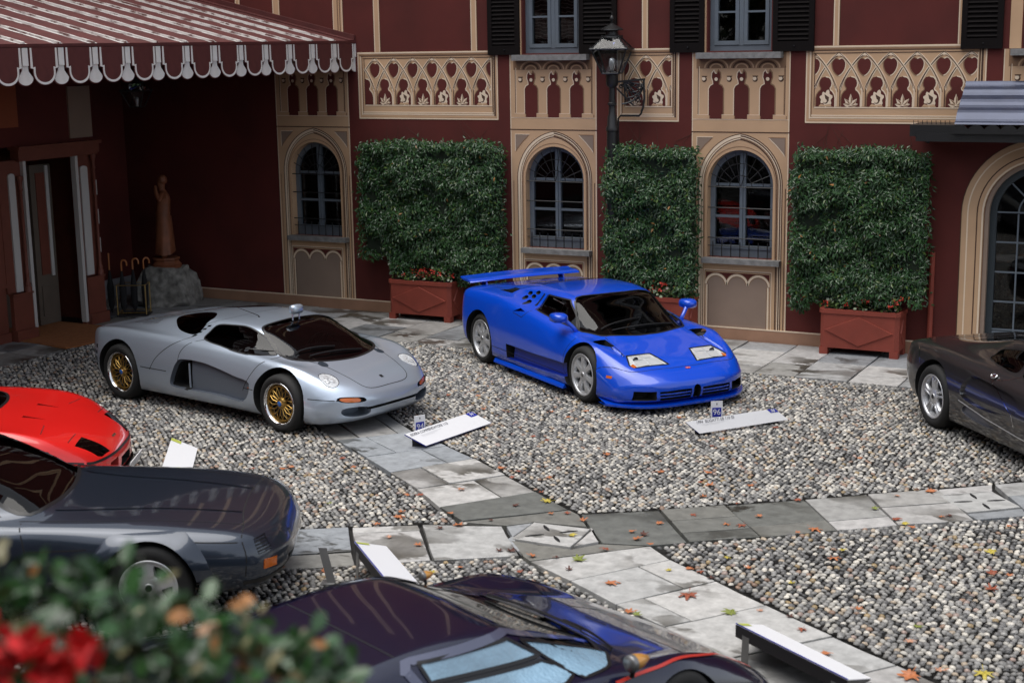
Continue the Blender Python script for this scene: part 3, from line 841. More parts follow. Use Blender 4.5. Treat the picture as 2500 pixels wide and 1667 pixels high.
# ---- painted tracery balustrades
def tracery_panel(xl, xr, pil, right_closed=True):
    """pil: X of the pillars, pitch about 0.335"""
    b = MB(); T = TW; z0, z1 = 2.972, 3.968
    b.prism([(xl, z0), (xr, z0), (xr, z1), (xl, z1)], T, 0, 0.004, 0)
    for off, w, mi, top in ((0.010, 0.014, 1, 0), (0.032, 0.012, 0, 0), (0.060, 0.016, 1, 0), (0.082, 0.014, 2, 0)):
        d = 0.0062+off*0.01
        b.ribbon([(xl+off, z1-off*0.6), (xl+off, z0+off)], w, T, 0, d, mi)
        b.ribbon([(xl+off, z0+off*1.25), (xr-off, z0+off*1.25)], w*1.15, T, 0, d+.0002, 1 if mi != 0 else 0)
        b.ribbon([(xr-off*1.05, z0+off), (xr-off*1.05, z1-off*0.6)], w, T, 0, d+.0001, {1: 1, 0: 0, 2: 3}[mi])
    b.ribbon([(xr-0.055, z0+0.06), (xr-0.055, z1-0.05)], 0.024, T, 0, 0.0084, 3)
    b.ribbon([(xl+0.03, z1-0.045), (xr-0.03, z1-0.045)], 0.022, T, 0, 0.0086, 2); b.ribbon([(xl+0.06, z1-0.058), (xr-0.05, z1-0.058)], 0.010, T, 0, 0.0088, 3)
    b.ribbon([(xl, z1-0.012), (xr, z1-0.012)], 0.020, T, 0, 0.0085, 1)
    b.ribbon([(xl+0.1, z1-0.092), (xr-0.1, z1-0.092)], 0.010, T, 0, 0.0085, 3)
    b.ribbon([(xl+0.12, 3.178), (xr-0.10, 3.178)], 0.014, T, 0, 0.0085, 1)
    xa, xb_ = xl+0.118, xr-0.108
    b.ribbon([(xa, 3.175), (xa, z1-.1)], 0.008, T, 0, 0.0083, 3); b.ribbon([(xb_, 3.175), (xb_, z1-.1)], 0.010, T, 0, 0.0083, 1)
    P = 0.335
    def clip(poly):
        out = poly
        for lim, sgn in ((xa+.004, 1), (xb_-.004, -1)):
            q = []
            for i in range(len(out)):
                a, c = out[i], out[(i+1) % len(out)]
                ia, ic = (a[0]-lim)*sgn >= 0, (c[0]-lim)*sgn >= 0
                if ia: q.append(a)
                if ia != ic:
                    t = (lim-a[0])/(c[0]-a[0]); q.append((lim, a[1]+(c[1]-a[1])*t))
            out = q
            if len(out) < 3: return None
        return out
    def P_(poly, d, mi):
        q = clip(poly)
        if q and len(q) > 2: b.prism(q, T, 0, d, mi)
    def Rb(pts, w, d, mi):
        run = []
        for p in pts:
            if xa+.002 < p[0] < xb_-.002: run.append(p)
            else:
                if len(run) > 1: b.ribbon(run, w, T, 0, d, mi)
                run = []
        if len(run) > 1: b.ribbon(run, w, T, 0, d, mi)
    allp = [pil[0]-P]+list(pil)+[pil[-1]+P]
    def rib(x, s, o=0.0):
        pts = []
        for i in range(21):
            t = i/20
            u = P*(0.06+0.94*t**1.25); v = 3.40+0.462*(1-(1-t)**1.35)
            pts.append((x+s*(u+o*0.7), v+o))
        return pts
    for k, x in enumerate(allp):
        # openings painted in the wall red
        m_ = x+P/2
        key = []
        for s in (-1, 1):
            side = [(0.128, 3.186), (0.128, 3.30), (0.118, 3.345), (0.092, 3.385), (0.066, 3.405), (0.062, 3.425), (0.080, 3.452), (0.086, 3.49), (0.076, 3.53), (0.050, 3.562), (0.0, 3.574)]
            key += [(m_+s*u, v) for u, v in (side if s < 0 else side[::-1][1:])]
        P_(key, 0.0064, 5)
        q = len(key)//2
        Rb(key[:q-1], 0.012, 0.0072, 2); Rb(key[q:], 0.014, 0.0072, 1)
        hr = []
        for i in range(28):
            t = 2*PI*i/28
            hx = 0.092*math.sin(t)*abs(math.sin(t))**0.3; hz = 3.735+0.095*math.cos(t)-0.055*(1 if math.cos(t) < 0 else 0)*(-math.cos(t))-0.035*math.exp(-(hx/0.03)**2)*(math.cos(t) > 0)
            hr.append((x+hx, hz))
        P_(hr, 0.0064, 5)
        Rb(hr[:15], 0.012, 0.0072, 1); Rb(hr[14:], 0.014, 0.0072, 2)
        # ribs that cross over each pillar
        for s in (-1, 1):
            Rb(rib(x, s), 0.036, 0.0082 if s > 0 else 0.0092, 1)
            Rb(rib(x, s, -0.024), 0.012, 0.0083 if s > 0 else 0.0093, 3 if s > 0 else 2)
            Rb(rib(x, s, 0.022), 0.008, 0.0083 if s > 0 else 0.0093, 3)
        if xa < x < xb_:
            b.ribbon([(x-0.022, 3.19), (x-0.022, 3.42)], 0.014, T, 0, 0.0086, 1); b.ribbon([(x+0.024, 3.19), (x+0.024, 3.42)], 0.012, T, 0, 0.0086, 3); b.ribbon([(x+0.002, 3.19), (x+0.002, 3.43)], 0.034, T, 0, 0.0085, 0)
        # foot ornament
        if xa+0.03 < m_ < xb_-0.03:
            if k % 2:
                for a, L in ((90, .155), (48, .125), (132, .125), (14, .10), (166, .10)):
                    t = math.radians(a); ux, uz = math.cos(t), math.sin(t)
                    pt = [(0, 0), (.35, .024), (.6, .022), (1, 0), (.6, -.022), (.35, -.024)]
                    P_([(m_+ux*L*p-uz*q_, 3.20+uz*L*p+ux*q_) for p, q_ in pt], 0.0078+a*1e-6, 1)
                    P_([(m_+ux*L*p-uz*q_, 3.20+uz*L*p+ux*q_) for p, q_ in ((.1, 0), (.6, -.004), (.92, 0), (.6, -.018), (.35, -.020))], 0.0086+a*1e-6, 2)
            else:
                lf = []
                for i in range(30):
                    t = 2*PI*i/30; r = 0.088*(1+0.16*math.cos(7*t+PI))*(1.05 if math.sin(t) > 0 else 0.8)
                    lf.append((m_+r*math.sin(t)*0.95, 3.295+r*math.cos(t)*1.15))
                P_(lf, 0.0078, 1)
                P_([(m_-.012, 3.35), (m_+.05, 3.31), (m_+.045, 3.26), (m_+.01, 3.24), (m_+.0, 3.30)], 0.0084, 3)
                P_(arc(m_+.004, 3.258, .033, 0, 340, 12), 0.0088, 3); P_(arc(m_-.004, 3.264, .026, 0, 340, 12), 0.0094, 1)
                P_([(m_-.09, 3.19), (m_+.09, 3.19), (m_+.06, 3.225), (m_, 3.21), (m_-.06, 3.225)], 0.0081, 0)
    b.build('tracery_panel', None, villa, mats=PM)
tracery_panel(-12.69, -10.28, [-12.381+0.3335*i for i in range(6)])
tracery_panel(-8.405, -7.48, [-8.30+0.3335*i for i in range(3)])
tracery_panel(-5.712, -3.42, [-5.278+0.3335*i for i in range(6)])
for xa, xb_ in ((-14.95, -14.862), (-14.23, -14.10), (-13.11, -12.93), (-12.379, -12.275), (-10.713, -10.614), (-8.028, -7.939), (-5.36, -5.283), (-3.785, -3.705)):
    b = MB(); T = TW
    b.prism([(xa, 3.97), (xb_, 3.97), (xb_, 9.0), (xa, 9.0)], T, 0, .004, 0)
    b.ribbon([(xa+.008, 3.97), (xa+.008, 9)], .014, T, 0, .0058, 1); b.ribbon([(xb_-.012, 3.97), (xb_-.012, 9)], .010, T, 0, .0058, 1); b.ribbon([(xb_+.004, 3.97), (xb_+.004, 9)], .008, T, 0, .003, 3)
    if xb_-xa > .15: b.ribbon([(xa+.09, 3.97), (xa+.09, 9)], .02, T, 0, .0060, 2); b.ribbon([(xa+.13, 3.97), (xa+.13, 9)], .012, T, 0, .0060, 3)
    b.build('pilaster_strip', None, villa, mats=PM)
# ---- arched glass door at the right
dr = empty('arched_door', (-2.7, 0, 0), 0, villa)
b = MB(); T = lambda u, v, d: (u, -d, v)
def archline(r, zb=0.0): return [(-r, zb)]+[(-r*math.cos(PI*i/28), 1.86+r*math.sin(PI*i/28)) for i in range(29)]+[(r, zb)]
plate(b, archline(0.958), [archline(0.666)[::-1]], T, 0, .004, 0)
for r, w, mi, d in ((.952, .012, 3, .006), (.872, .016, 1, .0062), (.905, .05, 0, .0055), (.757, .014, 3, .0062), (.69, .022, 1, .0064), (.672, .010, 2, .0066), (.728, .03, 0, .0060)):
    b.ribbon(archline(r), w, T, 0, d, mi)
b.build('surround', None, dr, mats=PM)
b = MB(); b.ribbon(archline(.640), .05, lambda u, v, d: (u, .07-d, v), -.06, .06); b.build('reveal', M['taupe'], dr)
b = MB(); T2 = lambda u, v, d: (u, .12-d, v)
b.ribbon(archline(.575), .09, T2, -.03, .03); b.ribbon([(0, 0), (0, 2.4)], .05, T2, -.03, .032)
b.build('frame', M['dark_frame'], dr)
b = MB()
for u in (-.27, .27): b.ribbon([(u, .35), (u, 1.86)], .018, T2, -.01, .02)
for z in (.38, .74, 1.12, 1.50, 1.88): b.ribbon([(-.54, z), (.54, z)], .018, T2, -.01, .022)
b.ribbon(arc(0, 1.88, .27, 180, 0, 14), .018, T2, -.01, .02)
for a in (45, 90, 135): b.ribbon([(.27*math.cos(math.radians(a)), 1.88+.27*math.sin(math.radians(a))), (.54*math.cos(math.radians(a)), 1.88+.54*math.sin(math.radians(a)))], .016, T2, -.01, .02)
b.box(-.54, .54, .10, .14, 0, .36)
b.build('muntins', M['grey_frame'], dr)
for i in range(4):
    for z0, z1 in ((.39, .73), (.75, 1.11), (1.13, 1.49), (1.51, 1.87)):
        p = MB(); p.box(-.54+.27*i+.009, -.54+.27*(i+1)-.009, .122, .127, z0, z1); p.build('pane', M['pane'], dr)
p = MB(); p.prism([(.53*math.cos(PI*i/20), 1.89+.53*math.sin(PI*i/20)) for i in range(21)], lambda u, v, d: (u, .125-d, v), -.003, .003); p.build('fanlight_pane', M['pane'], dr)
# ---- curved metal canopy over that door
cn = empty('door_canopy', (-2.6, 0, 0)); tag(cn, 'curved blue grey metal canopy with scalloped edge over the arched glass door', 'canopy')
b = MB(); n = 22; pr_ = []
for i in range(n+1):
    t = i/n
    a = t*PI/2
    y_ = -0.02-0.62*(1-math.cos(a))**0.72 if False else -0.02-0.62*math.sin(a*0.98)**1.0*(0.35+0.65*t)
    z_ = 3.50-0.50*t**1.25
    z_ += 0.012*math.cos(t*4*2*PI)
    pr_.append((y_, z_))
for i in range(n):
    (y0, z0), (y1, z1) = pr_[i], pr_[i+1]
    b.add([(-1.06, y0, z0), (-1.06, y1, z1), (1.3, y1, z1), (1.3, y0, z0)], [(0, 1, 2, 3)])
M['canopy'] = mat('canopy_metal', (0.050, 0.060, 0.10), 0.32, 0.35, var=0.12, vscale=5)
o = b.build('roof_sheet', M['canopy'], cn, angle=60)
b = MB()
b.add([(-1.06, p[0], p[1]-.004) for p in pr_]+[(-1.06, 0, 3.0)], [tuple(range(len(pr_)+1))]); b.build('end_panel', M['iron'], cn)
b = MB(); pts = [(-1.08, 3.0)]
k = 0
while -1.08+k*.19 < 1.3:
    u = -1.08+k*.19
    pts += [(u+.19*t, 2.955+.055*abs(math.sin(PI*t))**0.7*(1)) for t in (0, .15, .3, .5, .7, .85)]; k += 1
pts += [(1.3, 2.93), (1.3, 3.02), (-1.08, 3.02)]
pts = [(-1.08, 2.90)]+[(1.3, 2.90)]+[(u, v) for u, v in reversed(pts[1:-3])]
b.prism(pts, lambda u, v, d: (u, -.66-d, v), 0, .02); b.build('scalloped_edge', M['iron'], cn)
b = MB(); b.box(-1.52, 1.3, -.64, -.02, 2.80, 2.905); b.box(-1.60, -1.05, -.62, -.05, 2.86, 3.0)
b.tube([(-1.62, -.35, 2.98), (-1.55, -.35, 2.86), (-1.40, -.35, 2.80)], .05, 8)
b.build('soffit', M['iron'], cn)
for i in range(9):
    b = MB(); b.tube([(-1.58+i*.055, -.5, 3.0), (-1.585+i*.055, -.5, 3.05)], .004, 4); b.build('bird_spike', M['iron'], cn)
# drainpipe on the wall beside the right planter
b = MB(); b.tube([(-3.98, -.05, 0.1), (-3.98, -.05, 1.35)], .035, 10); o = b.build('drainpipe', M['terracotta']); tag(o, 'thin red drainpipe on the wall right of the right planter', 'pipe')
# ================================================================== LEFT WING, ENTRANCE, AWNING
wing = empty('entrance_wing'); tag(wing, 'shaded dark red wing of the villa with the glazed entrance porch', 'building')
M['wood_red'] = mat('red_brown_wood', (0.16, 0.045, 0.028), 0.55, var=0.12, vscale=5)
M['wood_grey'] = mat('grey_brown_wood', (0.12, 0.095, 0.075), 0.6, var=0.1, vscale=5)
M['off_white'] = mat('off_white_wood', (0.55, 0.54, 0.53), 0.55)
M['coir'] = mat('coir_mat', (0.33, 0.125, 0.042), 0.95, var=0.15, vscale=20, bump=0.5, bscale=220)
M['plinth'] = mat('grey_plinth', (0.30, 0.30, 0.32), 0.7, var=0.1)
b = MB(); b.box(-17.9, -17.402, -22, 0.3, -0.04, 11.0); b.build('wall', M['burgundy'], wing)
b = MB(); b.box(-17.40, -17.37, -1.75, -0.05, -0.04, 0.30); b.build('plinth', M['plinth'], wing)
porch_top = 2.75
b = MB(); b.box(-17.4, -15.98, -9.0, -2.27, porch_top, 5.1); b.build('upper_wall', M['burgundy'], wing)
b = MB(); b.box(-15.98, -15.955, -2.76, -2.30, 2.80, 3.55); b.build('pier', M['taupe'], wing)
b = MB(); b.box(-15.98, -15.965, -4.75, -3.75, 3.02, 3.62); M['glow'] = mat('orange_lit_plaster', (0.30, 0.075, 0.03), 0.8); b.build('orange_lit_panel', M['glow'], wing)  # orange light on the wall is given as this panel's colour
b = MB()
b.box(-16.06, -15.90, -3.86, -2.24, 2.57, 2.70); b.box(-16.08, -15.86, -3.88, -2.22, 2.70, 2.75); b.box(-16.05, -15.92, -3.84, -2.26, 2.54, 2.575)
b.build('lintel', M['wood_red'], wing)
for y in (-3.735, -2.705):
    b = MB(); b.box(-16.02, -15.93, y-.028, y+.028, 0.05, 2.54); b.build('door_edge', M['off_white'], wing)
    b = MB(); b.box(-16.01, -15.94, y-.02, y+.02, 0.0, 0.05); b.build('door_foot', M['wood_red'], wing)
def colonette(y, z0, z1, x=-15.93):
    b = MB(); pr = [(0.0, z0), (.05, z0), (.05, z0+.07), (.036, z0+.09), (.042, z0+.12), (.026, z0+.16), (.024, z0+.25), (.030, z0+.27), (.024, z0+.29), (.021, z1-.22), (.034, z1-.2), (.024, z1-.17), (.028, z1-.10), (.045, z1-.04), (.048, z1), (0, z1)]
    b.lathe(pr, 12); o = b.build('colonette', M['wood_red'], wing, angle=40); o.location = (x, y, 0)
colonette(-3.84, 0.68, 2.34); colonette(-2.36, 0.72, 2.54)
# dados and side lights
for y0, y1, zt in ((-2.66, -2.30, 0.72), (-4.15, -3.78, 0.69)):
    b = MB(); b.box(-15.99, -15.92, y0, y1, 0.16, zt); b.box(-16.0, -15.87, y0-.015, y1+.015, 0, .16); b.box(-16.0, -15.90, y0-.01, y1+.01, zt-.03, zt)
    b.build('dado', M['wood_red'], wing)
for y0, y1, z0, z1 in ((-2.60, -2.45, 0.74, 2.34), (-4.02, -3.90, 0.70, 2.34)):
    b = MB(); b.box(-15.99, -15.965, y0, y1, z0, z1)
    b.prism([(y0+(y1-y0)*(0.5-0.5*math.cos(t)), z1+.04*math.sin(t)) for t in [PI*i/8 for i in range(9)]], lambda u, v, d: (-15.99+d, u, v), 0, .025)
    b.build('side_light', M['off_white'], wing)
for z in (2.15, 1.71, 1.28, 0.85):
    b = MB(); b.box(-15.985, -15.955, -2.335, -2.285, z-.22, z); b.build('notched_strip', M['off_white'], wing)
b = MB(); b.box(-16.03, -15.99, -2.66, -2.28, .72, 2.56); b.build('side_panel', M['wood_red'], wing)
b = MB(); b.box(-16.03, -15.99, -4.18, -3.76, .69, 2.56); b.build('side_panel', M['wood_red'], wing)
# porch left of the door: panelled dado and glass
b = MB(); b.box(-16.10, -16.02, -8.8, -4.18, 0, .80); b.box(-16.08, -15.98, -8.8, -4.18, 0, .14); b.box(-16.1, -15.99, -8.8, -4.18, .78, .84)
b.box(-16.10, -16.0, -4.32, -4.18, .8, 2.6); b.box(-16.10, -16.02, -5.6, -5.48, .8, 2.6); b.box(-16.10, -16.02, -8.8, -4.18, 2.5, 2.75)
b.build('porch_dado', M['wood_red'], wing)
for k in range(3):
    y1 = -4.4-k*1.25; b = MB(); b.box(-16.025, -16.0, y1-1.0, y1, .22, .70); b.box(-16.025, -15.985, y1-.9, y1-.1, .30, .62); b.build('dado_panel', M['wood_red'], wing)
for y0, y1 in ((-5.47, -4.33), (-8.7, -5.62)):
    b = MB(); b.box(-16.07, -16.06, y0, y1, .84, 2.5); b.build('pane', M['pane'], wing)
# inside the porch: inner door leaves, side walls, floor
b = MB(); b.box(-17.38, -17.30, -8.8, -2.3, 0, 2.75); b.box(-17.4, -16.1, -2.30, -2.26, 0, 2.75)
b.build('porch_lining', M['wood_red'], wing)
for y0, y1, x in ((-3.66, -3.18, -16.75), (-3.14, -2.72, -16.45)):
    b = MB(); b.box(x-.05, x, y0, y1, .03, 2.42)
    b.box(x, x+.015, y0+.07, y1-.07, .16, .62)
    b.cur = 1
    b.box(x, x+.012, y0+.10, y1-.10, .78, 2.3)
    b.build('inner_door', None, wing, mats=[M['wood_grey'], M['wood_red']])
b = MB(); b.box(-16.55, -16.52, -2.98, -2.93, .75, 2.4); b.box(-16.44, -16.42, -2.86, -2.80, .75, 2.4); b.build('inner_strip', M['off_white'], wing)
b = MB(); b.prism([(-17.2, -4.09), (-15.9, -4.12), (-15.55, -4.13), (-14.90, -4.25), (-14.84, -4.02), (-14.80, -2.75), (-17.2, -2.70)], xf, .004, .022)
o = b.build('doormat', M['coir']); tag(o, 'worn orange brown coir mat running out of the entrance porch', 'mat')
# ---- awning
aw = empty('awning'); tag(aw, 'maroon metal awning with white ribs and scalloped valance over the entrance', 'awning')
AX, AZ, SL, PITCH = -12.73, 4.14, 0.236, 0.5615
b = MB(); T = lambda u, v, d: (u, v, AZ+(AX-u)*SL+d)
b.prism([(AX, 0.0), (AX, -11.3), (-17.4, -11.3), (-17.4, 0.0)], T, -.03, 0.0)
b.build('roof_sheet', M['awning_red'], aw)
def worn():
    m = mat('worn_white', (0.70, 0.67, 0.64), 0.7)
    nt = m.node_tree; b = nt.nodes['Principled BSDF']
    geo = nt.nodes.new('ShaderNodeNewGeometry'); mp = nt.nodes.new('ShaderNodeMapping'); mp.inputs['Scale'].default_value = (5, 26, 5)
    nz = nt.nodes.new('ShaderNodeTexNoise'); nz.inputs['Scale'].default_value = 1.0; nz.inputs['Detail'].default_value = 6
    cr = nt.nodes.new('ShaderNodeValToRGB'); cr.color_ramp.elements[0].position = .40; cr.color_ramp.elements[1].position = .50
    cr.color_ramp.elements[0].color = (.17, .09, .08, 1); cr.color_ramp.elements[1].color = (.70, .67, .64, 1)
    nt.links.new(geo.outputs['Position'], mp.inputs[0]); nt.links.new(mp.outputs[0], nz.inputs['Vector']); nt.links.new(nz.outputs['Fac'], cr.inputs[0]); nt.links.new(cr.outputs[0], b.inputs['Base Color'])
    return m
M['worn'] = worn()
strips = [-0.005-PITCH*k for k in range(20)]
for y in strips:
    b = MB()
    for dy, w, h in ((-.052, .040, .006), (.0, .034, .028), (.050, .036, .006)):
        b.prism([(AX+.01, y+dy-w/2), (AX+.01, y+dy+w/2), (-17.4, y+dy+w/2), (-17.4, y+dy-w/2)], T, 0.001, h)
    b.build('rib', M['worn'], aw)
b = MB(); b.prism([(AX+.015, -.0), (AX+.015, -.16), (-17.4, -.16), (-17.4, -.0)], T, .004, .02)
b.prism([(AX+.015, -.0), (AX+.015, -.05), (-17.4, -.05), (-17.4, -.0)], T, .02, .09); b.build('flashing', M['awning_red'], aw)
b = MB(); b.box(AX-.03, AX+.02, -11.3, 0.02, AZ-.03, AZ+.006); b.build('drip_edge', M['awning_red'], aw)
TV = lambda u, v, d: (AX+d, u, v)
b = MB(); b.prism([(-11.3, 3.90), (0.01, 3.90), (0.01, 4.11), (-11.3, 4.11)], TV, -.03, -.004); b.build('valance_backing', M['awning_red'], aw)
def uform(w, zs, zi, zb, wi, n=14):
    """outline of a scallop: straight sides to zs, a step in to wi, then a U down to zb."""
    L = [(-w, 4.105), (-w, zs), (-wi, zs), (-wi, zi)]
    U = [(-wi*math.cos(PI*i/n), zi-(zi-zb)*math.sin(PI*i/n)**0.9) for i in range(1, n)]
    return L+U+[(wi, zi), (wi, zs), (w, zs), (w, 4.105)]
sc0 = None
for k, y in enumerate(strips[:-1]):
    cy = y-PITCH/2
    if sc0 is None:
        b = MB(); b.prism(uform(.222, 3.865, 3.83, 3.678, .176), lambda u, v, d: (d, u, v), .004, .018); sc0 = b.build('scallop', M['awning_red'], aw)
        sc0.location = (AX, cy, 0)
        b = MB(); b.ribbon([(-.196, 4.10)]+uform(.196, 3.878, 3.83, 3.700, .156)[1:-1]+[(.196, 4.10)], .025, lambda u, v, d: (d, u, v), .012, .0215)
        pi0 = b.build('piping', M['awning_white'], sc0)
        b = MB(); b.prism([(-.043, 3.90), (-.043, 4.10), (.043, 4.10), (.043, 3.90)], lambda u, v, d: (d, u, v), .004, .0165)
        st0 = b.build('white_strip', M['awning_white'], aw); st0.location = (AX, y, 0)
        b = MB()
        def tong(s): return [(-.045*s, 3.91), (-.05*s, 3.84)]+[(-.115*s*math.cos(PI*i/14), 3.765-(.075*s+.006)*math.sin(PI*i/14)) for i in range(15)]+[(.05*s, 3.84), (.045*s, 3.91)]
        b.prism(tong(1), lambda u, v, d: (d, u, v), -.008, .001)
        to0 = b.build('tongue', M['awning_white'], aw); to0.location = (AX, y, 0)
        b = MB(); b.prism(tong(1.16), lambda u, v, d: (d, u, v), -.016, -.0075)
        tr0 = b.build('tongue_border', M['awning_red'], to0)
    else:
        c = sc0.copy(); COL.objects.link(c); c.location = (AX, cy, 0); d = pi0.copy(); COL.objects.link(d); d.parent = c
        c = st0.copy(); COL.objects.link(c); c.location = (AX, y, 0)
        c = to0.copy(); COL.objects.link(c); c.location = (AX, y, 0); d = tr0.copy(); COL.objects.link(d); d.parent = c

# ================================================================== STATUE, ROCK, UMBRELLAS, LANTERN
def rock():
    bm = bmesh.new(); bmesh.ops.create_icosphere(bm, subdivisions=5, radius=1)
    from mathutils import noise
    for v in bm.verts:
        n = v.co.normalized(); p = Vector((n.x, n.y, n.z))
        q = Vector((max(-1, min(1, n.x*1.5)), max(-1, min(1, n.y*1.5)), max(-1, min(1, n.z*1.4))))
        r = 1+0.10*noise.noise(p*3)+0.05*noise.noise(Vector((p.x*9, p.y*9, p.z*4)))+0.05*abs(noise.noise(Vector((p.x*16, p.y*16, p.z*5))))
        t = (q.z+1)/2
        v.co = Vector((q.x*(0.47-0.16*t**1.5)*r, q.y*(0.40-0.12*t)*r, 0.30+q.z*0.30*r))
    me = bpy.data.meshes.new('rock'); bm.to_mesh(me); bm.free()
    me.polygons.foreach_set('use_smooth', [True]*len(me.polygons)); me.materials.append(mat('rough_rock', (0.25, 0.24, 0.22), 0.9, var=0.5, vscale=9, bump=0.9, bscale=26))
    o = bpy.data.objects.new('pedestal_rock', me); COL.objects.link(o); return o
o = rock(); o.location = (-16.08, -.68, 0); o.rotation_euler = (0, 0, .3); tag(o, 'rough grey rock carrying the statue in the shaded corner', 'rock')
M['terra'] = mat('terracotta_statue', (0.22, 0.075, 0.035), 0.6, var=0.25, vscale=5)
st = empty('statue', (-16.08, -.68, .56), -1.0); tag(st, 'terracotta statue of a draped standing figure on the grey rock', 'statue')
b = MB(); b.lathe([(0, 0), (.27, 0), (.27, .05), (.24, .07), (.25, .09), (.215, .12), (.20, .15), (.22, .17), (.22, .20), (0, .20)], 8); b.build('plinth', M['terra'], st, angle=35)
def skin(name, J, E, m, parent, sub=2, root=0):
    me = bpy.data.meshes.new(name); me.from_pydata([j[0] for j in J], E, [])
    o = bpy.data.objects.new(name, me); COL.objects.link(o)
    o.modifiers.new('s', 'SKIN'); sd = o.modifiers.new('d', 'SUBSURF'); sd.levels = sub; sd.render_levels = sub
    for i, j in enumerate(J):
        r = j[1]; me.skin_vertices[0].data[i].radius = r if hasattr(r, '__len__') else (r, r)
    me.skin_vertices[0].data[root].use_root = True
    dg = bpy.context.evaluated_depsgraph_get(); dg.update()
    m2 = bpy.data.meshes.new_from_object(o.evaluated_get(dg)); m2.name = name
    o.modifiers.clear(); o.data = m2; m2.materials.clear(); m2.materials.append(m)
    m2.polygons.foreach_set('use_smooth', [True]*len(m2.polygons))
    if parent is not None: o.parent = parent
    return o
# x to the figure's left, -y is its front
J = [((0.02, 0, .84), (.135, .11)), ((0, .0, .98), (.115, .09)), ((-.01, .01, 1.12), (.13, .10)), ((0, .01, 1.22), (.10, .07)), ((0, 0, 1.29), .045), ((0.01, -.01, 1.36), (.062, .07)), ((.01, -.01, 1.44), (.065, .075)), ((.01, -.005, 1.49), (.04, .045)),
     ((-.13, .01, 1.19), .055), ((-.19, .01, 1.02), .044), ((-.17, -.05, .86), .034), ((-.15, -.09, .78), .03),
     ((.14, .01, 1.21), .052), ((.24, -.02, 1.12), .042), ((.15, -.08, 1.27), .034), ((.08, -.09, 1.37), .028),
     ((-.07, 0, .72), .095), ((-.06, -.03, .46), .07), ((-.06, 0, .24), .05), ((-.06, -.06, .205), .04),
     ((.10, -.01, .70), .09), ((.10, -.05, .46), .065), ((.11, .02, .24), .05), ((.12, -.05, .205), .04)]
E_ = [(0, 1), (1, 2), (2, 3), (3, 4), (4, 5), (5, 6), (6, 7), (3, 8), (8, 9), (9, 10), (10, 11), (3, 12), (12, 13), (13, 14), (14, 15), (0, 16), (16, 17), (17, 18), (18, 19), (0, 20), (20, 21), (21, 22), (22, 23)]
skin('body', J, E_, M['terra'], st)
b = MB(); n = 30; rings = []
for i in range(13):
    z = .90-i*.05; t = i/12
    for k in range(n):
        a = 2*PI*k/n
        fold = 1+.07*math.sin(a*7+t*3)*t+.04*math.sin(a*11+1)*t
        rx = (.155+.03*t)*fold; ry = (.125+.03*t)*fold
        rings.append((.01+rx*math.cos(a)+.04*t, ry*math.sin(a), z+(.05*math.cos(a+.7) if i < 2 else -.05*t*math.cos(a))))
fs = [(i*n+k, (i+1)*n+k, (i+1)*n+(k+1) % n, i*n+(k+1) % n) for i in range(12) for k in range(n)]
b.add(rings, fs); b.build('drapery', M['terra'], st, smooth=True)
b = MB(); b.lathe([(0, 1.40), (.06, 1.40), (.08, 1.44), (.072, 1.50), (.04, 1.53), (0, 1.54)], 12); o = b.build('hair', M['terra'], st, smooth=True); o.location = (.01, .015, -.01)
# umbrella stand and umbrellas
us = empty('umbrella_stand', (-15.86, -1.75, 0), 0.5); tag(us, 'slim brass umbrella stand in front of the rock', 'stand')
b = MB()
for x in (-.22, .22):
    for y in (-.15, .15): b.tube([(x, y, 0.02), (x, y, .50)], .010, 8)
for z in (.49, .06):
    for y in (-.15, .15): b.tube([(-.22, y, z), (.22, y, z)], .008, 6)
    for x in (-.22, .22): b.tube([(x, -.15, z), (x, .15, z)], .008, 6)
b.build('rails', M['brass'], us)
b = MB(); b.box(-.24, .24, -.17, .17, 0.0, .03); b.build('drip_tray', M['signdark'], us)
M['umb'] = mat('black_cloth', (.010, .010, .012), .85); M['cane'] = mat('bent_cane', (.42, .15, .05), .35)
for k, (dx, dy, lab) in enumerate(((-.36, .05, 'black umbrella with a straight metal tip, leftmost in the group'), (-.14, -.08, 'black umbrella with bent cane handle, second from the left in the stand'), (.0, .06, 'black umbrella with bent cane handle, tallest in the middle of the stand'), (.16, .10, 'black umbrella with bent cane handle, nearest to the rock'))):
    c, s_ = math.cos(.5), math.sin(.5)
    u = empty('umbrella', (-15.86+dx*c-dy*s_, -1.75+dx*s_+dy*c, .03), 0.3*k); tag(u, lab, 'umbrella', 'umbrellas standing beside the rock')
    b = MB(); b.tube([(0, 0, 0), (0, 0, .12), (0, 0, .4), (0, 0, .68)], [.006, .045, .055, .014], 10); b.build('canopy', M['umb'], u)
    b = MB()
    if k == 0: b.tube([(0, 0, .66), (0, 0, .94)], .012, 8)
    else: b.tube([(0, 0, .66), (0, 0, .80)]+[(.045-.045*math.cos(a), 0, .80+.05*math.sin(a)) for a in [PI*i/8 for i in range(1, 9)]]+[(.09, 0, .76)], .013, 8)
    b.build('handle', M['cane'], u)
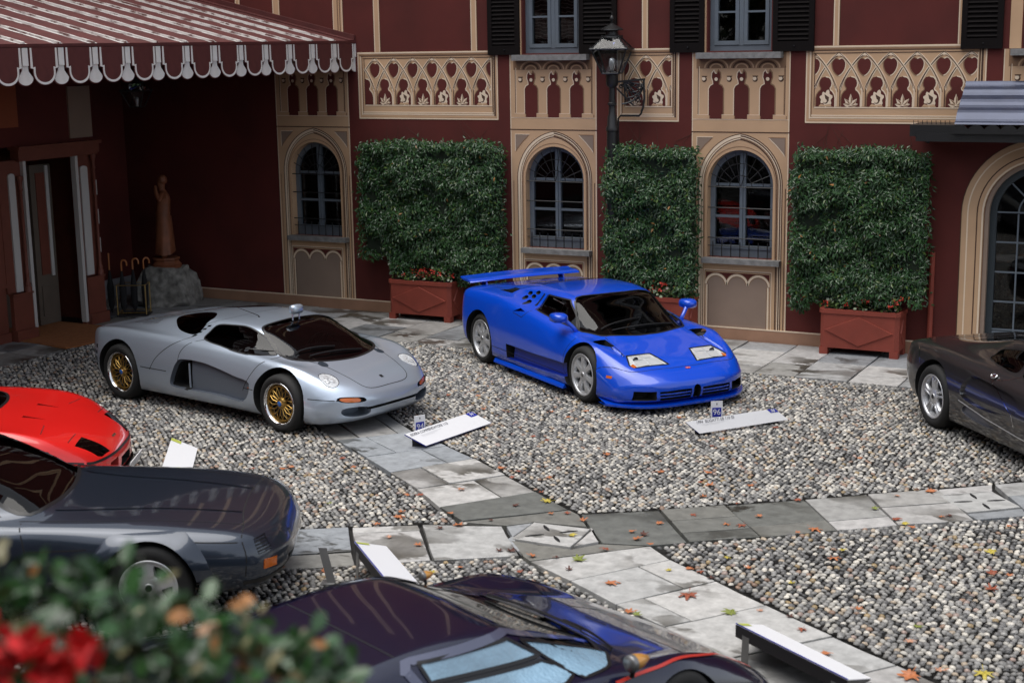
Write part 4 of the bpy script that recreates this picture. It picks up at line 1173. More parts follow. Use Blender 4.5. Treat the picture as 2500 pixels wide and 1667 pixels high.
# ================================================================== LANTERNS
def lantern(parent, z0, s=1.0):
    """four-sided street lantern standing on z0: body flares upwards"""
    w0, w1, h = .115*s, .245*s, .33*s
    b = MB()
    for i in range(4):
        a = PI/4+i*PI/2; c, q = math.cos(a)*1.414, math.sin(a)*1.414; a2 = a+PI/2; c2, q2 = math.cos(a2)*1.414, math.sin(a2)*1.414
        b.tube([(c*w0, q*w0, z0), (c*w1, q*w1, z0+h)], .012*s, 6); b.tube([(c*w0, q*w0, z0), (c2*w0, q2*w0, z0)], .012*s, 6); b.tube([(c*w1*1.06, q*w1*1.06, z0+h), (c2*w1*1.06, q2*w1*1.06, z0+h)], .014*s, 6)
        b.tube([(c*w1, q*w1, z0+h), (c*.11*s, q*.11*s, z0+h+.15*s)], .009*s, 6)
        b.lathe([(0, .035), (.012, .03), (.014, .015), (.008, 0)], 8, c=(c*w1, q*w1, z0+h)); b.lathe([(0, .035), (.010, .03), (.012, .015), (.007, 0)], 8, c=(c*.115*s, q*.115*s, z0+h+.15*s))
    b.build('frame', M['iron'], parent)
    b = MB(); zt = z0+h+.15*s
    b.lathe([(.155*s, zt), (.15*s, zt+.02*s), (.09*s, zt+.035*s), (.08*s, zt+.09*s), (.155*s, zt+.10*s), (.15*s, zt+.115*s), (.09*s, zt+.15*s), (.04*s, zt+.175*s), (.018*s, zt+.19*s), (.018*s, zt+.22*s), (.03*s, zt+.235*s), (.034*s, zt+.26*s), (.02*s, zt+.285*s), (.006*s, zt+.30*s), (.006*s, zt+.34*s), (0, zt+.345*s)], 20)
    b.build('cap', M['iron'], parent, angle=40)
    for i in range(4):
        a = PI/4+i*PI/2; c, q = math.cos(a)*1.414, math.sin(a)*1.414; a2 = a+PI/2; c2, q2 = math.cos(a2)*1.414, math.sin(a2)*1.414
        p = MB(); p.add([(c*w0, q*w0, z0), (c2*w0, q2*w0, z0), (c2*w1, q2*w1, z0+h), (c*w1, q*w1, z0+h)], [(0, 1, 2, 3)]); p.build('pane', M['lampglass'], parent)
        p = MB(); r = .11*s; p.add([(c*w1, q*w1, z0+h), (c2*w1, q2*w1, z0+h), (c2*r, q2*r, zt), (c*r, q*r, zt)], [(0, 1, 2, 3)]); p.build('roof_pane', M['lampglass'], parent)
    b = MB(); b.lathe([(0, z0+.01), (.035*s, z0+.01), (.03*s, z0+.06*s), (.04*s, z0+.10*s), (.045*s, z0+.16*s), (.03*s, z0+.20*s), (0, z0+.21*s)], 12); b.build('bulb', M['lens'], parent, smooth=True)
M['lampglass'] = glass_mat('lantern_glass', (0.78, 0.80, 0.82), 0.03)
lp = empty('lamp_post', (-8.36, -.27, 0), 0.22); tag(lp, 'black cast iron lamp post with four-sided lantern against the red wall', 'lamp post')
b = MB()
b.lathe([(0, 0), (.16, 0), (.16, .25), (.11, .32), (.078, .42), (.076, 2.85), (.088, 2.86), (.088, 2.90), (.070, 2.93), (.066, 3.05), (.05, 3.08), (.046, 3.20), (.062, 3.21), (.062, 3.235), (.045, 3.25), (.042, 3.44), (.075, 3.47), (.085, 3.50), (.085, 3.62), (.12, 3.635), (0, 3.64)], 20)
b.build('post', M['iron'], lp, angle=40)
lantern(lp, 3.64, 1.0)
b = MB()   # ornate bracket to the right
b.bar((0.03, 0, 3.52), (.46, 0, 3.555), .03, .028)
b.bar((0.06, 0, 3.44), (.30, 0, 3.20), .02)
for r, w in ((.30, .02), (.22, .014), (.15, .012), (.08, .012)):
    b.tube([(.46-r+r*math.cos(a)-.02, .015*math.sin(3*a), 3.54-r*1.05*math.sin(a)) for a in [PI/2*i/8 for i in range(9)]], w/2+.004, 6)
for k in range(6):
    a = math.radians(8+k*15); b.tube([(.16+.0*k, 0, 3.53), (.16+.28*math.cos(a), .02*(k % 2), 3.53-.33*math.sin(a))], .010, 5)
for cx_, cz, r in ((.13, 3.46, .035), (.21, 3.42, .04), (.30, 3.36, .045), (.36, 3.28, .04), (.38, 3.45, .05), (.28, 3.48, .035)):
    b.tube([(cx_+r*(1-.06*i)*math.cos(i*.7), .02*(1 if i % 2 else -1)*.4, cz+r*(1-.06*i)*math.sin(i*.7)) for i in range(13)], .0095, 5)
b.tube([(.44, 0, 3.56), (.45, 0, 3.30), (.43, 0, 3.17), (.41, 0, 3.12)], .016, 6)
b.build('scroll_bracket', M['iron'], lp)
b = MB(); b.tube([(.41, 0, 3.14), (.41, 0, 3.10), (.37, .03, 3.06), (.10, .10, 3.06), (.065, .10, 3.02), (.065, .10, 1.2)], .014, 8); b.build('conduit', M['iron'], lp)
lw = empty('hanging_lantern', (-15.45, -1.85, 0), 0.35); tag(lw, 'four-sided lantern with pale blue glass hanging under the awning', 'lantern')
lantern(lw, 3.22, 0.72)
b = MB(); b.tube([(0, 0, 3.75), (0, 0, 4.78)], .012, 6); b.build('chain', M['iron'], lw)

# ================================================================== PLANTING
def leaf_mat(name, rough=0.33):
    m = bpy.data.materials.new(name); m.use_nodes = True
    nt = m.node_tree; b = nt.nodes['Principled BSDF']
    at = nt.nodes.new('ShaderNodeAttribute'); at.attribute_name = 'tone'
    nt.links.new(at.outputs['Color'], b.inputs['Base Color']); b.inputs['Roughness'].default_value = rough
    return m
M['leaf'] = leaf_mat('glossy_leaf', .26); M['petal'] = leaf_mat('petal', .6)
LT = np.array([(0, 0, 0), (.45, .5, .10), (1, 0, -.06), (.45, -.5, .10), (.45, 0, 0)]); LF = np.array([(0, 4, 1), (1, 4, 2), (0, 3, 4), (4, 3, 2)])
def leaf_cloud(name, P, N, L, Wd, cols, parent, m, droop=0.35, seed=1, TT=LT, TF=LF):
    r = np.random.default_rng(seed); n = len(P)
    N = N/np.linalg.norm(N, axis=1, keepdims=True)
    d = r.normal(0, 1, (n, 3)); d[:, 2] -= droop*2
    d -= N*(d*N).sum(1, keepdims=True)*0.85; d /= np.linalg.norm(d, axis=1, keepdims=True)
    s = np.cross(N, d); s /= np.linalg.norm(s, axis=1, keepdims=True); up = np.cross(d, s)
    V = P[:, None, :]+TT[None, :, 0:1]*(d*L[:, None])[:, None, :]+TT[None, :, 1:2]*(s*Wd[:, None])[:, None, :]+TT[None, :, 2:3]*(up*L[:, None])[:, None, :]
    F = (TF[None]+(np.arange(n)*len(TT))[:, None, None]).reshape(-1, 3)
    me = np_mesh(name, V.reshape(-1, 3), F, np.repeat(cols, len(TT), 0)); me.polygons.foreach_set('use_smooth', np.zeros(len(me.polygons), bool)); me.materials.append(m)
    o = bpy.data.objects.new(name, me); COL.objects.link(o)
    if parent is not None: o.parent = parent
    return o
def hedge(x0, x1, z0, z1, yf, label, seed, bite):
    h = empty('trellis_hedge', ((x0+x1)/2, -.05, 0)); tag(h, label, 'hedge', 'clipped evergreen hedges trained up the red wall')
    r = np.random.default_rng(seed); n = int((x1-x0)*(z1-z0)*4300)
    u = r.uniform(x0, x1, n); z = z0+(z1-z0)*r.random(n)**0.95
    bump = .05*np.sin(u*5.1+seed)+.05*np.sin(z*6.3+u*2.2)+.04*np.sin(u*11+z*9+seed)+.03*np.sin(z*17-u*8)
    depth = np.abs(r.normal(0, .055, n))
    y = yf+depth-bump*.9
    lay = np.sin(z*9.5+.7*np.sin(u*3))      # leafy tiers
    y += np.where(lay < -.4, .05, 0)
    # edges: top and side faces get leaves too
    e = r.random(n); ft = e < .10; y[ft] = r.uniform(yf, -.06, ft.sum()); z[ft] = z1+r.normal(0, .025, ft.sum())+bump[ft]*.5
    fs_ = (e > .10) & (e < .18); y[fs_] = r.uniform(yf, -.06, fs_.sum()); sd = r.random(fs_.sum()) < .5; u[fs_] = np.where(sd, x0, x1)+r.normal(0, .03, fs_.sum())
    zb = z0+bite(u)+.10*np.sin(u*7+seed)+.05*np.sin(u*17)
    keep = z > zb
    corner = ((u-x0 < .15) | (x1-u < .15)) & (z > z1-.12) & (r.random(n) < .55)
    keep &= ~corner
    u, y, z = u[keep], y[keep], z[keep]; n = len(u)
    N = np.stack([r.normal(0, .45, n), -1+r.normal(0, .25, n), .55+r.normal(0, .45, n)], 1)
    dk = np.clip((y-yf+.05)/.16, 0, 1)[:, None]
    c = np.array([.030, .075, .024])*r.uniform(.65, 1.35, (n, 1))
    yl = r.random(n) < .06; c[yl] = np.array([.085, .135, .03]); od = r.random(n) < .004; c[od] = (.32, .15, .04)
    f = leaf_cloud('foliage', np.stack([u-h.location.x, y+.05, z], 1), N, r.uniform(.055, .085, n), r.uniform(.022, .032, n), c, h, M['leaf'], seed=seed)
    f['kind'] = 'stuff'
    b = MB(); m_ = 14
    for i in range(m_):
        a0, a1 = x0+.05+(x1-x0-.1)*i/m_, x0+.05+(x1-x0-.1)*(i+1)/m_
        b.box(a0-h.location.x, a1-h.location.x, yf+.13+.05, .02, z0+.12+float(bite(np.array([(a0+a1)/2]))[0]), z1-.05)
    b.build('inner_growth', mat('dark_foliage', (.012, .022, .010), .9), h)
    b = MB()
    for k in range(9):
        xx = x0+.15+(x1-x0-.3)*k/8-h.location.x; b.tube([(xx*.4, -.12, .45), (xx*.8+.05*math.sin(k), -.10, .8), (xx, -.06, z0+.3+.2*(k % 3))], [.012, .009, .006], 5)
    for k in range(7):
        xx = r.uniform(x0+.2, x1-.2)-h.location.x; b.tube([(xx, .03, z1-.05), (xx+r.normal(0, .05), .045, z1+.12), (xx+r.normal(0, .10), .048, z1+r.uniform(.2, .42))], [.003, .0022, .001], 4)
    b.build('stem', mat('bare_twig', (.07, .04, .03), .8), h)
    return h
hedge(-12.50, -10.18, .55, 2.60, -.40, 'broad dark green hedge on the wall left of the middle arched window', 11, lambda u: np.where(u < -12.0, .42-.35*(u+12.56), .16-.12*np.clip((u+11.2), 0, 1)))
hedge(-8.43, -7.16, .50, 2.58, -.40, 'narrow dark green hedge on the wall under the lamp post bracket', 12, lambda u: .10+0*u)
hedge(-5.74, -4.05, .50, 2.60, -.40, 'dark green hedge on the wall left of the arched glass door', 13, lambda u: np.where(u > -4.3, .2, .08)+.25*np.clip(-5.4-u, 0, 1))
def planter(cx, w, label, flabel, seed):
    p = empty('planter', (cx, -.27, 0)); tag(p, label, 'planter', 'red brown wooden planters along the wall')
    hw, d0, d1 = w/2, -.20, .22
    b = MB(); c = .05
    foot = [(-hw, d0+c), (-hw+c, d0), (hw-c, d0), (hw, d0+c), (hw, d1), (-hw, d1)]
    b.prism(foot, xf, .09, .545)
    for x in (-hw+.055, hw-.055):
        for y in (d0+.05, d1-.05): b.box(x-.055, x+.055, y-.05, y+.05, 0, .09)
    b.build('box', M['terracotta'], p)
    b = MB(); r_ = .015; top = [(-hw-r_, d0+c-r_), (-hw+c-r_, d0-r_), (hw-c+r_, d0-r_), (hw+r_, d0+c-r_), (hw+r_, d1+r_), (-hw-r_, d1+r_)]
    b.prism(top, xf, .545, .60); b.build('rim', M['terracotta'], p)
    b = MB(); b.prism([(-hw+.04, d0+.05), (hw-.04, d0+.05), (hw-.04, d1-.03), (-hw+.04, d1-.03)], xf, .59, .606); b.build('soil', M['soil'], p)
    def diamond(T, L, h):
        bb = MB(); bb.add([T(-L, 0, 0), T(0, -h, 0), T(L, 0, 0), T(0, h, 0), T(-L+.012, 0, .016), T(0, -h+.006, .016), T(L-.012, 0, .016), T(0, h-.006, .016)], [(4, 5, 6, 7), (0, 1, 5, 4), (1, 2, 6, 5), (2, 3, 7, 6), (3, 0, 4, 7)])
        bb.build('diamond_panel', M['terracotta'], p)
    diamond(lambda u, v, d: (u, d0-d, .325+v), hw-.065, .195)
    diamond(lambda u, v, d: (hw+d, (d0+d1)/2+.02+u, .325+v), .13, .17); diamond(lambda u, v, d: (-hw-d, (d0+d1)/2+.02-u, .325+v), .13, .17)
    r = np.random.default_rng(seed); f = empty('begonias', (cx, -.27, .60)); tag(f, flabel, 'flowers', 'red begonias planted in the wall planters')
    n = 620; u = r.uniform(-hw+.05, hw-.02, n); v = r.uniform(d0+.02, .12, n); z = np.abs(r.normal(0, .075, n))+.02
    col = np.array([.055, .085, .025])*r.uniform(.6, 1.5, (n, 1)); rd = r.random(n) < .2; col[rd] = (.09, .05, .03)
    RT_ = np.array([(0, 0, 0), (.3, .45, .05), (.75, .42, .02), (1, 0, 0), (.75, -.42, .02), (.3, -.45, .05)]); RF = np.array([(0, 1, 2), (0, 2, 3), (0, 3, 4), (0, 4, 5)])
    o = leaf_cloud('foliage', np.stack([u, v, z], 1), np.stack([r.normal(0, .6, n), r.normal(-.5, .5, n), np.ones(n)*.9], 1), r.uniform(.03, .055, n), r.uniform(.028, .05, n), col, f, M['leaf'], .1, seed, RT_, RF); o['kind'] = 'stuff'
    for k in range(30):
        cx_, cy_, cz = r.uniform(-hw+.04, hw+.02), r.uniform(d0, .05), r.uniform(.07, .19)
        m_ = 9; P = np.array([cx_, cy_, cz])+r.normal(0, .016, (m_, 3)); cc = np.tile(np.array([[.62, .045, .025]]), (m_, 1))*r.uniform(.7, 1.1, (m_, 1))
        leaf_cloud('blossom', P, r.normal(0, 1, (m_, 3))+np.array([0, -.8, .5]), r.uniform(.018, .03, m_), r.uniform(.02, .03, m_), cc, f, M['petal'], 0, seed+k, RT_, RF)
planter(-11.44, 1.07, 'red brown planter with diamond relief behind the tail of the blue car', 'red begonias in the planter behind the tail of the blue car', 21)
planter(-7.70, 1.07, 'red brown planter mostly hidden behind the blue car windscreen', 'red begonias in the planter behind the blue car windscreen', 22)
planter(-4.80, 1.03, 'red brown planter with diamond relief beside the arched glass door', 'bright red begonias in the planter beside the arched glass door', 23)

# ================================================================== DISPLAY BOARDS
def put(me, parent, O, ux, uy, m, name='lettering'):
    """lay a text mesh into the plane spanned by ux (reading direction) and uy at O"""
    ux = Vector(ux).normalized(); uy = Vector(uy); uy = (uy-ux*uy.dot(ux)).normalized(); uz = ux.cross(uy)
    me.transform(Matrix(((ux.x, uy.x, uz.x, O[0]), (ux.y, uy.y, uz.y, O[1]), (ux.z, uy.z, uz.z, O[2]), (0, 0, 0, 1))))
    me.materials.clear(); me.materials.append(m)
    o = bpy.data.objects.new(name, me); COL.objects.link(o); o.parent = parent
def wedge(front, back, label, corner, edge, text=None, num=None, group='slanted white display boards on the ground', legs=False, side=1):
    F0, F1, B0, B1 = Vector(front[0]), Vector(front[1]), Vector(back[0]), Vector(back[1])
    B1 = F1+(B0-F0); O = (F0+F1+B0+B1)/4; O.z = 0
    e = empty('display_board', O); tag(e, label, 'display board', group)
    F0, F1, B0, B1 = [p-O for p in (F0, F1, B0, B1)]
    n = (F1-F0).cross(B0-F0).normalized()
    if n.z < 0: n = -n
    t = .012
    b = MB(); b.add([F0, F1, B1, B0, F0-n*t, F1-n*t, B1-n*t, B0-n*t], [(0, 1, 2, 3), (7, 6, 5, 4), (0, 4, 5, 1), (1, 5, 6, 2), (2, 6, 7, 3), (3, 7, 4, 0)], 1)
    b.add([F0+n*.002, F1+n*.002, B1+n*.002, B0+n*.002], [(0, 1, 2, 3)], 0)
    b.build('panel', None, e, mats=[M['white'], edge])
    ux = (F1-F0).normalized(); uv = (B0-F0)
    L = (F1-F0).length; Wd = uv.length
    P = lambda a, c: F0+ux*L*a+uv*c+n*.004
    b = MB(); a0, a1, c0, c1 = corner[1]
    b.add([P(a0, c0), P(a1, c0), P(a1, c1), P(a0, c1)], [(0, 1, 2, 3)]); b.build('corner_tag', corner[0], e)
    # supports: triangular plates
    for a in (.12, .88):
        b = MB()
        f, k = F0+ux*L*a-n*t, B0+ux*L*a-n*t
        q = k.copy(); q.z = 0.0; r = f.copy(); r.z = 0.0
        w = ux*.012
        b.add([f-w, k-w, q-w, r-w, f+w, k+w, q+w, r+w], [(0, 1, 2, 3), (7, 6, 5, 4), (0, 4, 5, 1), (1, 5, 6, 2), (2, 6, 7, 3), (3, 7, 4, 0)])
        b.build('support', M['signdark'], e)
    if text:
        me = text_mesh(text, .044); put(me, e, P(.30, .83)+n*.001, ux, uv, M['ink'])
        b = MB()
        for k in range(3): b.add([P(.12, .66-.05*k), P(.42-.06*k, .66-.05*k), P(.42-.06*k, .65-.05*k), P(.12, .65-.05*k)], [(0, 1, 2, 3)])
        b.build('small_print', mat('faint_print', (.6, .6, .62), .5), e)
    if num:
        me = text_mesh(num, .055); put(me, e, P((a0+a1)/2, (c0+c1)/2)+n*.002, ux, uv, M['white'])
    return e
wedge([(-7.647,-6.671,.03),(-7.477,-5.565,.03)], [(-7.828,-6.786,.16),(-7.704,-5.60,.16)], 'white board with blue corner on the flagstones in front of the silver car', (M['navyblue'], (.90, 1.0, .70, 1.0)), M['navyblue'], 'ISDERA COMMENDATORE 112i', '94')
wedge([(-5.267,-5.076,.03),(-4.603,-4.138,.03)], [(-5.396,-5.159,.16),(-4.782,-4.187,.16)], 'white board with blue corner on the pebbles in front of the blue car', (M['navyblue'], (.91, 1.0, .70, 1.0)), M['navyblue'], '1994  BUGATTI EB 110 SS', '96')
wedge([(-8.96,-8.84,.03),(-9.757,-7.718,.03)], [(-9.20,-8.95,.14),(-10.0,-7.83,.14)], 'white board with lime corner standing behind the black coupe bonnet', (M['lime'], (.93, 1.0, .62, 1.0)), M['white'])
def tilted(back, front, label):
    B0, B1, F0, F1 = [Vector(p) for p in back+front]
    F1 = B1+(F0-B0); O = (B0+B1+F0+F1)/4; O.z = 0
    e = empty('display_board', O); tag(e, label, 'display board', 'slanted white display boards on the ground')
    B0, B1, F0, F1 = [p-O for p in (B0, B1, F0, F1)]
    n = (F0-B0).cross(B1-B0).normalized()
    if n.z < 0: n = -n
    b = MB(); b.add([B0, B1, F1, F0, B0-n*.006, B1-n*.006, F1-n*.006, F0-n*.006], [(0, 1, 2, 3), (7, 6, 5, 4), (0, 4, 5, 1), (1, 5, 6, 2), (2, 6, 7, 3), (3, 7, 4, 0)]); b.build('panel', M['white'], e)
    dn = Vector((0, 0, -.085)); sh_ = (F0-B0)*.06
    A0, A1 = B0-n*.008, B1-n*.008
    b = MB(); q = [A0, A1, A1+dn, A0+dn]; q2 = [p+(F0-B0)*.9*.5+Vector((0, 0, -.05)) for p in (A0, A1)]
    G0, G1 = F0-n*.012, F1-n*.012
    b.add([A0, A1, A1+dn, A0+dn, G0, G1], [(0, 1, 2, 3), (0, 3, 4), (1, 5, 2), (3, 2, 5, 4), (0, 4, 5, 1)]); b.build('tray', M['signdark'], e)
    b = MB(); P = lambda a, c: B0+(B1-B0)*a+(F0-B0)*c+n*.003
    b.add([P(0, 0), P(.045, 0), P(.045, .42), P(0, .42)], [(0, 1, 2, 3)]); b.build('corner_tag', M['lime'], e)
    b = MB(); b.ribbon([(0, 0), (1, 0)], .016, lambda u, v, d: tuple(B0+(B1-B0)*u+(F0-B0).normalized()*v+n*d), 0, .004); b.build('edge_strip', M['navyblue'], e)
    ux = (B1-B0).normalized(); out = (B0-F0); out.z = 0; out.normalize()
    for a in (.10, .90):
        t = A0+(A1-A0)*a+Vector((0, 0, -.05)); g_ = t+out*.02; g_.z = 0.0
        b = MB(); b.obox((t+g_)/2, ux*.035, out*.003, (t-g_)/2); b.build('leg', M['steel'], e)
M['steel'] = mat('grey_steel', (.22, .22, .22), .35, .6)
tilted([(-3.025,-10.427,.27),(-2.127,-10.985,.27)], [(-3.008,-9.898,.07),(-2.035,-10.474,.07)], 'white board on steel legs beside the nose of the navy car')
tilted([(-6.251,-10.101,.27),(-5.532,-10.757,.27)], [(-6.29,-9.59,.07),(-5.631,-10.186,.07)], 'white board on the flagstones between the black coupe and the navy car')
o = MB(); o.obox((0, 0, .13), (.03, .012, 0), (.001, -.003, 0), (-.05, .02, .13)); o.obox((.02, -.02, .003), (.05, .02, 0), (.02, -.05, 0), (0, 0, .003))
o = o.build('sign_stand', M['steel']); o.location = (-6.36, -10.33, 0.004); tag(o, 'bent grey steel sign stand leaning on the pebbles by the black coupe', 'stand')
def card(loc, yaw, num, label):
    c = empty('number_card', loc, yaw); tag(c, label, 'number card', 'upright number cards of the display cars')
    b = MB(); b.box(-.063, .063, -.004, .004, 0.0, .205); b.build('card', M['white'], c)
    b = MB(); b.box(-.048, .048, -.0065, -.0045, .035, .135); b.build('blue_square', M['navyblue'], c)
    me = text_mesh(num, .085); put(me, c, (0, -.0075, .085), (1, 0, 0), (0, 0, 1), M['white'], 'number')
    b = MB(); b.box(-.004, .004, -.0065, -.0045, .165, .185); b.build('crest', M['signdark'], c)
card((-7.83, -6.48, .085), math.radians(60), '94', 'upright card with blue 94 behind the board of the silver car')
card((-5.23, -4.66, .085), math.radians(32), '96', 'upright card with blue 96 under the nose of the blue car')
LEAVES = [(-9.23,-7.14,'o',0.08),(-8.81,-8.04,'r',0.08),(-8.54,-7.92,'o',0.1),(-8.48,-7.84,'o',0.08),(-8.21,-7.38,'r',0.09),(-7.93,-7.57,'o',0.08),(-8.23,-8.7,'o',0.11),(-6.96,-8.15,'o',0.08),(-6.85,-8.1,'r',0.1),(-6.71,-8.75,'o',0.13),(-6.74,-8.61,'o',0.1),(-6.77,-9.0,'o',0.09),(-6.33,-8.46,'o',0.08),(-6.61,-7.77,'o',0.1),(-6.11,-8.72,'o',0.13),(-6.21,-8.84,'d',0.09),(-5.93,-8.01,'d',0.09),(-5.71,-7.78,'y',0.13),(-6.6,-7.01,'o',0.11),(-6.38,-7.05,'r',0.07),(-6.35,-7.25,'r',0.07),(-5.88,-7.58,'r',0.07),(-5.53,-8.1,'o',0.07),(-5.41,-8.03,'r',0.08),(-5.2,-8.15,'o',0.09),(-5.93,-8.47,'d',0.06),(-6.16,-9.31,'o',0.09),(-6.48,-9.23,'p',0.07),(-5.48,-9.14,'d',0.08),(-5.4,-9.11,'d',0.11),(-5.18,-9.14,'o',0.1),(-5.12,-8.55,'y',0.11),(-4.7,-8.76,'r',0.1),(-4.81,-9.08,'g',0.14),(-4.99,-9.09,'d',0.07),(-4.78,-9.31,'d',0.08),(-5.58,-9.64,'o',0.07),(-5.11,-9.53,'r',0.07),(-4.91,-9.68,'p',0.08),(-6.5,-10.17,'o',0.11),(-6.87,-10.25,'o',0.09),(-7.47,-8.66,'g',0.07),(-5.72,-9.83,'y',0.07),(-5.14,-6.5,'o',0.12),(-4.7,-6.34,'o',0.12),(-4.67,-6.67,'r',0.08),(-4.55,-6.73,'o',0.12),(-4.21,-6.57,'o',0.09),(-4.48,-7.09,'o',0.09),(-6.02,-7.1,'o',0.08),(-3.54,-5.26,'o',0.08),(-3.68,-6.81,'r',0.09),(-4.14,-7.13,'r',0.06),(-4.57,-7.95,'o',0.09),(-4.7,-8.24,'o',0.08),(-4.59,-8.41,'o',0.11),(-4.58,-8.28,'d',0.1),(-4.03,-7.73,'o',0.09),(-3.91,-7.7,'r',0.11),(-3.85,-7.41,'o',0.08),(-4.39,-7.6,'r',0.08),(-3.33,-7.55,'o',0.15),(-3.42,-7.71,'o',0.06),(-2.92,-6.33,'p',0.08),(-2.68,-6.06,'o',0.14),(-3.01,-6.79,'g',0.09),(-2.77,-7.01,'r',0.12),(-2.68,-7.11,'y',0.11),(-2.59,-7.17,'o',0.09),(-2.44,-6.77,'o',0.07),(-2.37,-6.71,'d',0.08),(-2.79,-6.08,'d',0.07),(-4.42,-8.49,'o',0.08),(-2.98,-8.2,'o',0.13),(-2.97,-7.99,'y',0.09),(-3.74,-8.54,'y',0.08),(-3.51,-8.7,'o',0.09),(-3.94,-8.9,'o',0.09),(-3.83,-8.93,'r',0.08),(-3.71,-9.03,'d',0.08),(-4.06,-8.99,'y',0.07),(-4.37,-9.45,'o',0.15),(-3.74,-9.42,'r',0.18),(-3.33,-9.64,'g',0.15),(-4.01,-9.94,'o',0.12),(-3.93,-9.97,'g',0.08),(-3.15,-9.5,'p',0.06),(-2.93,-9.53,'d',0.08),(-2.78,-9.71,'r',0.09),(-3.11,-8.88,'y',0.08),(-2.52,-10.05,'o',0.1),(-2.53,-9.18,'o',0.08),(-2.05,-9.62,'p',0.09),(-2.07,-9.33,'g',0.09),(-1.79,-8.03,'r',0.11),(-1.67,-8.02,'o',0.08),(-1.88,-7.54,'y',0.12),(-1.73,-8.38,'r',0.13),(-1.93,-10.16,'o',0.18),(-1.78,-10.02,'p',0.12),(-1.51,-9.94,'y',0.16),(-1.87,-6.81,'o',0.06),(-8.26,-4.45,'o',0.08),(-8.59,-4.56,'r',0.08),(-7.11,-4.79,'o',0.09),(-6.86,-4.94,'o',0.08),(-6.78,-4.6,'o',0.09),(-7.57,-4.99,'r',0.08),(-7.89,-5.0,'o',0.09),(-6.84,-5.82,'r',0.08),(-6.64,-5.89,'r',0.08),(-5.85,-6.16,'o',0.1),(-5.72,-4.48,'o',0.08),(-5.0,-5.42,'r',0.07),(-4.99,-5.12,'o',0.09),(-4.63,-4.45,'r',0.1),(-4.94,-3.39,'o',0.09),(-5.1,-3.32,'r',0.08),(-7.84,-4.21,'y',0.06)]

def plane_leaf_mesh(name, seed, m):
    r = random.Random(seed); bm = bmesh.new(); pts = []
    lob = [(-150, .42), (-120, .30), (-95, .62), (-72, .40), (-50, .85), (-28, .50), (0, 1.0), (28, .50), (50, .85), (72, .40), (95, .62), (120, .30), (150, .42), (180, .18)]
    for a, q in lob:
        for da, k in ((-7, .86), (0, 1.0), (7, .88)) if q > .4 else ((0, 1.0),):
            t = math.radians(a+da+r.uniform(-3, 3)); rr = .52*q*k*r.uniform(.9, 1.1); pts.append((rr*math.cos(t), rr*math.sin(t)))
    cu, cv = r.uniform(-.5, .5), r.uniform(.1, .7)
    z = lambda x, y: .18*cv*(x*x+y*y)*2+.12*cu*x*y+.05*math.sin(9*x)*math.sin(8*y+seed)
    c = bm.verts.new((0, 0, .02)); ring = [bm.verts.new((x, y, z(x, y)+.02)) for x, y in pts]; mid = [bm.verts.new((x*.5, y*.5, z(x*.5, y*.5)+.03)) for x, y in pts]
    n = len(pts)
    for i in range(n):
        j = (i+1) % n
        bm.faces.new((c, mid[i], mid[j])); bm.faces.new((mid[i], ring[i], ring[j], mid[j]))
    a = bm.verts.new((-.10, .008, .02)); b_ = bm.verts.new((-.46, .012, .05)); d = bm.verts.new((-.46, -.012, .05)); e = bm.verts.new((-.10, -.008, .02)); bm.faces.new((a, b_, d, e))
    me = bpy.data.meshes.new(name); bm.to_mesh(me); bm.free(); me.materials.append(m); return me
LC = {'o': (.42, .145, .055), 'r': (.26, .070, .035), 'd': (.085, .030, .020), 'y': (.42, .34, .05), 'g': (.17, .20, .035), 'p': (.48, .25, .16)}
LN = {'o': 'orange', 'r': 'russet', 'd': 'dark brown', 'y': 'yellow', 'g': 'olive green', 'p': 'pale pink brown'}
for k in LC: M['fall_'+k] = mat('fallen_leaf_'+k, LC[k], .55, var=.25, vscale=9)
lmesh = {k: [plane_leaf_mesh('leaf', 10*i+ord(k), M['fall_'+k]) for i in range(4)] for k in LC}
def zone(x, y):
    on = 'flagstones' if any(in_poly(np.array([x]), np.array([y]), pl)[0] for pl in ALL_SLABS) else 'pebbles'
    spots = [((-7.9, -6.3), 'the board of the silver car'), ((-5.0, -4.6), 'the board of the blue car'), ((-5.29, -8.57), 'the carved crossing stone'), ((-2.22, -6.18), 'the right carved stone'), ((-2.6, -10.3), 'the board beside the navy car nose'), ((-6.0, -10.1), 'the black coupe board'), ((-8.2, -8.3), 'the black coupe bonnet'), ((-3.8, -9.4), 'the navy car windscreen'), ((-6.4, -7.3), 'the upper path'), ((-3.6, -7.4), 'the right hand path'), ((-4.4, -6.2), 'the open pebble field'), ((-1.9, -8.4), 'the right lower pebbles'), ((-7.0, -5.0), 'the gap between the cars'), ((-3.0, -8.6), 'the lower path edge')]
    return on, min(spots, key=lambda s: (s[0][0]-x)**2+(s[0][1]-y)**2)[1]
seen = {}; LAB = {}
items = []
for x, y, c, s in LEAVES:
    on, near_ = zone(x, y); items.append((x, y, c, s, on, near_)); seen.setdefault((c, on, near_), []).append(s)
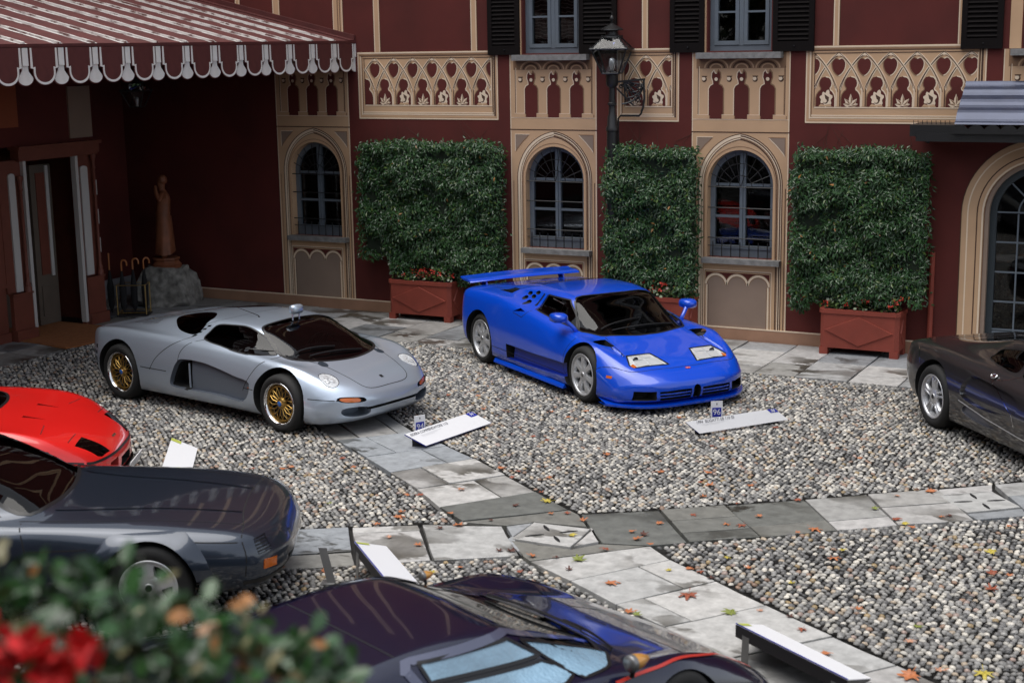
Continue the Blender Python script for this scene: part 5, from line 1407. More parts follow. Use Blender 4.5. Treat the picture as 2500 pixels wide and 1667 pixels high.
for i, (x, y, c, s, on, near_) in enumerate(items):
    o = bpy.data.objects.new('fallen_leaf', lmesh[c][i % 4]); COL.objects.link(o)
    o.location = (x, y, .010 if on == 'flagstones' else .014); o.scale = (s*1.2,)*3; o.rotation_euler = (rng.uniform(-.12, .12), rng.uniform(-.12, .12), rng.uniform(0, 6.28))
    same = sorted(seen[(c, on, near_)]); size = ''
    if len(same) > 1:
        if s == same[-1] and same[-2] < s: size = 'largest '
        elif s == same[0] and same[1] > s: size = 'smallest '
        else: size = 'small ' if s < .095 else 'broad '
    lab = f'{size}{LN[c]} fallen leaf on {on} near {near_}'
    LAB.setdefault(lab, []).append(o)
    tag(o, lab, 'leaf', 'fallen plane leaves on the courtyard')
ORD = ['leftmost', 'second from left', 'third from left', 'fourth from left', 'fifth from left', 'sixth from left', 'seventh from left']
for lab, os_ in LAB.items():
    if len(os_) > 1:
        os_.sort(key=lambda o: o.location.x*.887+o.location.y*.461)
        for k, o in enumerate(os_):
            w = ('left of two' if k == 0 else 'right of two') if len(os_) == 2 else (ORD[k] if k < len(os_)-1 else 'rightmost')
            o['label'] = lab.replace('fallen ', '').replace('small ', '').replace('broad ', '')+', '+w
# ================================================================== CARS
def paint(name, col, metal=0.0, rough=0.35, coat=1.0, flake=0.0, coat_rough=0.03):
    m = mat(name, col, rough, metal, coat, coat_rough)
    nt = m.node_tree; b = nt.nodes['Principled BSDF']
    tc = nt.nodes.new('ShaderNodeTexCoord'); nz = nt.nodes.new('ShaderNodeTexNoise'); nz.inputs['Scale'].default_value = 5; nz.inputs['Detail'].default_value = 4
    nt.links.new(tc.outputs['Object'], nz.inputs['Vector'])
    mr = nt.nodes.new('ShaderNodeMapRange'); mr.inputs[3].default_value = coat_rough*.6; mr.inputs[4].default_value = coat_rough*2.2
    nt.links.new(nz.outputs['Fac'], mr.inputs[0]); nt.links.new(mr.outputs[0], b.inputs['Coat Roughness'])
    return m
M['p_silver'] = paint('silver_blue_paint', (.52, .60, .71), .65, .33)
M['p_blue'] = paint('bright_blue_paint', (.0006, .066, .60), 0, .30)
M['p_red'] = paint('red_paint', (.74, .013, .010), 0, .30)
M['p_slate'] = paint('slate_paint', (.026, .036, .056), .5, .28)
M['p_navy'] = paint('navy_paint', (.0035, .0055, .026), .25, .25)
M['p_grey'] = paint('warm_grey_paint', (.040, .037, .040), .6, .32)
M['cabin'] = mat('dark_cabin', (.010, .010, .011), .8)
M['carglass'] = glass_mat('car_glass', (.17, .17, .18), .012, 1.0)
M['carglass_dark'] = glass_mat('dark_car_glass', (.07, .07, .075), .012, 1.0)
M['carglass_wet_sky'] = mat('fogged_glass_sky_tint', (.20, .33, .44), .18, coat=1.0, spec=.8, var=.35, vscale=2.2)  # droplet-fogged pane; pale blue sky light is put into the base colour
_nt = M['carglass_wet_sky'].node_tree; _tc = _nt.nodes.new('ShaderNodeTexCoord'); _vo = _nt.nodes.new('ShaderNodeTexVoronoi'); _vo.inputs['Scale'].default_value = 44
_bp = _nt.nodes.new('ShaderNodeBump'); _bp.inputs['Strength'].default_value = .5; _bp.inputs['Distance'].default_value = .006; _bp.invert = True
_nt.links.new(_tc.outputs['Object'], _vo.inputs['Vector']); _nt.links.new(_vo.outputs['Distance'], _bp.inputs['Height']); _nt.links.new(_bp.outputs[0], _nt.nodes['Principled BSDF'].inputs['Normal']); _nt.links.new(_bp.outputs[0], _nt.nodes['Principled BSDF'].inputs['Coat Normal'])
M['seat_blue'] = mat('blue_leather', (.012, .035, .25), .5)
M['seat_grey'] = mat('grey_leather', (.12, .12, .12), .55)

M['cabin_grey'] = mat('dash_grey', (.014, .014, .016), .7)
COLS = ['zb', 'ys', 'ym', 'zm', 'ysh', 'zsh', 'ybl', 'zbl', 'yr', 'zr', 'zc']
class Body:
    """closed body shell lofted through stations; x forward, y left, z up"""
    def __init__(s, table, sweep, p=4.0, nx=150, nv=34, smooth=2):
        T = np.array(table, float); X = T[:, 0]; f = pchip(X, T[:, 1:])
        xs = np.linspace(X[0], X[-1], nx)
        # denser near both ends
        t = np.linspace(0, 1, nx); t = t-.055*np.sin(4*PI*t)/ (2) * .6; xs = X[0]+(X[-1]-X[0])*t
        A = f(xs)
        sw = pchip([q[0] for q in sweep], [q[1] for q in sweep])(xs)[:, 0]
        rows = []
        for i, x in enumerate(xs):
            zb, ys, ym, zm, ysh, zsh, ybl, zbl, yr, zr, zc = A[i]
            P = np.array([(0, zb), (ys*.55, zb), (ys-.05, zb), (ys, zb+.045), (ys+(ym-ys)*.75, zb+(zm-zb)*.5), (ym, zm), (ym+(ysh-ym)*.38, zm+(zsh-zm)*.62), (ysh, zsh), (ybl, zbl), (yr, zr), (yr*.5, zr+(zc-zr)*.78), (0, zc)])
            d = np.concatenate([[0], np.cumsum(np.maximum(np.linalg.norm(np.diff(P, axis=0), axis=1), 1e-4))]); d /= d[-1]
            base = np.linspace(0, 1, nv)
            Q = pchip(d, P)(base)
            rows.append(Q)
        R = np.array(rows)                      # nx, nv, 2
        for _ in range(smooth):
            Rn = R.copy(); Rn[1:-1] = R[1:-1]*.5+.25*(R[:-2]+R[2:]); R = Rn
        ymax = max(T[:, 3])
        xx = xs[:, None]-sw[:, None]*(np.abs(R[:, :, 0])/ymax)**p
        right = np.stack([xx, -R[:, :, 0], R[:, :, 1]], 2)
        left = np.stack([xx, R[:, :, 0], R[:, :, 1]], 2)[:, 1:-1][:, ::-1]
        ring = np.concatenate([right, left], 1); K = ring.shape[1]
        v = [tuple(q) for q in ring.reshape(-1, 3)]; fc = []
        for i in range(nx-1):
            for k in range(K):
                k2 = (k+1) % K; fc.append((i*K+k, (i+1)*K+k, (i+1)*K+k2, i*K+k2))
        for i, rev in ((0, False), (nx-1, True)):
            zc_ = .5*(ring[i][:, 2].min()+ring[i][:, 2].max()); prev = [i*K+k for k in range(K)]; sg = -1 if i == 0 else 1
            for s_ in (.85, .65, .42, .2):
                cur_ = []
                for k in range(K):
                    y_ = ring[i][k][1]*s_; cur_.append(len(v)); v.append((xs[i]-sw[i]*(abs(y_)/ymax)**p+sg*.03*(1-s_*s_), y_, zc_+(ring[i][k][2]-zc_)*s_))
                for k in range(K):
                    k2 = (k+1) % K; q_ = (prev[k], prev[k2], cur_[k2], cur_[k]); fc.append(q_ if not rev else q_[::-1])
                prev = cur_
            ci_ = len(v); v.append((xs[i]+sg*.03, 0, zc_))
            for k in range(K):
                k2 = (k+1) % K; fc.append((ci_, prev[k], prev[k2]) if not rev else (ci_, prev[k2], prev[k]))
        s.v, s.f = v, fc
        bm = bmesh.new(); bv = [bm.verts.new(q) for q in v]
        for q in fc: bm.faces.new([bv[i] for i in q])
        bmesh.ops.recalc_face_normals(bm, faces=bm.faces); bm.normal_update()
        s.bm = bm; bm.verts.ensure_lookup_table(); bm.faces.ensure_lookup_table()
        s.bvh = BVHTree.FromBMesh(bm); s.vn = [w.normal.copy() for w in bm.verts]; s.cut = []
    def nrm(s, idx, co):
        f = s.bm.faces[idx]; W = []; n = Vector()
        for w in f.verts:
            d = max((w.co-co).length, 1e-5); n += s.vn[w.index]/d
        return n.normalized()
    def hit(s, p, axis):
        """axis: '-y' seen from the right side, '+y' left side, 'z' from above, 'x' from the front, '-x' from the rear"""
        D = {'-y': ((0, -4, 0), (0, 1, 0)), '+y': ((0, 4, 0), (0, -1, 0)), 'z': ((0, 0, 4), (0, 0, -1)), 'x': ((6, 0, 0), (-1, 0, 0)), '-x': ((-6, 0, 0), (1, 0, 0))}[axis]
        o = {'-y': (p[0], 0, p[1]), '+y': (p[0], 0, p[1]), 'z': (p[0], p[1], 0), 'x': (0, p[0], p[1]), '-x': (0, p[0], p[1])}[axis]
        h = s.bvh.ray_cast(Vector(o)+Vector(D[0]), Vector(D[1]))
        if h[0] is None:
            h = s.bvh.find_nearest(Vector(o)+Vector(D[0])*.2)
        return h[0], s.nrm(h[2], h[0])
    def grid(s, poly, step=.035):
        n = len(poly); V = []
        for i in range(n):
            a, c = poly[i], poly[(i+1) % n]; L = math.hypot(c[0]-a[0], c[1]-a[1]); m_ = max(1, int(L/step))
            for k in range(m_): V.append((a[0]+(c[0]-a[0])*k/m_, a[1]+(c[1]-a[1])*k/m_))
        nb = len(V); E_ = [(i, (i+1) % nb) for i in range(nb)]
        P = np.array(V); x0, y0 = P.min(0); x1, y1 = P.max(0)
        gxx, gyy = np.meshgrid(np.arange(x0+step/2, x1, step), np.arange(y0+step/2, y1, step)); gxx = gxx.ravel(); gyy = gyy.ravel()
        ins = in_poly(gxx, gyy, V)
        for x, y in zip(gxx[ins], gyy[ins]):
            if np.min((P[:, 0]-x)**2+(P[:, 1]-y)**2) > (step*.4)**2: V.append((x, y))
        r = mgeo.delaunay_2d_cdt([Vector(q) for q in V], E_, [list(range(nb))], 1, 1e-5)
        vs, fs = [tuple(q) for q in r[0]], [tuple(f) for f in r[2]]
        return vs, fs, nb
    def patch(s, name, poly, axis, m, parent, off=.002, step=.035, thick=0.0):
        vs, fs, nb = s.grid(poly, step); P = []; N = []
        for q in vs:
            h, n = s.hit(q, axis); P.append(h+n*off); N.append(n)
        flip = axis in ('+y', '-x')
        a = [(f if not flip else tuple(reversed(f))) for f in fs]
        V = list(P); F = list(a)
        if thick:
            n0 = len(V); V += [p-n*thick for p, n in zip(P, N)]
            cnt = {}
            for f in a:
                for i in range(len(f)):
                    e = (f[i], f[(i+1) % len(f)]); cnt[e] = 1
            for (i, j) in cnt:
                if (j, i) not in cnt: F.append((j, i, i+n0, j+n0))
        o = meshobj(name, V, F, m, parent, smooth=True)
        if thick: o.data.set_sharp_from_angle(angle=math.radians(40))
        return o
    def cutter(s, poly, axis, depth, m, out=.05, step=.05, taper=1.0):
        """pocket: outline projected on the body, sunk by depth along the view axis"""
        vs, fs, nb = s.grid(poly, step)
        D = {'-y': (0, 1, 0), '+y': (0, -1, 0), 'z': (0, 0, -1), 'x': (-1, 0, 0), '-x': (1, 0, 0)}[axis]; D = Vector(D)
        top = []; bot = []
        cx = sum(q[0] for q in poly)/len(poly); cy = sum(q[1] for q in poly)/len(poly)
        for q in vs:
            h, n = s.hit(q, axis); top.append(h-D*out)
            q2 = (cx+(q[0]-cx)*taper, cy+(q[1]-cy)*taper)
            h2, _ = s.hit(q2, axis) if taper != 1 else (h, 0)
            bot.append(h2+D*depth)
        flip = axis in ('+y', '-x')
        a = [tuple(f) if not flip else tuple(reversed(f)) for f in fs]; n0 = len(top)
        F = list(a)+[tuple(i+n0 for i in reversed(f)) for f in a]
        cnt = {}
        for f in a:
            for i in range(len(f)): cnt[(f[i], f[(i+1) % len(f)])] = 1
        for (i, j) in cnt:
            if (j, i) not in cnt: F.append((j, i, i+n0, j+n0))
        s.cut.append((top+bot, F, m))
    def cyl(s, x, z, r, y0, y1, m, n=40, flat=1.0):
        V = []; F = []
        for y in (y0, y1):
            for k in range(n): V.append((x+r*math.cos(2*PI*k/n), y, z+r*flat*math.sin(2*PI*k/n)))
        for k in range(n): F.append((k, (k+1) % n, n+(k+1) % n, n+k))
        F.append(tuple(reversed(range(n)))); F.append(tuple(range(n, 2*n))); s.cut.append((V, F, m))
    def hull(s, V8, m):
        s.cut.append((V8, [(0, 3, 2, 1), (4, 5, 6, 7), (0, 1, 5, 4), (1, 2, 6, 5), (2, 3, 7, 6), (3, 0, 4, 7)], m))
    def build(s, name, m, parent):
        o = meshobj(name, s.v, s.f, m, None, smooth=True)
        bm = bmesh.new(); bm.from_mesh(o.data); bmesh.ops.recalc_face_normals(bm, faces=bm.faces); bm.to_mesh(o.data); bm.free()
        cc = bpy.data.collections.new('cut'); scene.collection.children.link(cc); cos = []
        for V, F, cm in s.cut:
            me = bpy.data.meshes.new('c'); me.from_pydata([tuple(q) for q in V], [], F); me.materials.append(cm)
            bm = bmesh.new(); bm.from_mesh(me); bmesh.ops.recalc_face_normals(bm, faces=bm.faces); bm.to_mesh(me); bm.free()
            c = bpy.data.objects.new('c', me); cc.objects.link(c); cos.append(c)
            if cm.name not in [q.name for q in o.data.materials]: o.data.materials.append(cm)
        md = o.modifiers.new('b', 'BOOLEAN'); md.operation = 'DIFFERENCE'; md.solver = 'EXACT'; md.operand_type = 'COLLECTION'; md.collection = cc; md.use_self = True
        md.material_mode = 'TRANSFER'
        dg = bpy.context.evaluated_depsgraph_get(); dg.update()
        me = bpy.data.meshes.new_from_object(o.evaluated_get(dg)); me.name = name
        o.modifiers.clear(); o.data = me
        for c in cos: bpy.data.objects.remove(c)
        bpy.data.collections.remove(cc)
        # painted skin keeps the normals of the uncut surface
        pi_ = [i for i, q in enumerate(me.materials) if q and q.name == m.name]
        L = [None]*len(me.loops); vc = {}
        for p in me.polygons:
            skin_ = p.material_index in pi_
            for li in p.loop_indices:
                if skin_:
                    vi = me.loops[li].vertex_index
                    if vi not in vc:
                        co, n, ix, d = s.bvh.find_nearest(me.vertices[vi].co); vc[vi] = s.nrm(ix, co)
                    L[li] = vc[vi]
                else: L[li] = p.normal
        me.polygons.foreach_set('use_smooth', [True]*len(me.polygons))
        me.normals_split_custom_set([tuple(q) for q in L])
        o.parent = parent
        s.o = o
        return o
    def line(s, name, pts, axis, m, parent, w=.007, off=.0012, step=.03):
        """thin strip laid on the skin along a polyline given in the view plane"""
        q = []
        for a, c in zip(pts[:-1], pts[1:]):
            L = math.hypot(c[0]-a[0], c[1]-a[1]); k = max(1, int(L/step)); q += [(a[0]+(c[0]-a[0])*i/k, a[1]+(c[1]-a[1])*i/k) for i in range(k)]
        q.append(pts[-1]); H = [s.hit(p, axis) for p in q]; V = []; F = []
        for i, (h, n) in enumerate(H):
            d = (H[min(i+1, len(H)-1)][0]-H[max(i-1, 0)][0]).normalized(); sd = n.cross(d).normalized()
            V += [h+n*off+sd*w/2, h+n*off-sd*w/2]
        for i in range(len(H)-1): F.append((2*i, 2*i+1, 2*i+3, 2*i+2))
        return V, F
def lines(body, name, specs, m, parent, w=.007, off=.0012):
    for pts, axis in specs:
        b = MB(); V, F = body.line(name, pts, axis, m, parent, w, off); b.add(V, F); o = b.build(name, m, parent, smooth=True)
    return o
def spl(pts, n=6, closed=False):
    """smooth polyline through points (Catmull-Rom)"""
    P = [Vector(p) for p in pts]; out = []; N = len(P); rg = range(N if closed else N-1)
    for i in rg:
        p0, p1, p2, p3 = (P[(i-1) % N] if closed or i > 0 else P[i]), P[i], P[(i+1) % N], (P[(i+2) % N] if closed or i < N-2 else P[min(i+1, N-1)])
        for k in range(n):
            t = k/n; out.append(tuple(.5*((2*p1)+(p2-p0)*t+(2*p0-5*p1+4*p2-p3)*t*t+(3*p1-p0-3*p2+p3)*t**3)))
    if not closed: out.append(tuple(P[-1]))
    return out
def mir(poly): return [(x, -y) for x, y in poly]

def wheel(parent, x, y, z, R, width, r, style, side):
    """side -1: right hand wheel (outer face towards -y)"""
    w = empty('wheel', (x, y, z), 0 if side < 0 else PI, parent)
    h = width/2
    b = MB(); b.lathe([(r-.012, -h*.80), (r+.010, -h*.93), (r+(R-r)*.45, -h*1.02), (R-.028, -h*.93), (R-.008, -h*.78), (R, -h*.5), (R, h*.5), (R-.02, h*.9), (r, h*.9)], 48, axis='y')
    for g_ in (-.45, -.15, .15, .45): pass
    b.build('tyre', M['tyre'], w, smooth=True)
    b = MB()
    lip = M['chrome'] if style == 'mesh' else M['alu']
    b.lathe([(r+.006, -h*.86), (r+.004, -h*.93), (r-.006, -h*.95), (r-.014, -h*.90), (r-.026, -h*.72 if style == 'mesh' else -h*.80), (r-.03, h*.7)], 48, axis='y')
    b.build('rim', lip, w, smooth=True)
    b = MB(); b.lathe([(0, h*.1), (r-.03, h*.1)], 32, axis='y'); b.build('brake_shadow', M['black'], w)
    b = MB(); b.lathe([(.06, -h*.05), (r*.74, -h*.05), (r*.74, h*.08)], 32, axis='y'); b.build('brake_disc', M['cabin_grey'], w)
    f = -h*.80
    b = MB()
    if style == 'mesh':
        b.lathe([(0, f-.004), (.032, f-.004), (.036, f+.004), (.055, f+.010), (.072, f+.03), (.06, f+.06)], 24, axis='y')
        b.lathe([(r-.028, f+.035), (r-.034, f+.012), (r-.052, f+.012), (r-.055, f+.04)], 48, axis='y')
        for k in range(15):
            a = 2*PI*k/15
            for sgn in (-1, 1):
                a2 = a+sgn*.21
                b.tube([(.055*math.cos(a), f+.022, .055*math.sin(a)), (.125*math.cos(a+sgn*.05), f+.012, .125*math.sin(a+sgn*.05)), ((r-.045)*math.cos(a2), f+.022, (r-.045)*math.sin(a2))], .0048, 4)
        for k in range(20):
            a = 2*PI*(k+.5)/20; q = r-.043; b.lathe([(.0045, 0), (.0045, -.008), (0, -.009)], 6, axis='y', c=(q*math.cos(a), f+.010, q*math.sin(a)))
        b.build('spokes', M['gold'], w, angle=40)
        b = MB(); b.lathe([(0, f-.008), (.026, f-.008), (.030, f-.003)], 20, axis='y'); b.build('hub_cap', M['cap_blue'], w, smooth=True)
    else:
        n = {'seven': 7, 'five': 5, 'star': 5, 'slot': 5}[style]
        b.lathe([(0, f-.012), (.03, f-.012), (.034, f-.006), (.075, f-.004), (.092, f+.006), (.085, f+.05)], 40, axis='y')
        b.lathe([(r-.012, f+.03), (r-.016, f-.004), (r-.035, f-.002), (r-.045, f+.03)], 48, axis='y')
        for k in range(n):
            a = 2*PI*k/n+PI/2
            if style == 'seven': prof = [(.070, .034), (.12, .030), (.17, .036), (r-.025, .052)]
            elif style == 'five': prof = [(.07, .045), (.12, .032), (.17, .040), (r-.025, .066)]
            else: prof = [(.07, .05), (.14, .045), (r-.025, .055)]
            c, s_ = math.cos(a), math.sin(a)
            for sg in ((0,) if style in ('seven', 'star', 'slot') else (-1, 1)):
                V = []; 
                for q, hw in prof:
                    bow = -.010*math.sin(PI*(q-.07)/(r-.1))
                    lo, hi = (-hw, hw) if sg == 0 else ((-hw, -hw*.14) if sg < 0 else (hw*.14, hw))
                    for u, dy in ((lo, .030), (lo+.006, bow), ((lo+hi)/2, bow-.006), (hi-.006, bow), (hi, .030)): V.append((q*c-u*s_, f+dy, q*s_+u*c))
                F = [(i*5+j, i*5+j+1, (i+1)*5+j+1, (i+1)*5+j) for i in range(len(prof)-1) for j in range(4)]
                b.add(V, [tuple(reversed(t)) for t in F])
            if style == 'five':
                q0 = .072; b.lathe([(0, f-.006), (.012, f-.004), (.012, f+.02)], 8, axis='y', c=(.10*c, 0, .10*s_))
        b.build('spokes', M['alu'], w, angle=50)
        b = MB(); b.lathe([(0, f-.016), (.022, f-.016), (.027, f-.010)], 20, axis='y'); b.build('hub_cap', M['trim'] if style != 'seven' else M['steel'], w, smooth=True)
    return w
M['tyre'] = mat('tyre_rubber', (.012, .012, .012), .75, bump=.15, bscale=90)
M['cap_blue'] = mat('blue_hub_cap', (.02, .12, .42), .3, coat=.6)
def rot2(poly, a, c=(0, 0)):
    return [(c[0]+(x-c[0])*math.cos(a)-(y-c[1])*math.sin(a), c[1]+(x-c[0])*math.sin(a)+(y-c[1])*math.cos(a)) for x, y in poly]
def seat(parent, x, y, z, m):
    b = MB()
    b.tube([(x+.22, y, z+.08), (x, y, z+.06), (x-.14, y, z+.10), (x-.24, y, z+.32), (x-.30, y, z+.52)], [.14, .19, .19, .17, .10], 10)
    b.tube([(x-.30, y, z+.52), (x-.33, y, z+.62), (x-.34, y, z+.68)], [.09, .11, .06], 10)
    return b.build('seat', m, parent, smooth=True)
def steering(parent, x, y, z):
    b = MB(); t = .45
    ring = [(x-.17*math.cos(a)*math.sin(t)*-1, y+.17*math.sin(a), z+.17*math.cos(a)*math.cos(t)) for a in [2*PI*i/24 for i in range(25)]]
    b.tube(ring, .014, 6, cap=False)
    for a in (0.5, 2*PI-.5, PI): b.tube([(x, y, z), (x+.16*math.cos(a)*math.sin(t), y+.16*math.sin(a), z+.16*math.cos(a)*math.cos(t))], .012, 6)
    b.tube([(x, y, z), (x+.3, y, z-.12)], .03, 8)
    return b.build('steering_wheel', M['trim'], parent, smooth=True)
def wiper(body, parent, p0, p1, lift=.012):
    b = MB(); H = [body.hit((p0[0]+(p1[0]-p0[0])*i/8, p0[1]+(p1[1]-p0[1])*i/8), 'z') for i in range(9)]
    b.tube([h+n*(lift+.012*math.sin(PI*i/8)) for i, (h, n) in enumerate(H)], .008, 6)
    b.tube([h+n*lift*.5 for h, n in H[3:]], .006, 4)
    return b.build('wiper', M['trim'], parent)
# stations of every body:  x zb ys ym zm ysh zsh ybl zbl yr zr zc
TAB = {}
TAB['silver'] = ((-10.603, -5.611, -10.75), [(-2.13, .44, .66, .74, .54, .68, .66, .48, .700, .28, .705, .705),
         (-2.04, .27, .79, .86, .49, .78, .765, .54, .785, .30, .785, .785),
         (-1.75, .17, .88, .93, .47, .84, .825, .58, .810, .30, .810, .815),
         (-1.33, .15, .90, .945, .47, .85, .850, .63, .830, .34, .880, .890),
         (-0.85, .145, .90, .945, .46, .85, .845, .69, .845, .45, .965, .985),
         (-0.35, .145, .90, .94, .46, .84, .825, .725, .850, .52, 1.015, 1.040),
         (0.20, .145, .90, .935, .46, .83, .805, .73, .840, .535, 1.030, 1.058),
         (0.70, .145, .90, .935, .45, .82, .780, .72, .805, .505, 1.000, 1.035),
         (1.05, .145, .90, .94, .45, .82, .760, .70, .765, .47, .895, .925),
         (1.35, .145, .90, .94, .44, .82, .745, .66, .728, .43, .775, .795),
         (1.60, .145, .90, .94, .43, .81, .715, .60, .690, .38, .700, .708),
         (1.90, .14, .89, .92, .40, .78, .625, .55, .600, .35, .602, .603),
         (2.10, .14, .87, .90, .36, .74, .500, .50, .505, .33, .507, .508),
         (2.20, .20, .82, .86, .31, .70, .405, .48, .415, .30, .418, .420)], [(-2.13, -.30), (-1.5, 0.0), (1.25, 0), (1.6, .10), (2.2, .47)], 4.0)
TAB['blue'] = ((-7.55, -2.735, -34.8), [(-2.13, .45, .78, .84, .58, .79, .74, .58, .795, .35, .80, .80),
         (-2.03, .28, .86, .92, .53, .86, .85, .62, .895, .36, .90, .90),
         (-1.70, .20, .93, .965, .51, .885, .905, .65, .945, .38, .945, .945),
         (-1.275, .15, .94, .97, .50, .88, .925, .69, .960, .45, .985, .99),
         (-.80, .13, .94, .965, .49, .87, .925, .71, .955, .51, 1.055, 1.07),
         (-.40, .125, .93, .955, .48, .855, .890, .725, .915, .535, 1.095, 1.115),
         (0.0, .12, .93, .945, .47, .845, .840, .735, .870, .54, 1.10, 1.125),
         (.40, .12, .93, .94, .46, .835, .785, .73, .815, .52, 1.07, 1.095),
         (.75, .12, .93, .94, .45, .825, .740, .71, .770, .49, .925, .945),
         (1.05, .12, .93, .95, .45, .83, .718, .67, .725, .45, .800, .815),
         (1.35, .12, .93, .95, .44, .83, .700, .62, .675, .42, .685, .69),
         (1.62, .12, .92, .94, .42, .80, .640, .60, .610, .40, .610, .61),
         (1.92, .12, .90, .92, .38, .76, .535, .57, .520, .38, .52, .52),
         (2.14, .12, .88, .90, .33, .72, .425, .55, .425, .35, .43, .43),
         (2.25, .16, .86, .88, .26, .70, .335, .5, .345, .3, .355, .355)], [(-2.13, -.30), (-1.6, 0), (1.3, 0), (1.7, .12), (2.25, .52)], 4.0)
# origin of the four below: front axle (red, slate, navy) / mid wheelbase (grey)
TAB['red'] = ((-10.50, -9.27, 29), [(-3.45, .40, .85, .90, .55, .86, .80, .6, .82, .4, .83, .83), (-3.3, .25, .93, .97, .55, .90, .88, .6, .89, .4, .89, .89),
         (-2.45, .14, .95, .985, .52, .90, .90, .68, .90, .45, 1.0, 1.01), (-1.7, .14, .94, .97, .5, .86, .84, .70, .86, .5, 1.09, 1.11), (-1.2, .14, .94, .96, .48, .86, .80, .70, .82, .5, 1.06, 1.08),
         (-.75, .14, .94, .96, .46, .86, .775, .68, .785, .46, .88, .90), (-.40, .14, .94, .965, .45, .86, .755, .64, .755, .42, .765, .77), (0.0, .14, .94, .965, .44, .86, .72, .60, .715, .4, .716, .717),
         (.40, .13, .93, .95, .40, .84, .635, .58, .635, .38, .638, .639), (.70, .12, .90, .92, .36, .78, .515, .55, .515, .35, .518, .519), (.83, .12, .86, .89, .32, .72, .43, .5, .43, .3, .433, .433), (.88, .14, .84, .86, .27, .72, .37, .5, .37, .3, .375, .375)],
         [(-3.45, -.2), (-2.8, 0), (0.1, 0), (.42, .10), (.88, .48)], 3.2)
TAB['slate'] = ((-7.41, -10.89, 30), [(-3.4, .45, .70, .76, .55, .72, .66, .5, .72, .3, .736, .736), (-3.2, .3, .80, .86, .55, .80, .74, .6, .79, .4, .83, .84), (-2.3, .2, .86, .90, .53, .84, .77, .68, .81, .52, 1.06, 1.09),
         (-1.5, .2, .86, .90, .52, .84, .765, .70, .80, .54, 1.12, 1.16), (-1.0, .2, .86, .90, .52, .83, .755, .70, .785, .52, .94, .96), (-.72, .2, .86, .90, .51, .83, .745, .69, .770, .45, .795, .80), (-.4, .2, .86, .91, .51, .82, .73, .68, .755, .42, .765, .768), (0, .2, .86, .925, .50, .81, .71, .66, .735, .4, .742, .745),
         (.35, .22, .85, .91, .49, .79, .685, .64, .70, .38, .707, .71), (.62, .23, .84, .885, .47, .77, .655, .62, .665, .36, .670, .672), (.82, .24, .82, .855, .45, .75, .615, .6, .622, .3, .627, .628), (.92, .27, .79, .82, .43, .74, .55, .55, .56, .3, .565, .566), (.95, .32, .77, .79, .42, .74, .49, .5, .50, .3, .505, .506)],
         [(-3.4, -.2), (-2.8, 0), (0.15, 0), (.55, .06), (.95, .30)], 3.6)
TAB['navy'] = ((-3.64, -11.74, 67), [(-3.30, .55, .85, .90, .65, .86, .80, .6, .86, .45, .88, .88), (-3.1, .3, .92, .97, .6, .92, .88, .7, .93, .5, .94, .94), (-2.45, .16, .96, 1.0, .55, .93, .90, .72, .93, .52, .98, .98),
         (-1.8, .15, .95, .98, .53, .90, .85, .74, .88, .54, 1.03, 1.035), (-1.3, .15, .94, .97, .52, .89, .80, .76, .83, .55, 1.055, 1.065), (-1.02, .15, .94, .97, .51, .88, .78, .76, .81, .545, 1.04, 1.055), (-.65, .15, .94, .97, .5, .88, .755, .76, .775, .52, .905, .915),
         (-.3, .15, .94, .98, .49, .88, .735, .74, .735, .49, .765, .772), (0, .15, .95, .99, .47, .87, .72, .68, .66, .45, .665, .67), (.35, .15, .93, .97, .42, .82, .62, .62, .56, .42, .56, .56), (.7, .15, .9, .93, .36, .78, .46, .58, .43, .4, .43, .43), (.92, .16, .87, .89, .30, .75, .34, .5, .335, .3, .34, .34), (1.0, .18, .86, .87, .25, .74, .29, .5, .29, .3, .295, .295)],
         [(-3.3, -.1), (-2.6, 0), (.2, 0), (.6, .05), (1.0, .22)], 3.5)
TAB['grey'] = ((-1.608, -4.209, -50), [(-2.27, .48, .72, .78, .58, .72, .72, .5, .745, .3, .75, .75), (-2.14, .3, .80, .86, .55, .78, .80, .55, .81, .35, .815, .815), (-1.75, .2, .86, .90, .53, .80, .835, .58, .845, .38, .85, .85), (-1.36, .15, .89, .915, .52, .80, .845, .60, .86, .40, .90, .905),
         (-.9, .14, .88, .905, .50, .79, .825, .62, .86, .45, .99, 1.0), (-.4, .14, .87, .895, .49, .785, .80, .66, .85, .5, 1.09, 1.11), (.1, .14, .87, .89, .48, .78, .78, .67, .83, .5, 1.12, 1.14), (.5, .14, .87, .89, .47, .78, .76, .66, .80, .48, 1.04, 1.07), (.9, .14, .87, .89, .46, .78, .73, .62, .74, .42, .83, .86), (1.36, .14, .87, .9, .45, .77, .68, .58, .66, .4, .67, .68), (1.8, .13, .85, .87, .4, .72, .56, .52, .54, .35, .55, .55), (2.1, .15, .8, .83, .33, .68, .42, .48, .42, .3, .43, .43)],
         [(-2.27, -.22), (-1.7, 0), (1.3, 0), (1.7, .1), (2.1, .45)], 3.6)
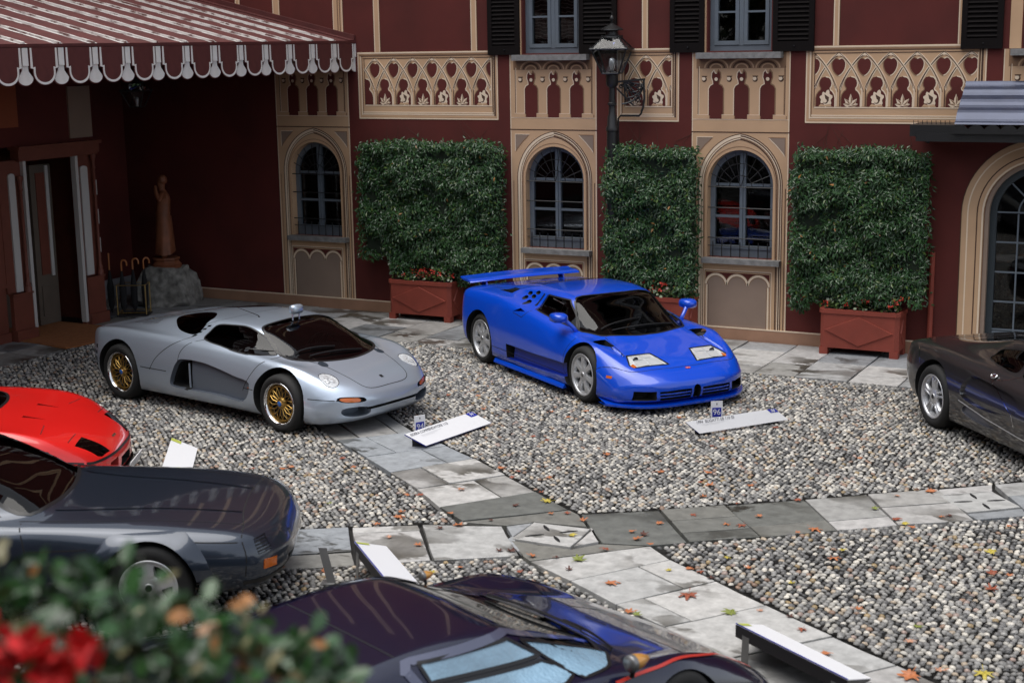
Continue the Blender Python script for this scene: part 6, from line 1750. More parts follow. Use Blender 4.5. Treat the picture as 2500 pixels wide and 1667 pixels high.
# ------------------------------------------------------------------ silver car
def silver_car():
    car = empty('sports_car', (-10.603, -5.611, 0), math.radians(-10.75))
    tag(car, 'silver blue mid engined sports car with gold mesh wheels and a mirror on its roof', 'car', 'show cars parked on the courtyard')
    P_, T, sw_, pw = TAB['silver']; B = Body(T, sw_, pw)
    dk = M['cabin']
    for s in (-1, 1):
        ax = '-y' if s < 0 else '+y'
        B.cyl(1.385, .335, .375, s*.58, s*1.2, M['black']); B.cyl(-1.325, .345, .385, s*.55, s*1.2, M['black'])
        sw_ = spl([(.01, .850), (.03, .93), (.10, .995), (.30, 1.012), (.56, 1.005), (.86, .925), (1.09, .790), (1.0, .772), (.66, .785), (.35, .815)], 4, True)
        B.cutter(sw_, ax, .25, dk, step=.06)
        # side intake scoop
        it = spl([(-.40, .33), (-.345, .46), (-.27, .59), (-.17, .630), (.13, .632), (.38, .602), (.70, .545), (.96, .490), (.84, .275), (.42, .285), (-.10, .282), (-.34, .285)], 4, True)
        B.cutter(it, ax, .055, M['p_silver_in'], step=.06, taper=.97)
        B.cutter(spl([(-.385, .33), (-.325, .46), (-.25, .580), (-.12, .605), (-.06, .60), (-.07, .30), (-.20, .290), (-.34, .292)], 4, True), ax, .22, M['black'], step=.05)
        # headlights
        B.cutter(spl([(1.865+.118*math.cos(a), s*.625+.100*math.sin(a)) for a in [2*PI*i/14 for i in range(14)]], 2, True), 'z', .05, M['trim'], step=.04)
        B.cutter(spl([(1.60+.065*math.cos(a), s*.44+.05*math.sin(a)) for a in [2*PI*i/12 for i in range(12)]], 2, True), 'z', .05, M['p_silver_in'], step=.03)
        # bumper openings
        B.cutter(spl([(s*.355, .225), (s*.36, .285), (s*.44, .312), (s*.58, .322), (s*.665, .305), (s*.68, .26), (s*.62, .222), (s*.46, .205)], 4, True), 'x', .16, M['p_silver_in'], step=.04, taper=.8)
        B.cutter(spl([(s*.42, .365), (s*.43, .405), (s*.55, .425), (s*.67, .432), (s*.70, .40), (s*.60, .368)], 4, True), 'x', .05, M['trim'], step=.03)
        for k in range(4):
            q = [(-.215+.047*k, .852+.036*k), (-.160+.047*k, .860+.036*k), (-.150+.047*k, .878+.036*k), (-.205+.047*k, .870+.036*k)]
            B.cutter(q, ax, .03, M['black'], step=.02)
        for k in range(4):
            for j in range(2):
                if k == 0 and j == 0: continue
                x0, z0 = -1.86+.075*j-.008*k, .58-.075*k
                B.cutter([(x0, z0), (x0+.045, z0+.003), (x0+.045, z0+.045), (x0, z0+.042)], ax, .03, M['black'], step=.03)
        for z0 in (.385, .315, .275):
            B.cutter([(.70, z0), (.83, z0-.004), (.835, z0+.018), (.79, z0+.024), (.70, z0+.02)], ax, .012, M['p_silver_in'], step=.03)
    ws = spl([(.70, -.47), (.95, -.575), (1.20, -.63), (1.40, -.56), (1.56, -.36), (1.63, 0), (1.56, .36), (1.40, .56), (1.20, .63), (.95, .575), (.70, .47), (.66, .25), (.65, 0), (.66, -.25)], 4, True)
    B.cutter(ws, 'z', .22, dk, step=.07)
    rg = {s: spl([(-.78, s*.44), (-.66, s*.57), (-.46, s*.67), (-.19, s*.69), (-.11, s*.60), (-.13, s*.45), (-.36, s*.22), (-.62, s*.20), (-.78, s*.30)], 4, True) for s in (-1, 1)}
    for s in (-1, 1): B.cutter(rg[s], 'z', .12, dk, step=.06)
    B.hull([(-.20, -.66, .34), (1.30, -.62, .34), (1.30, .62, .34), (-.20, .66, .34), (.05, -.46, .965), (.72, -.42, .955), (.72, .42, .955), (.05, .46, .965)], dk)
    # slot across the nose
    B.cutter([(-.42, .268), (.42, .268), (.42, .298), (-.42, .298)], 'x', .05, M['black'], step=.05)
    o = B.build('body', M['p_silver'], car)
    for s in (-1, 1):
        ax = '-y' if s < 0 else '+y'
        sw_ = spl([(.01, .850), (.03, .93), (.10, .995), (.30, 1.012), (.56, 1.005), (.86, .925), (1.09, .790), (1.0, .772), (.66, .785), (.35, .815)], 4, True)
        B.patch('side_window', sw_, ax, M['carglass'], car, -.004, .05)
        lines(B, 'window_trim', [(sw_+sw_[:1], ax)], M['trim'], car, .018, .002)
        lines(B, 'window_bar', [([(.655, .785), (.66, .812), (1.06, .812)], ax)], M['trim'], car, .014, .004)
        B.patch('rear_quarter_window', rg[s], 'z', M['carglass_dark'], car, -.004, .05)
        lens = [(1.865+.112*math.cos(a), s*.625+.094*math.sin(a)) for a in [2*PI*i/20 for i in range(20)]]
        hl = B.patch('headlight', lens, 'z', M['lampwhite'], car, -.003, .03)
        b = MB()
        for dx, dy, r in ((.035, .02, .034), (-.04, .0, .032), (.0, -.035, .026), (.03, -.04, .02)):
            h, n = B.hit((1.865+dx, s*.625+dy), 'z'); c = h+n*.001
            t = n.cross(Vector((1, 0, 0))).normalized(); u = n.cross(t)
            b.add([c+(t*math.cos(a)+u*math.sin(a))*r for a in [2*PI*i/12 for i in range(12)]]+[c+n*.006], [(i, (i+1) % 12, 12) for i in range(12)])
        b.build('reflector', M['lens'], hl)
        B.patch('indicator', spl([(s*.48, .370), (s*.485, .408), (s*.56, .420), (s*.66, .425), (s*.675, .40), (s*.60, .373)], 4, True), 'x', M['amber'], car, -.008, .03)
    B.patch('windscreen', ws, 'z', M['carglass'], car, -.004, .05)
    lines(B, 'screen_trim', [(ws+ws[:1], 'z')], M['trim'], car, .030, .002)
    # shut lines
    dr_ = spl([(.06, .852), (-.12, .80), (-.225, .70), (-.25, .60)], 5)
    sp = []
    for ax in ('-y', '+y'):
        sp += [(dr_, ax), (spl([(-.17, .860), (-.42, .745), (-.62, .60), (-.735, .445)], 5), ax), ([(-.90, .460), (-.44, .46)], ax), (spl([(1.16, .765), (1.03, .68), (.90, .50), (.845, .40)], 5), ax), ([(.86, .432), (1.01, .428)], ax), (spl([(1.79, .42), (2.0, .405), (2.08, .40)], 4), ax), ([(-1.72, .42), (-2.05, .44)], ax)]
    bon = spl([(1.18, -.60), (1.40, -.54), (1.62, -.46), (1.90, -.41), (2.12, -.32), (2.15, 0), (2.12, .32), (1.90, .41), (1.62, .46), (1.40, .54), (1.18, .60)], 5)
    sp += [(bon, 'z')]
    lines(B, 'shut_line', sp, M['gap'], car, .008)
    lines(B, 'roof_seam', [(spl([(-.25, s*.655), (-.1, s*.60), (.05, s*.50), (.10, s*.3), (.11, 0)], 5), 'z') for s in (-1, 1)], M['chrome'], car, .006)
    lines(B, 'deck_slat', [([(x-.20, s*y), (x+.14, s*(y+.03))], 'z') for s in (-1, 1) for x, y in ((-1.20, .42), (-1.20, .455), (-1.20, .49), (-1.45, .40))], M['chrome'], car, .010, .002)
    B.patch('nose_badge', [(2.02, -.02), (2.06, -.02), (2.06, .02), (2.02, .02)], 'z', M['trim'], car, .002, .02)
    b = MB(); h, n = B.hit((-.065, .44), '-y'); b.bar(h+Vector((0, .03, -.13)), h+Vector((0, .03, .15)), .014); b.build('intake_strut', M['p_silver'], car)
    lines(B, 'side_marker', [([(.93, .445), (.945, .445)], '-y')], M['amber'], car, .014, .003)
    # roof mirror
    mr = empty('roof_mirror', (.74, 0, 1.03), 0, car)
    b = MB(); n = 16
    prof = [(-.035, .0), (-.035, .7), (-.02, .95), (.02, 1.0), (.05, .85), (.062, .4), (.064, 0)]
    V = []; 
    for x, k in prof:
        for i in range(n):
            a = 2*PI*i/n; c, q = math.cos(a), math.sin(a); V.append((x, .088*k*math.copysign(abs(c)**.55, c), .125+.055*k*math.copysign(abs(q)**.55, q)))
    b.add(V, [(i*n+j, i*n+(j+1) % n, (i+1)*n+(j+1) % n, (i+1)*n+j) for i in range(len(prof)-1) for j in range(n)])
    b.build('housing', M['p_silver'], mr, smooth=True)
    b = MB(); b.tube([(0, -.05, 0), (0, -.05, .08)], .010, 6); b.tube([(0, .05, 0), (0, .05, .08)], .010, 6); b.build('stalk', M['p_silver'], mr)
    b = MB(); h, n_ = B.hit((.35, -.20), 'z'); b.tube([h, h+Vector((-.02, 0, .02)), h+Vector((-.42, -.03, .10))], [.012, .005, .002], 6); b.build('aerial', M['trim'], car)
    wiper(B, car, (1.40, -.44), (1.52, .24)); wiper(B, car, (1.26, -.52), (1.36, -.02))
    seat(car, .22, -.33, .28, M['seat_blue']); seat(car, .22, .33, .28, M['seat_blue'])
    b = MB(); b.box(.82, 1.28, -.60, .60, .345, .66); b.build('dashboard', M['cabin_grey'], car); steering(car, .72, .33, .68)
    for x, y, z, R, w, r in ((1.385, .80, .318, .318, .25, .232), (-1.325, .775, .335, .335, .31, .238)):
        for s in (-1, 1): wheel(car, x, s*y, z, R, w, r, 'mesh', s)
    return car
M['p_silver_in'] = mat('silver_recess', (.20, .23, .28), .4, .6)
M['lampwhite'] = mat('headlamp_glass', (.62, .64, .66), .16, coat=1.0, var=.18, vscale=38, bump=.3, bscale=60)
M['lampcover'] = glass_mat('lamp_cover', (.85, .87, .9), .03)
M['cabin_grey'] = mat('dash_grey', (.03, .03, .035), .7)
silver_car()
# ------------------------------------------------------------------ blue car
M['p_blue_in'] = mat('blue_recess', (.002, .022, .30), .45)
def blue_car():
    pose, T, sw, pw = TAB['blue']
    car = empty('sports_car', (pose[0], pose[1], 0), math.radians(pose[2]))
    tag(car, 'bright blue sports car with tall rear wing and seven spoke silver wheels', 'car', 'show cars parked on the courtyard')
    B = Body(T, sw, pw); dk = M['cabin']; blk = M['black']
    side = [(-.05, .868), (-.02, 1.045), (.42, 1.040), (.83, .768), (.53, .792)]
    ws = spl([(.44, -.485), (.64, -.605), (.86, -.700), (1.03, -.63), (1.19, -.525), (1.28, -.20), (1.29, 0), (1.28, .20), (1.19, .525), (1.03, .63), (.86, .700), (.64, .605), (.44, .485), (.45, .2), (.455, 0), (.45, -.2)], 3, True)
    hl = lambda s: [(1.700, s*.575), (1.712, s*.270), (1.985, s*.190), (1.945, s*.60), (1.89, s*.655)]
    for s in (-1, 1):
        ax = '-y' if s < 0 else '+y'
        B.cyl(1.275, .335, .365, s*.58, s*1.2, blk); B.cyl(-1.275, .335, .372, s*.52, s*1.2, blk)
        B.cutter(side, ax, .25, dk, step=.06)
        B.cutter([(-.53, .205), (-.53, .392), (.20, .388), (.95, .405), (1.0, .245), (.2, .212)], ax, .045, M['p_blue_in'], step=.06, taper=.97)
        B.cutter([(-.52, .212), (-.52, .386), (-.36, .384), (-.42, .215)], ax, .20, blk, step=.05)
        B.cutter(hl(s), 'z', .05, M['trim'], step=.05)
        for x, z in ((-.457, 1.010), (-.285, 1.035), (-.49, .955), (-.335, .985), (-.352, .921)):
            B.cutter([(x+.052*math.cos(a), z+.023*math.sin(a)) for a in [2*PI*i/14 for i in range(14)]], ax, .07, blk, step=.03)
        B.cutter([(-.43, .812), (-.285, .868), (-.165, .836)], ax, .05, M['p_blue_in'], step=.04)
        B.cutter([(-1.16, s*.70), (-.95, s*.58), (-.78, s*.60), (-.84, s*.69)], 'z', .07, blk, step=.04)
        B.cutter([(s*.075, .158), (s*.075, .266), (s*.25, .268), (s*.47, .262), (s*.465, .158), (s*.25, .155)], 'x', .09, blk, step=.04)
        B.cutter([(s*.50, .162), (s*.50, .270), (s*.73, .272), (s*.745, .165)], 'x', .16, blk, step=.04, taper=.8)
        B.cutter([(1.40, s*.630), (1.66, s*.590), (1.85, s*.640), (1.80, s*.68)], 'z', .014, M['p_blue'], step=.04)
    B.cutter(ws, 'z', .22, dk, step=.07)
    B.cutter([(-.048, .152), (.048, .152), (.048, .26), (.034, .292), (0, .306), (-.034, .292), (-.048, .26)], 'x', .10, blk, step=.03)
    B.cutter([(-1.15, -.38), (-.46, -.44), (-.46, .44), (-1.15, .38)], 'z', .05, blk, step=.08)
    B.hull([(-.25, -.66, .30), (1.05, -.60, .30), (1.05, .60, .30), (-.25, .66, .30), (-.02, -.47, 1.02), (.42, -.42, 1.0), (.42, .42, 1.0), (-.02, .47, 1.02)], dk)
    B.build('body', M['p_blue'], car)
    sp = []
    for s in (-1, 1):
        ax = '-y' if s < 0 else '+y'
        B.patch('side_window', side, ax, M['carglass'], car, -.004, .05)
        lines(B, 'window_trim', [(side+side[:1], ax)], M['trim'], car, .020, .002)
        lines(B, 'window_divider', [([(.10, 1.02), (.36, .985), (.37, .80)], ax)], M['chrome'], car, .010, .004)
        lines(B, 'pillar_vent', [([(-.165, .90), (-.125, 1.045)], ax)], M['trim'], car, .030, .002); lines(B, 'pillar_trim', [([(-.075, .868), (-.04, 1.045)], ax)], M['chrome'], car, .012, .003)
        h = B.patch('headlight', hl(s), 'z', M['lampwhite'], car, -.004, .04)
        lines(B, 'headlight_surround', [(hl(s)+hl(s)[:1], 'z')], M['trim'], car, .018, .003)
        b = MB()
        for x0, x1, y0, y1 in ((1.72, 1.80, .30, .42), (1.72, 1.82, .43, .54), (1.82, 1.96, .24, .40), (1.83, 1.94, .42, .56)):
            q = [B.hit((x, s*y), 'z') for x, y in ((x0, y0), (x1, y0), (x1, y1), (x0, y1))]
            b.add([p+n*.001 for p, n in q]+[(q[0][0]+q[2][0])/2+q[0][1]*.004], [(0, 1, 4), (1, 2, 4), (2, 3, 4), (3, 0, 4)])
        b.build('reflector', M['lens'], h)
        b = MB(); p, n = B.hit((1.80, s*.52), 'z'); b.lathe([(0, .0), (.032, .0), (.036, .01), (.030, .014), (0, .012)], 16, axis='x', c=p-n*.004+Vector((.0, 0, 0))); b.build('projector', M['cap_dark'], h)
        B.patch('indicator', [(1.875, s*.600), (1.935, s*.585), (1.945, s*.625), (1.905, s*.650)], 'z', M['amber'], car, .004, .02)
        lines(B, 'side_marker', [([(1.78, .40), (1.85, .398)], ax)], M['amber'], car, .030, .002)
        sp += [(spl([(-.085, .862), (-.13, .83), (-.20, .766)], 4), ax), ([(-.20, .766), (.10, .72), (.99, .715)], ax) if False else ([(-.20, .766), (-.42, .80)], ax),
               (spl([(1.04, .712), (.95, .60), (.90, .46), (.93, .30), (.99, .31)], 4), ax), ([(-.90, .30), (.92, .275)], ax)]
        sp += [(spl([(1.21, s*.555), (1.60, s*.592), (1.70, s*.60)], 4), 'z')]
        # grille bars
        for z in (.192, .229):
            V, F = B.line('g', [(s*.08, z), (s*.25, z), (s*.465, z)], 'x', None, None, .016, -.008); b = MB(); b.add(V, F); b.build('grille_bar', M['p_blue'], car, smooth=True)
        # mirror
        m_ = empty('door_mirror', (.86, s*.72, .745), 0, car)
        b = MB(); b.tube([(0, 0, -.02), (-.01, s*.05, .05), (-.05, s*.12, .12), (-.10, s*.17, .16)], [.028, .024, .026, .034], 8)
        n = 12; V = []
        prof = [(-.22, .78), (-.20, .95), (-.12, 1.0), (-.05, .85), (-.02, .45), (-.012, .05)]
        for x, k in prof:
            for i in range(n):
                a = 2*PI*i/n; c, q = math.cos(a), math.sin(a); V.append((x+.02, s*(.19+.095*k*math.copysign(abs(c)**.6, c)), .165+.058*k*math.copysign(abs(q)**.6, q)))
        b.add(V, [(i*n+j, i*n+(j+1) % n, (i+1)*n+(j+1) % n, (i+1)*n+j) for i in range(len(prof)-1) for j in range(n)])
        b.build('housing', M['p_blue'], m_, smooth=True)
    B.patch('windscreen', ws, 'z', M['carglass'], car, -.004, .05)
    lines(B, 'screen_trim', [(ws+ws[:1], 'z')], M['trim'], car, .024, .002)
    B.patch('rear_window', [(-1.15, -.38), (-.46, -.44), (-.46, .44), (-1.15, .38)], 'z', M['carglass_dark'], car, -.004, .06)
    sp += [(spl([(1.60, -.93), (1.80, -.82), (1.99, -.66), (2.045, -.3), (2.055, 0), (2.045, .3), (1.99, .66), (1.80, .82), (1.60, .93)], 5), 'z')]
    sp += [([(-.40, s*.52), (-1.1, s*.66), (-1.5, s*.62)], 'z') for s in (-1, 1)]
    lines(B, 'shut_line', sp, M['gap'], car, .007)
    b = MB(); p, n = B.hit((2.085, 0), 'z'); u = Vector((0, 1, 0)); v = n.cross(u)
    b.add([p+n*.003+u*.036*math.cos(a)+v*.017*math.sin(a) for a in [2*PI*i/20 for i in range(20)]], [tuple(reversed(range(20)))]); o = b.build('oval_badge', M['badge_red'], car)
    me = text_mesh('BUGATTI', .013); put(me, o, p+n*.0045, u, -v, M['white'])
    # chin spoiler
    b = MB(); pts = []
    for i in range(41):
        y = -.93+1.86*i/40; t = abs(y)/.965; x = 2.275-.52*t**4; pts.append((x, y))
    inn = [(x-.22, y*.96) for x, y in pts]
    n = len(pts)
    V = [(x, y, .105) for x, y in pts]+[(x-.005, y, .080) for x, y in pts]+[(x, y, .128) for x, y in inn]+[(x, y, .08) for x, y in inn]; F = []
    for i in range(n-1): F += [(i, i+1, 2*n+i+1, 2*n+i), (i, n+i, n+i+1, i+1), (n+i, 3*n+i, 3*n+i+1, n+i+1)]
    b.add(V, [tuple(reversed(f)) for f in F]); b.build('chin_spoiler', M['p_blue'], car, angle=50)
    # side skirts
    for s in (-1, 1):
        b = MB(); b.add([(-.88, s*.90, .10), (.90, s*.90, .10), (.90, s*.950, .095), (-.88, s*.950, .095), (-.88, s*.92, .15), (.90, s*.92, .15), (.90, s*.945, .118), (-.88, s*.945, .118)], [(0, 1, 2, 3), (4, 5, 6, 7), (3, 2, 6, 7), (0, 3, 7, 4), (1, 2, 6, 5)]); b.build('side_skirt', M['p_blue'], car)
    # rear wing
    w = empty('rear_wing', (-1.9, 0, 0), 0, car)
    prof = [(.17, 1.000), (.155, 1.018), (.05, 1.034), (-.08, 1.030), (-.165, 1.045), (-.17, 1.035), (-.08, 1.010), (.05, 1.006), (.155, .992)]
    b = MB(); ys = [-.83, -.80, -.3, 0, .3, .80, .83]; n = len(prof)
    V = [(x*(1-.1*(abs(y) > .81)), y, z-.015*(y/.83)**2) for y in ys for x, z in prof]
    F = [(i*n+k, (i+1)*n+k, (i+1)*n+(k+1) % n, i*n+(k+1) % n) for i in range(len(ys)-1) for k in range(n)]+[tuple(range(n)), tuple(reversed(range((len(ys)-1)*n, len(ys)*n)))]
    b.add(V, F); b.build('blade', M['p_blue'], w, angle=50)
    for s in (-1, 1):
        b = MB(); b.prism([(.20, .84), (.08, .84), (-.02, 1.012), (.12, 1.008)], lambda u, v, d: (u, s*.585+d, v), -.012, .012); b.build('strut', M['p_blue'], w)
    wiper(B, car, (1.14, -.42), (1.14, .42)); wiper(B, car, (1.06, -.52), (.98, .05))
    seat(car, .20, -.34, .26, M['seat_grey']); seat(car, .20, .34, .26, M['seat_grey'])
    b = MB(); b.box(.68, 1.05, -.58, .58, .31, .68); b.build('dashboard', M['cabin_grey'], car); steering(car, .56, .34, .68)
    for x, y, R, wd, r in ((1.275, .795, .326, .245, .242), (-1.275, .77, .328, .33, .243)):
        for s in (-1, 1): wheel(car, x, s*y, R, R, wd, r, 'seven', s)
M['cap_dark'] = mat('projector_lens', (.03, .035, .05), .1, coat=1.0)
M['badge_red'] = mat('red_enamel', (.5, .02, .02), .3, coat=.5)
blue_car()

# ------------------------------------------------------------------ red car (only its nose is in view)
def red_car():
    pose, T, sw, pw = TAB['red']
    car = empty('sports_car', (pose[0], pose[1], 0), math.radians(pose[2]))
    tag(car, 'bright red wedge nosed sports car behind the black coupe', 'car', 'show cars parked on the courtyard')
    B = Body(T, sw, pw); blk = M['black']; dk = M['cabin']
    hl = lambda s: [(.606, s*.650), (.615, s*.429), (.850, s*.350), (.815, s*.510), (.785, s*.555)]
    ws = spl([(-1.02, -.48), (-.72, -.62), (-.42, -.62), (-.28, -.35), (-.25, 0), (-.28, .35), (-.42, .62), (-.72, .62), (-1.02, .48), (-1.0, 0)], 3, True)
    sd = [(-1.75, .86), (-1.62, 1.0), (-1.1, 1.0), (-.55, .76), (-.9, .78)]
    for s in (-1, 1):
        ax = '-y' if s < 0 else '+y'
        B.cyl(0, .325, .350, s*.62, s*1.2, blk); B.cyl(-2.45, .33, .375, s*.52, s*1.2, blk)
        B.cutter(hl(s), 'z', .07, blk, step=.05)
        B.cutter([(.03, s*.275), (.03, s*.215), (.25, s*.235)], 'z', .025, M['red_in'], step=.04)
        B.cutter([(s*.26, .20), (s*.24, .315), (s*.42, .30), (s*.46, .20)], 'x', .10, M['red_in'], step=.04, taper=.8)
        B.cutter([(s*.50, .20), (s*.49, .30), (s*.56, .30), (s*.58, .20)], 'x', .10, blk, step=.04, taper=.8)
        B.cutter(sd, ax, .2, dk, step=.08)
    B.cutter([(-.18, .18), (.18, .18), (.17, .28), (-.17, .28)], 'x', .12, blk, step=.05)
    B.cutter(ws, 'z', .12, dk, step=.08)
    B.build('body', M['p_red'], car)
    for s in (-1, 1):
        ax = '-y' if s < 0 else '+y'
        B.patch('side_window', sd, ax, M['carglass_dark'], car, -.004, .08)
        h = B.patch('headlight_cover', hl(s), 'z', M['carglass'], car, -.002, .05)
        b = MB(); p, n = B.hit((.72, s*.50), 'z'); b.lathe([(.045, -.02), (.045, .0), (.03, .012), (0, .018)], 14, axis='x', c=p-n*.045); b.build('lamp', M['chrome'], h)
        b = MB(); p, n = B.hit((.66, s*.56), 'z'); b.obox(p-n*.05, (.03, 0, 0), (0, .02, 0), (0, 0, .012)); b.build('indicator', M['amber'], h)
        b = MB(); p, n = B.hit((.423, .518), ax); b.lathe([(.020, 0), (.020, .006), (0, .010)], 10, axis='y', c=p+Vector((0, s*.004 if s > 0 else -.012, 0))); b.build('side_repeater', M['trim'], car)
    B.patch('windscreen', ws, 'z', M['carglass_dark'], car, -.004, .08)
    lines(B, 'screen_trim', [(ws+ws[:1], 'z')], M['trim'], car, .03, .002)
    lines(B, 'shut_line', [([(.28, s*.43), (.32, s*.70)], 'z') for s in (-1, 1)]+[([(.56, s*.42), (.55, s*.66)], 'z') for s in (-1, 1)], M['gap'], car, .007)
    wl = spl([(.40, -.93), (.60, -.88), (.84, -.75), (.935, -.55), (.965, -.36), (.985, 0), (.965, .36), (.935, .55), (.84, .75), (.60, .88), (.40, .93)], 5)
    q = []
    for ax, rng_ in (('-y', [(.36, .450), (.54, .415), (.70, .37)]), ('+y', [(.36, .450), (.54, .415), (.70, .37)])): q.append((spl(rng_, 4), ax))
    q.append(([(-.70, .368), (-.64, .356), (-.41, .357), (-.16, .358), (.16, .358), (.41, .357), (.64, .356), (.70, .368)], 'x'))
    lines(B, 'waist_strip', q, M['trim'], car, .024, .003)
    lines(B, 'nose_badge', [([(.805, -.055), (.805, .055)], 'z')], M['chrome'], car, .02, .003)
    # black chin and number plate
    b = MB(); pts = [(.91-.45*(abs(y)/.97)**3.2, y) for y in [-.86+1.72*i/24 for i in range(25)]]
    n = len(pts); V = [(x, y, .145) for x, y in pts]+[(x+.02, y, .085) for x, y in pts]+[(x-.2, y*.95, .085) for x, y in pts]
    b.add(V, [t for i in range(n-1) for t in ((i, n+i, n+i+1, i+1), (n+i, 2*n+i, 2*n+i+1, n+i+1))]); b.build('chin', M['trim'], car)
    b = MB(); b.obox((.99, .0, .19), (.004, 0, .0), (0, .25, 0), (.018, 0, .052)); b.build('number_plate', M['white'], car)
    for x, y, R, wd, r in ((0, .80, .318, .245, .222), (-2.45, .77, .33, .33, .232)):
        for s in (-1, 1): wheel(car, x, s*y, R, R, wd, r, 'star', s)
M['red_in'] = mat('red_recess', (.30, .008, .006), .5)
red_car()

# ------------------------------------------------------------------ dark slate coupe with long bonnet, lower left
def slate_car():
    pose, T, sw, pw = TAB['slate']
    car = empty('coupe', (pose[0], pose[1], 0), math.radians(pose[2]))
    tag(car, 'black and slate coupe with a long bonnet and orange front side lamp', 'car', 'show cars parked on the courtyard')
    B = Body(T, sw, pw); blk = M['black']; dk = M['cabin']
    ws = spl([(-1.45, -.50), (-1.15, -.60), (-.86, -.64), (-.76, -.40), (-.72, 0), (-.76, .40), (-.86, .64), (-1.15, .60), (-1.45, .50), (-1.44, 0)], 3, True)
    sd = [(-2.2, .80), (-2.05, 1.0), (-1.5, 1.05), (-1.05, .80), (-1.5, .78)]
    for s in (-1, 1):
        ax = '-y' if s < 0 else '+y'
        B.cyl(0, .31, .355, s*.58, s*1.2, blk); B.cyl(-2.3, .31, .355, s*.56, s*1.2, blk)
        B.cutter(sd, ax, .2, dk, step=.08)
        B.cutter([(.735, .605), (.80, .605), (.858, .505), (.772, .497)], ax, .018, M['slate_in'], step=.04)
    B.cutter(ws, 'z', .15, dk, step=.08)
    B.cutter([(-.45, .30), (.45, .30), (.45, .38), (-.45, .38)], 'x', .06, blk, step=.06)
    B.build('body', M['p_slate'], car)
    for s in (-1, 1):
        ax = '-y' if s < 0 else '+y'
        B.patch('side_window', sd, ax, M['carglass_dark'], car, -.004, .08)
        for k in range(5):
            t = k/4; b = MB(); V, F = B.line('l', [(.738+.036*t, .594-.088*t), (.803+.050*t, .594-.080*t)], ax, None, None, .011, -.002); b.add(V, F); b.build('louvre_blade', M['p_slate'], car)
        B.patch('side_lamp', [(.80, .384), (.876, .372), (.880, .437), (.806, .453)], ax, M['amber'], car, .006, .03, thick=.012)
        # flared arch
        b = MB(); pr_ = []
        for i in range(25):
            a = math.radians(8+164*i/24); x, z = .352*math.cos(a), .31+.352*math.sin(a); x2, z2 = .46*math.cos(a), .31+.46*math.sin(a)
            h1, n1 = B.hit((x, min(z, .72)), ax); h2, n2 = B.hit((x2, min(z2, .70)), ax)
            pr_.append((Vector((x, h1.y+s*.045, z)), h1*.5+h2*.5+Vector((0, s*.038, .012)), h2+n2*.002))
        n = len(pr_); V = [p for t in pr_ for p in t]; b.add(V, [(3*i+k, 3*i+3+k, 3*i+4+k, 3*i+1+k) for i in range(n-1) for k in range(2)]); b.build('arch_flare', M['p_slate'], car, smooth=True)
    B.patch('windscreen', ws, 'z', M['carglass_dark'], car, -.004, .08)
    lines(B, 'screen_trim', [(ws+ws[:1], 'z')], M['trim'], car, .03, .002)
    B.patch('sticker', [(-1.26, -.46), (-1.20, -.46), (-1.20, -.30), (-1.26, -.30)], 'z', M['lime'], car, .001, .05)
    sp = [(spl([(-.92, s*.72), (-.4, s*.70), (.2, s*.64), (.645, s*.58)], 4), 'z') for s in (-1, 1)]
    sp += [(spl([(.655, s*.78), (.648, s*.6), (.61, s*.3), (.60, 0)], 4), 'z') for s in (-1, 1)]
    for ax in ('-y', '+y'): sp += [(spl([(-.90, .77), (-.87, .68), (-.84, .50), (-.86, .30)], 4), ax), ([(.30, .628), (.63, .600)], ax), (spl([(.66, .60), (.69, .50), (.68, .36)], 4), ax), ([(-.84, .60), (-.42, .605)], ax)]
    lines(B, 'shut_line', sp, M['gap'], car, .009)
    lines(B, 'bonnet_ridge', [(spl([(-.72, s*.50), (-.24, s*.40), (.60, s*.30)], 4), 'z') for s in (-1, 1)], M['p_slate'], car, .05, .006)
    lines(B, 'bumper_strip', [([(.66, .31), (.80, .305)], '-y'), ([(.66, .31), (.80, .305)], '+y'), ([(-.78, .305), (0, .305), (.78, .305)], 'x')], M['trim'], car, .035, .004)
    for x in (0, -2.3):
        for s in (-1, 1): wheel(car, x, s*.80, .31, .31, .22, .205, 'star', s)
M['slate_in'] = mat('slate_recess', (.012, .013, .016), .5)
slate_car()

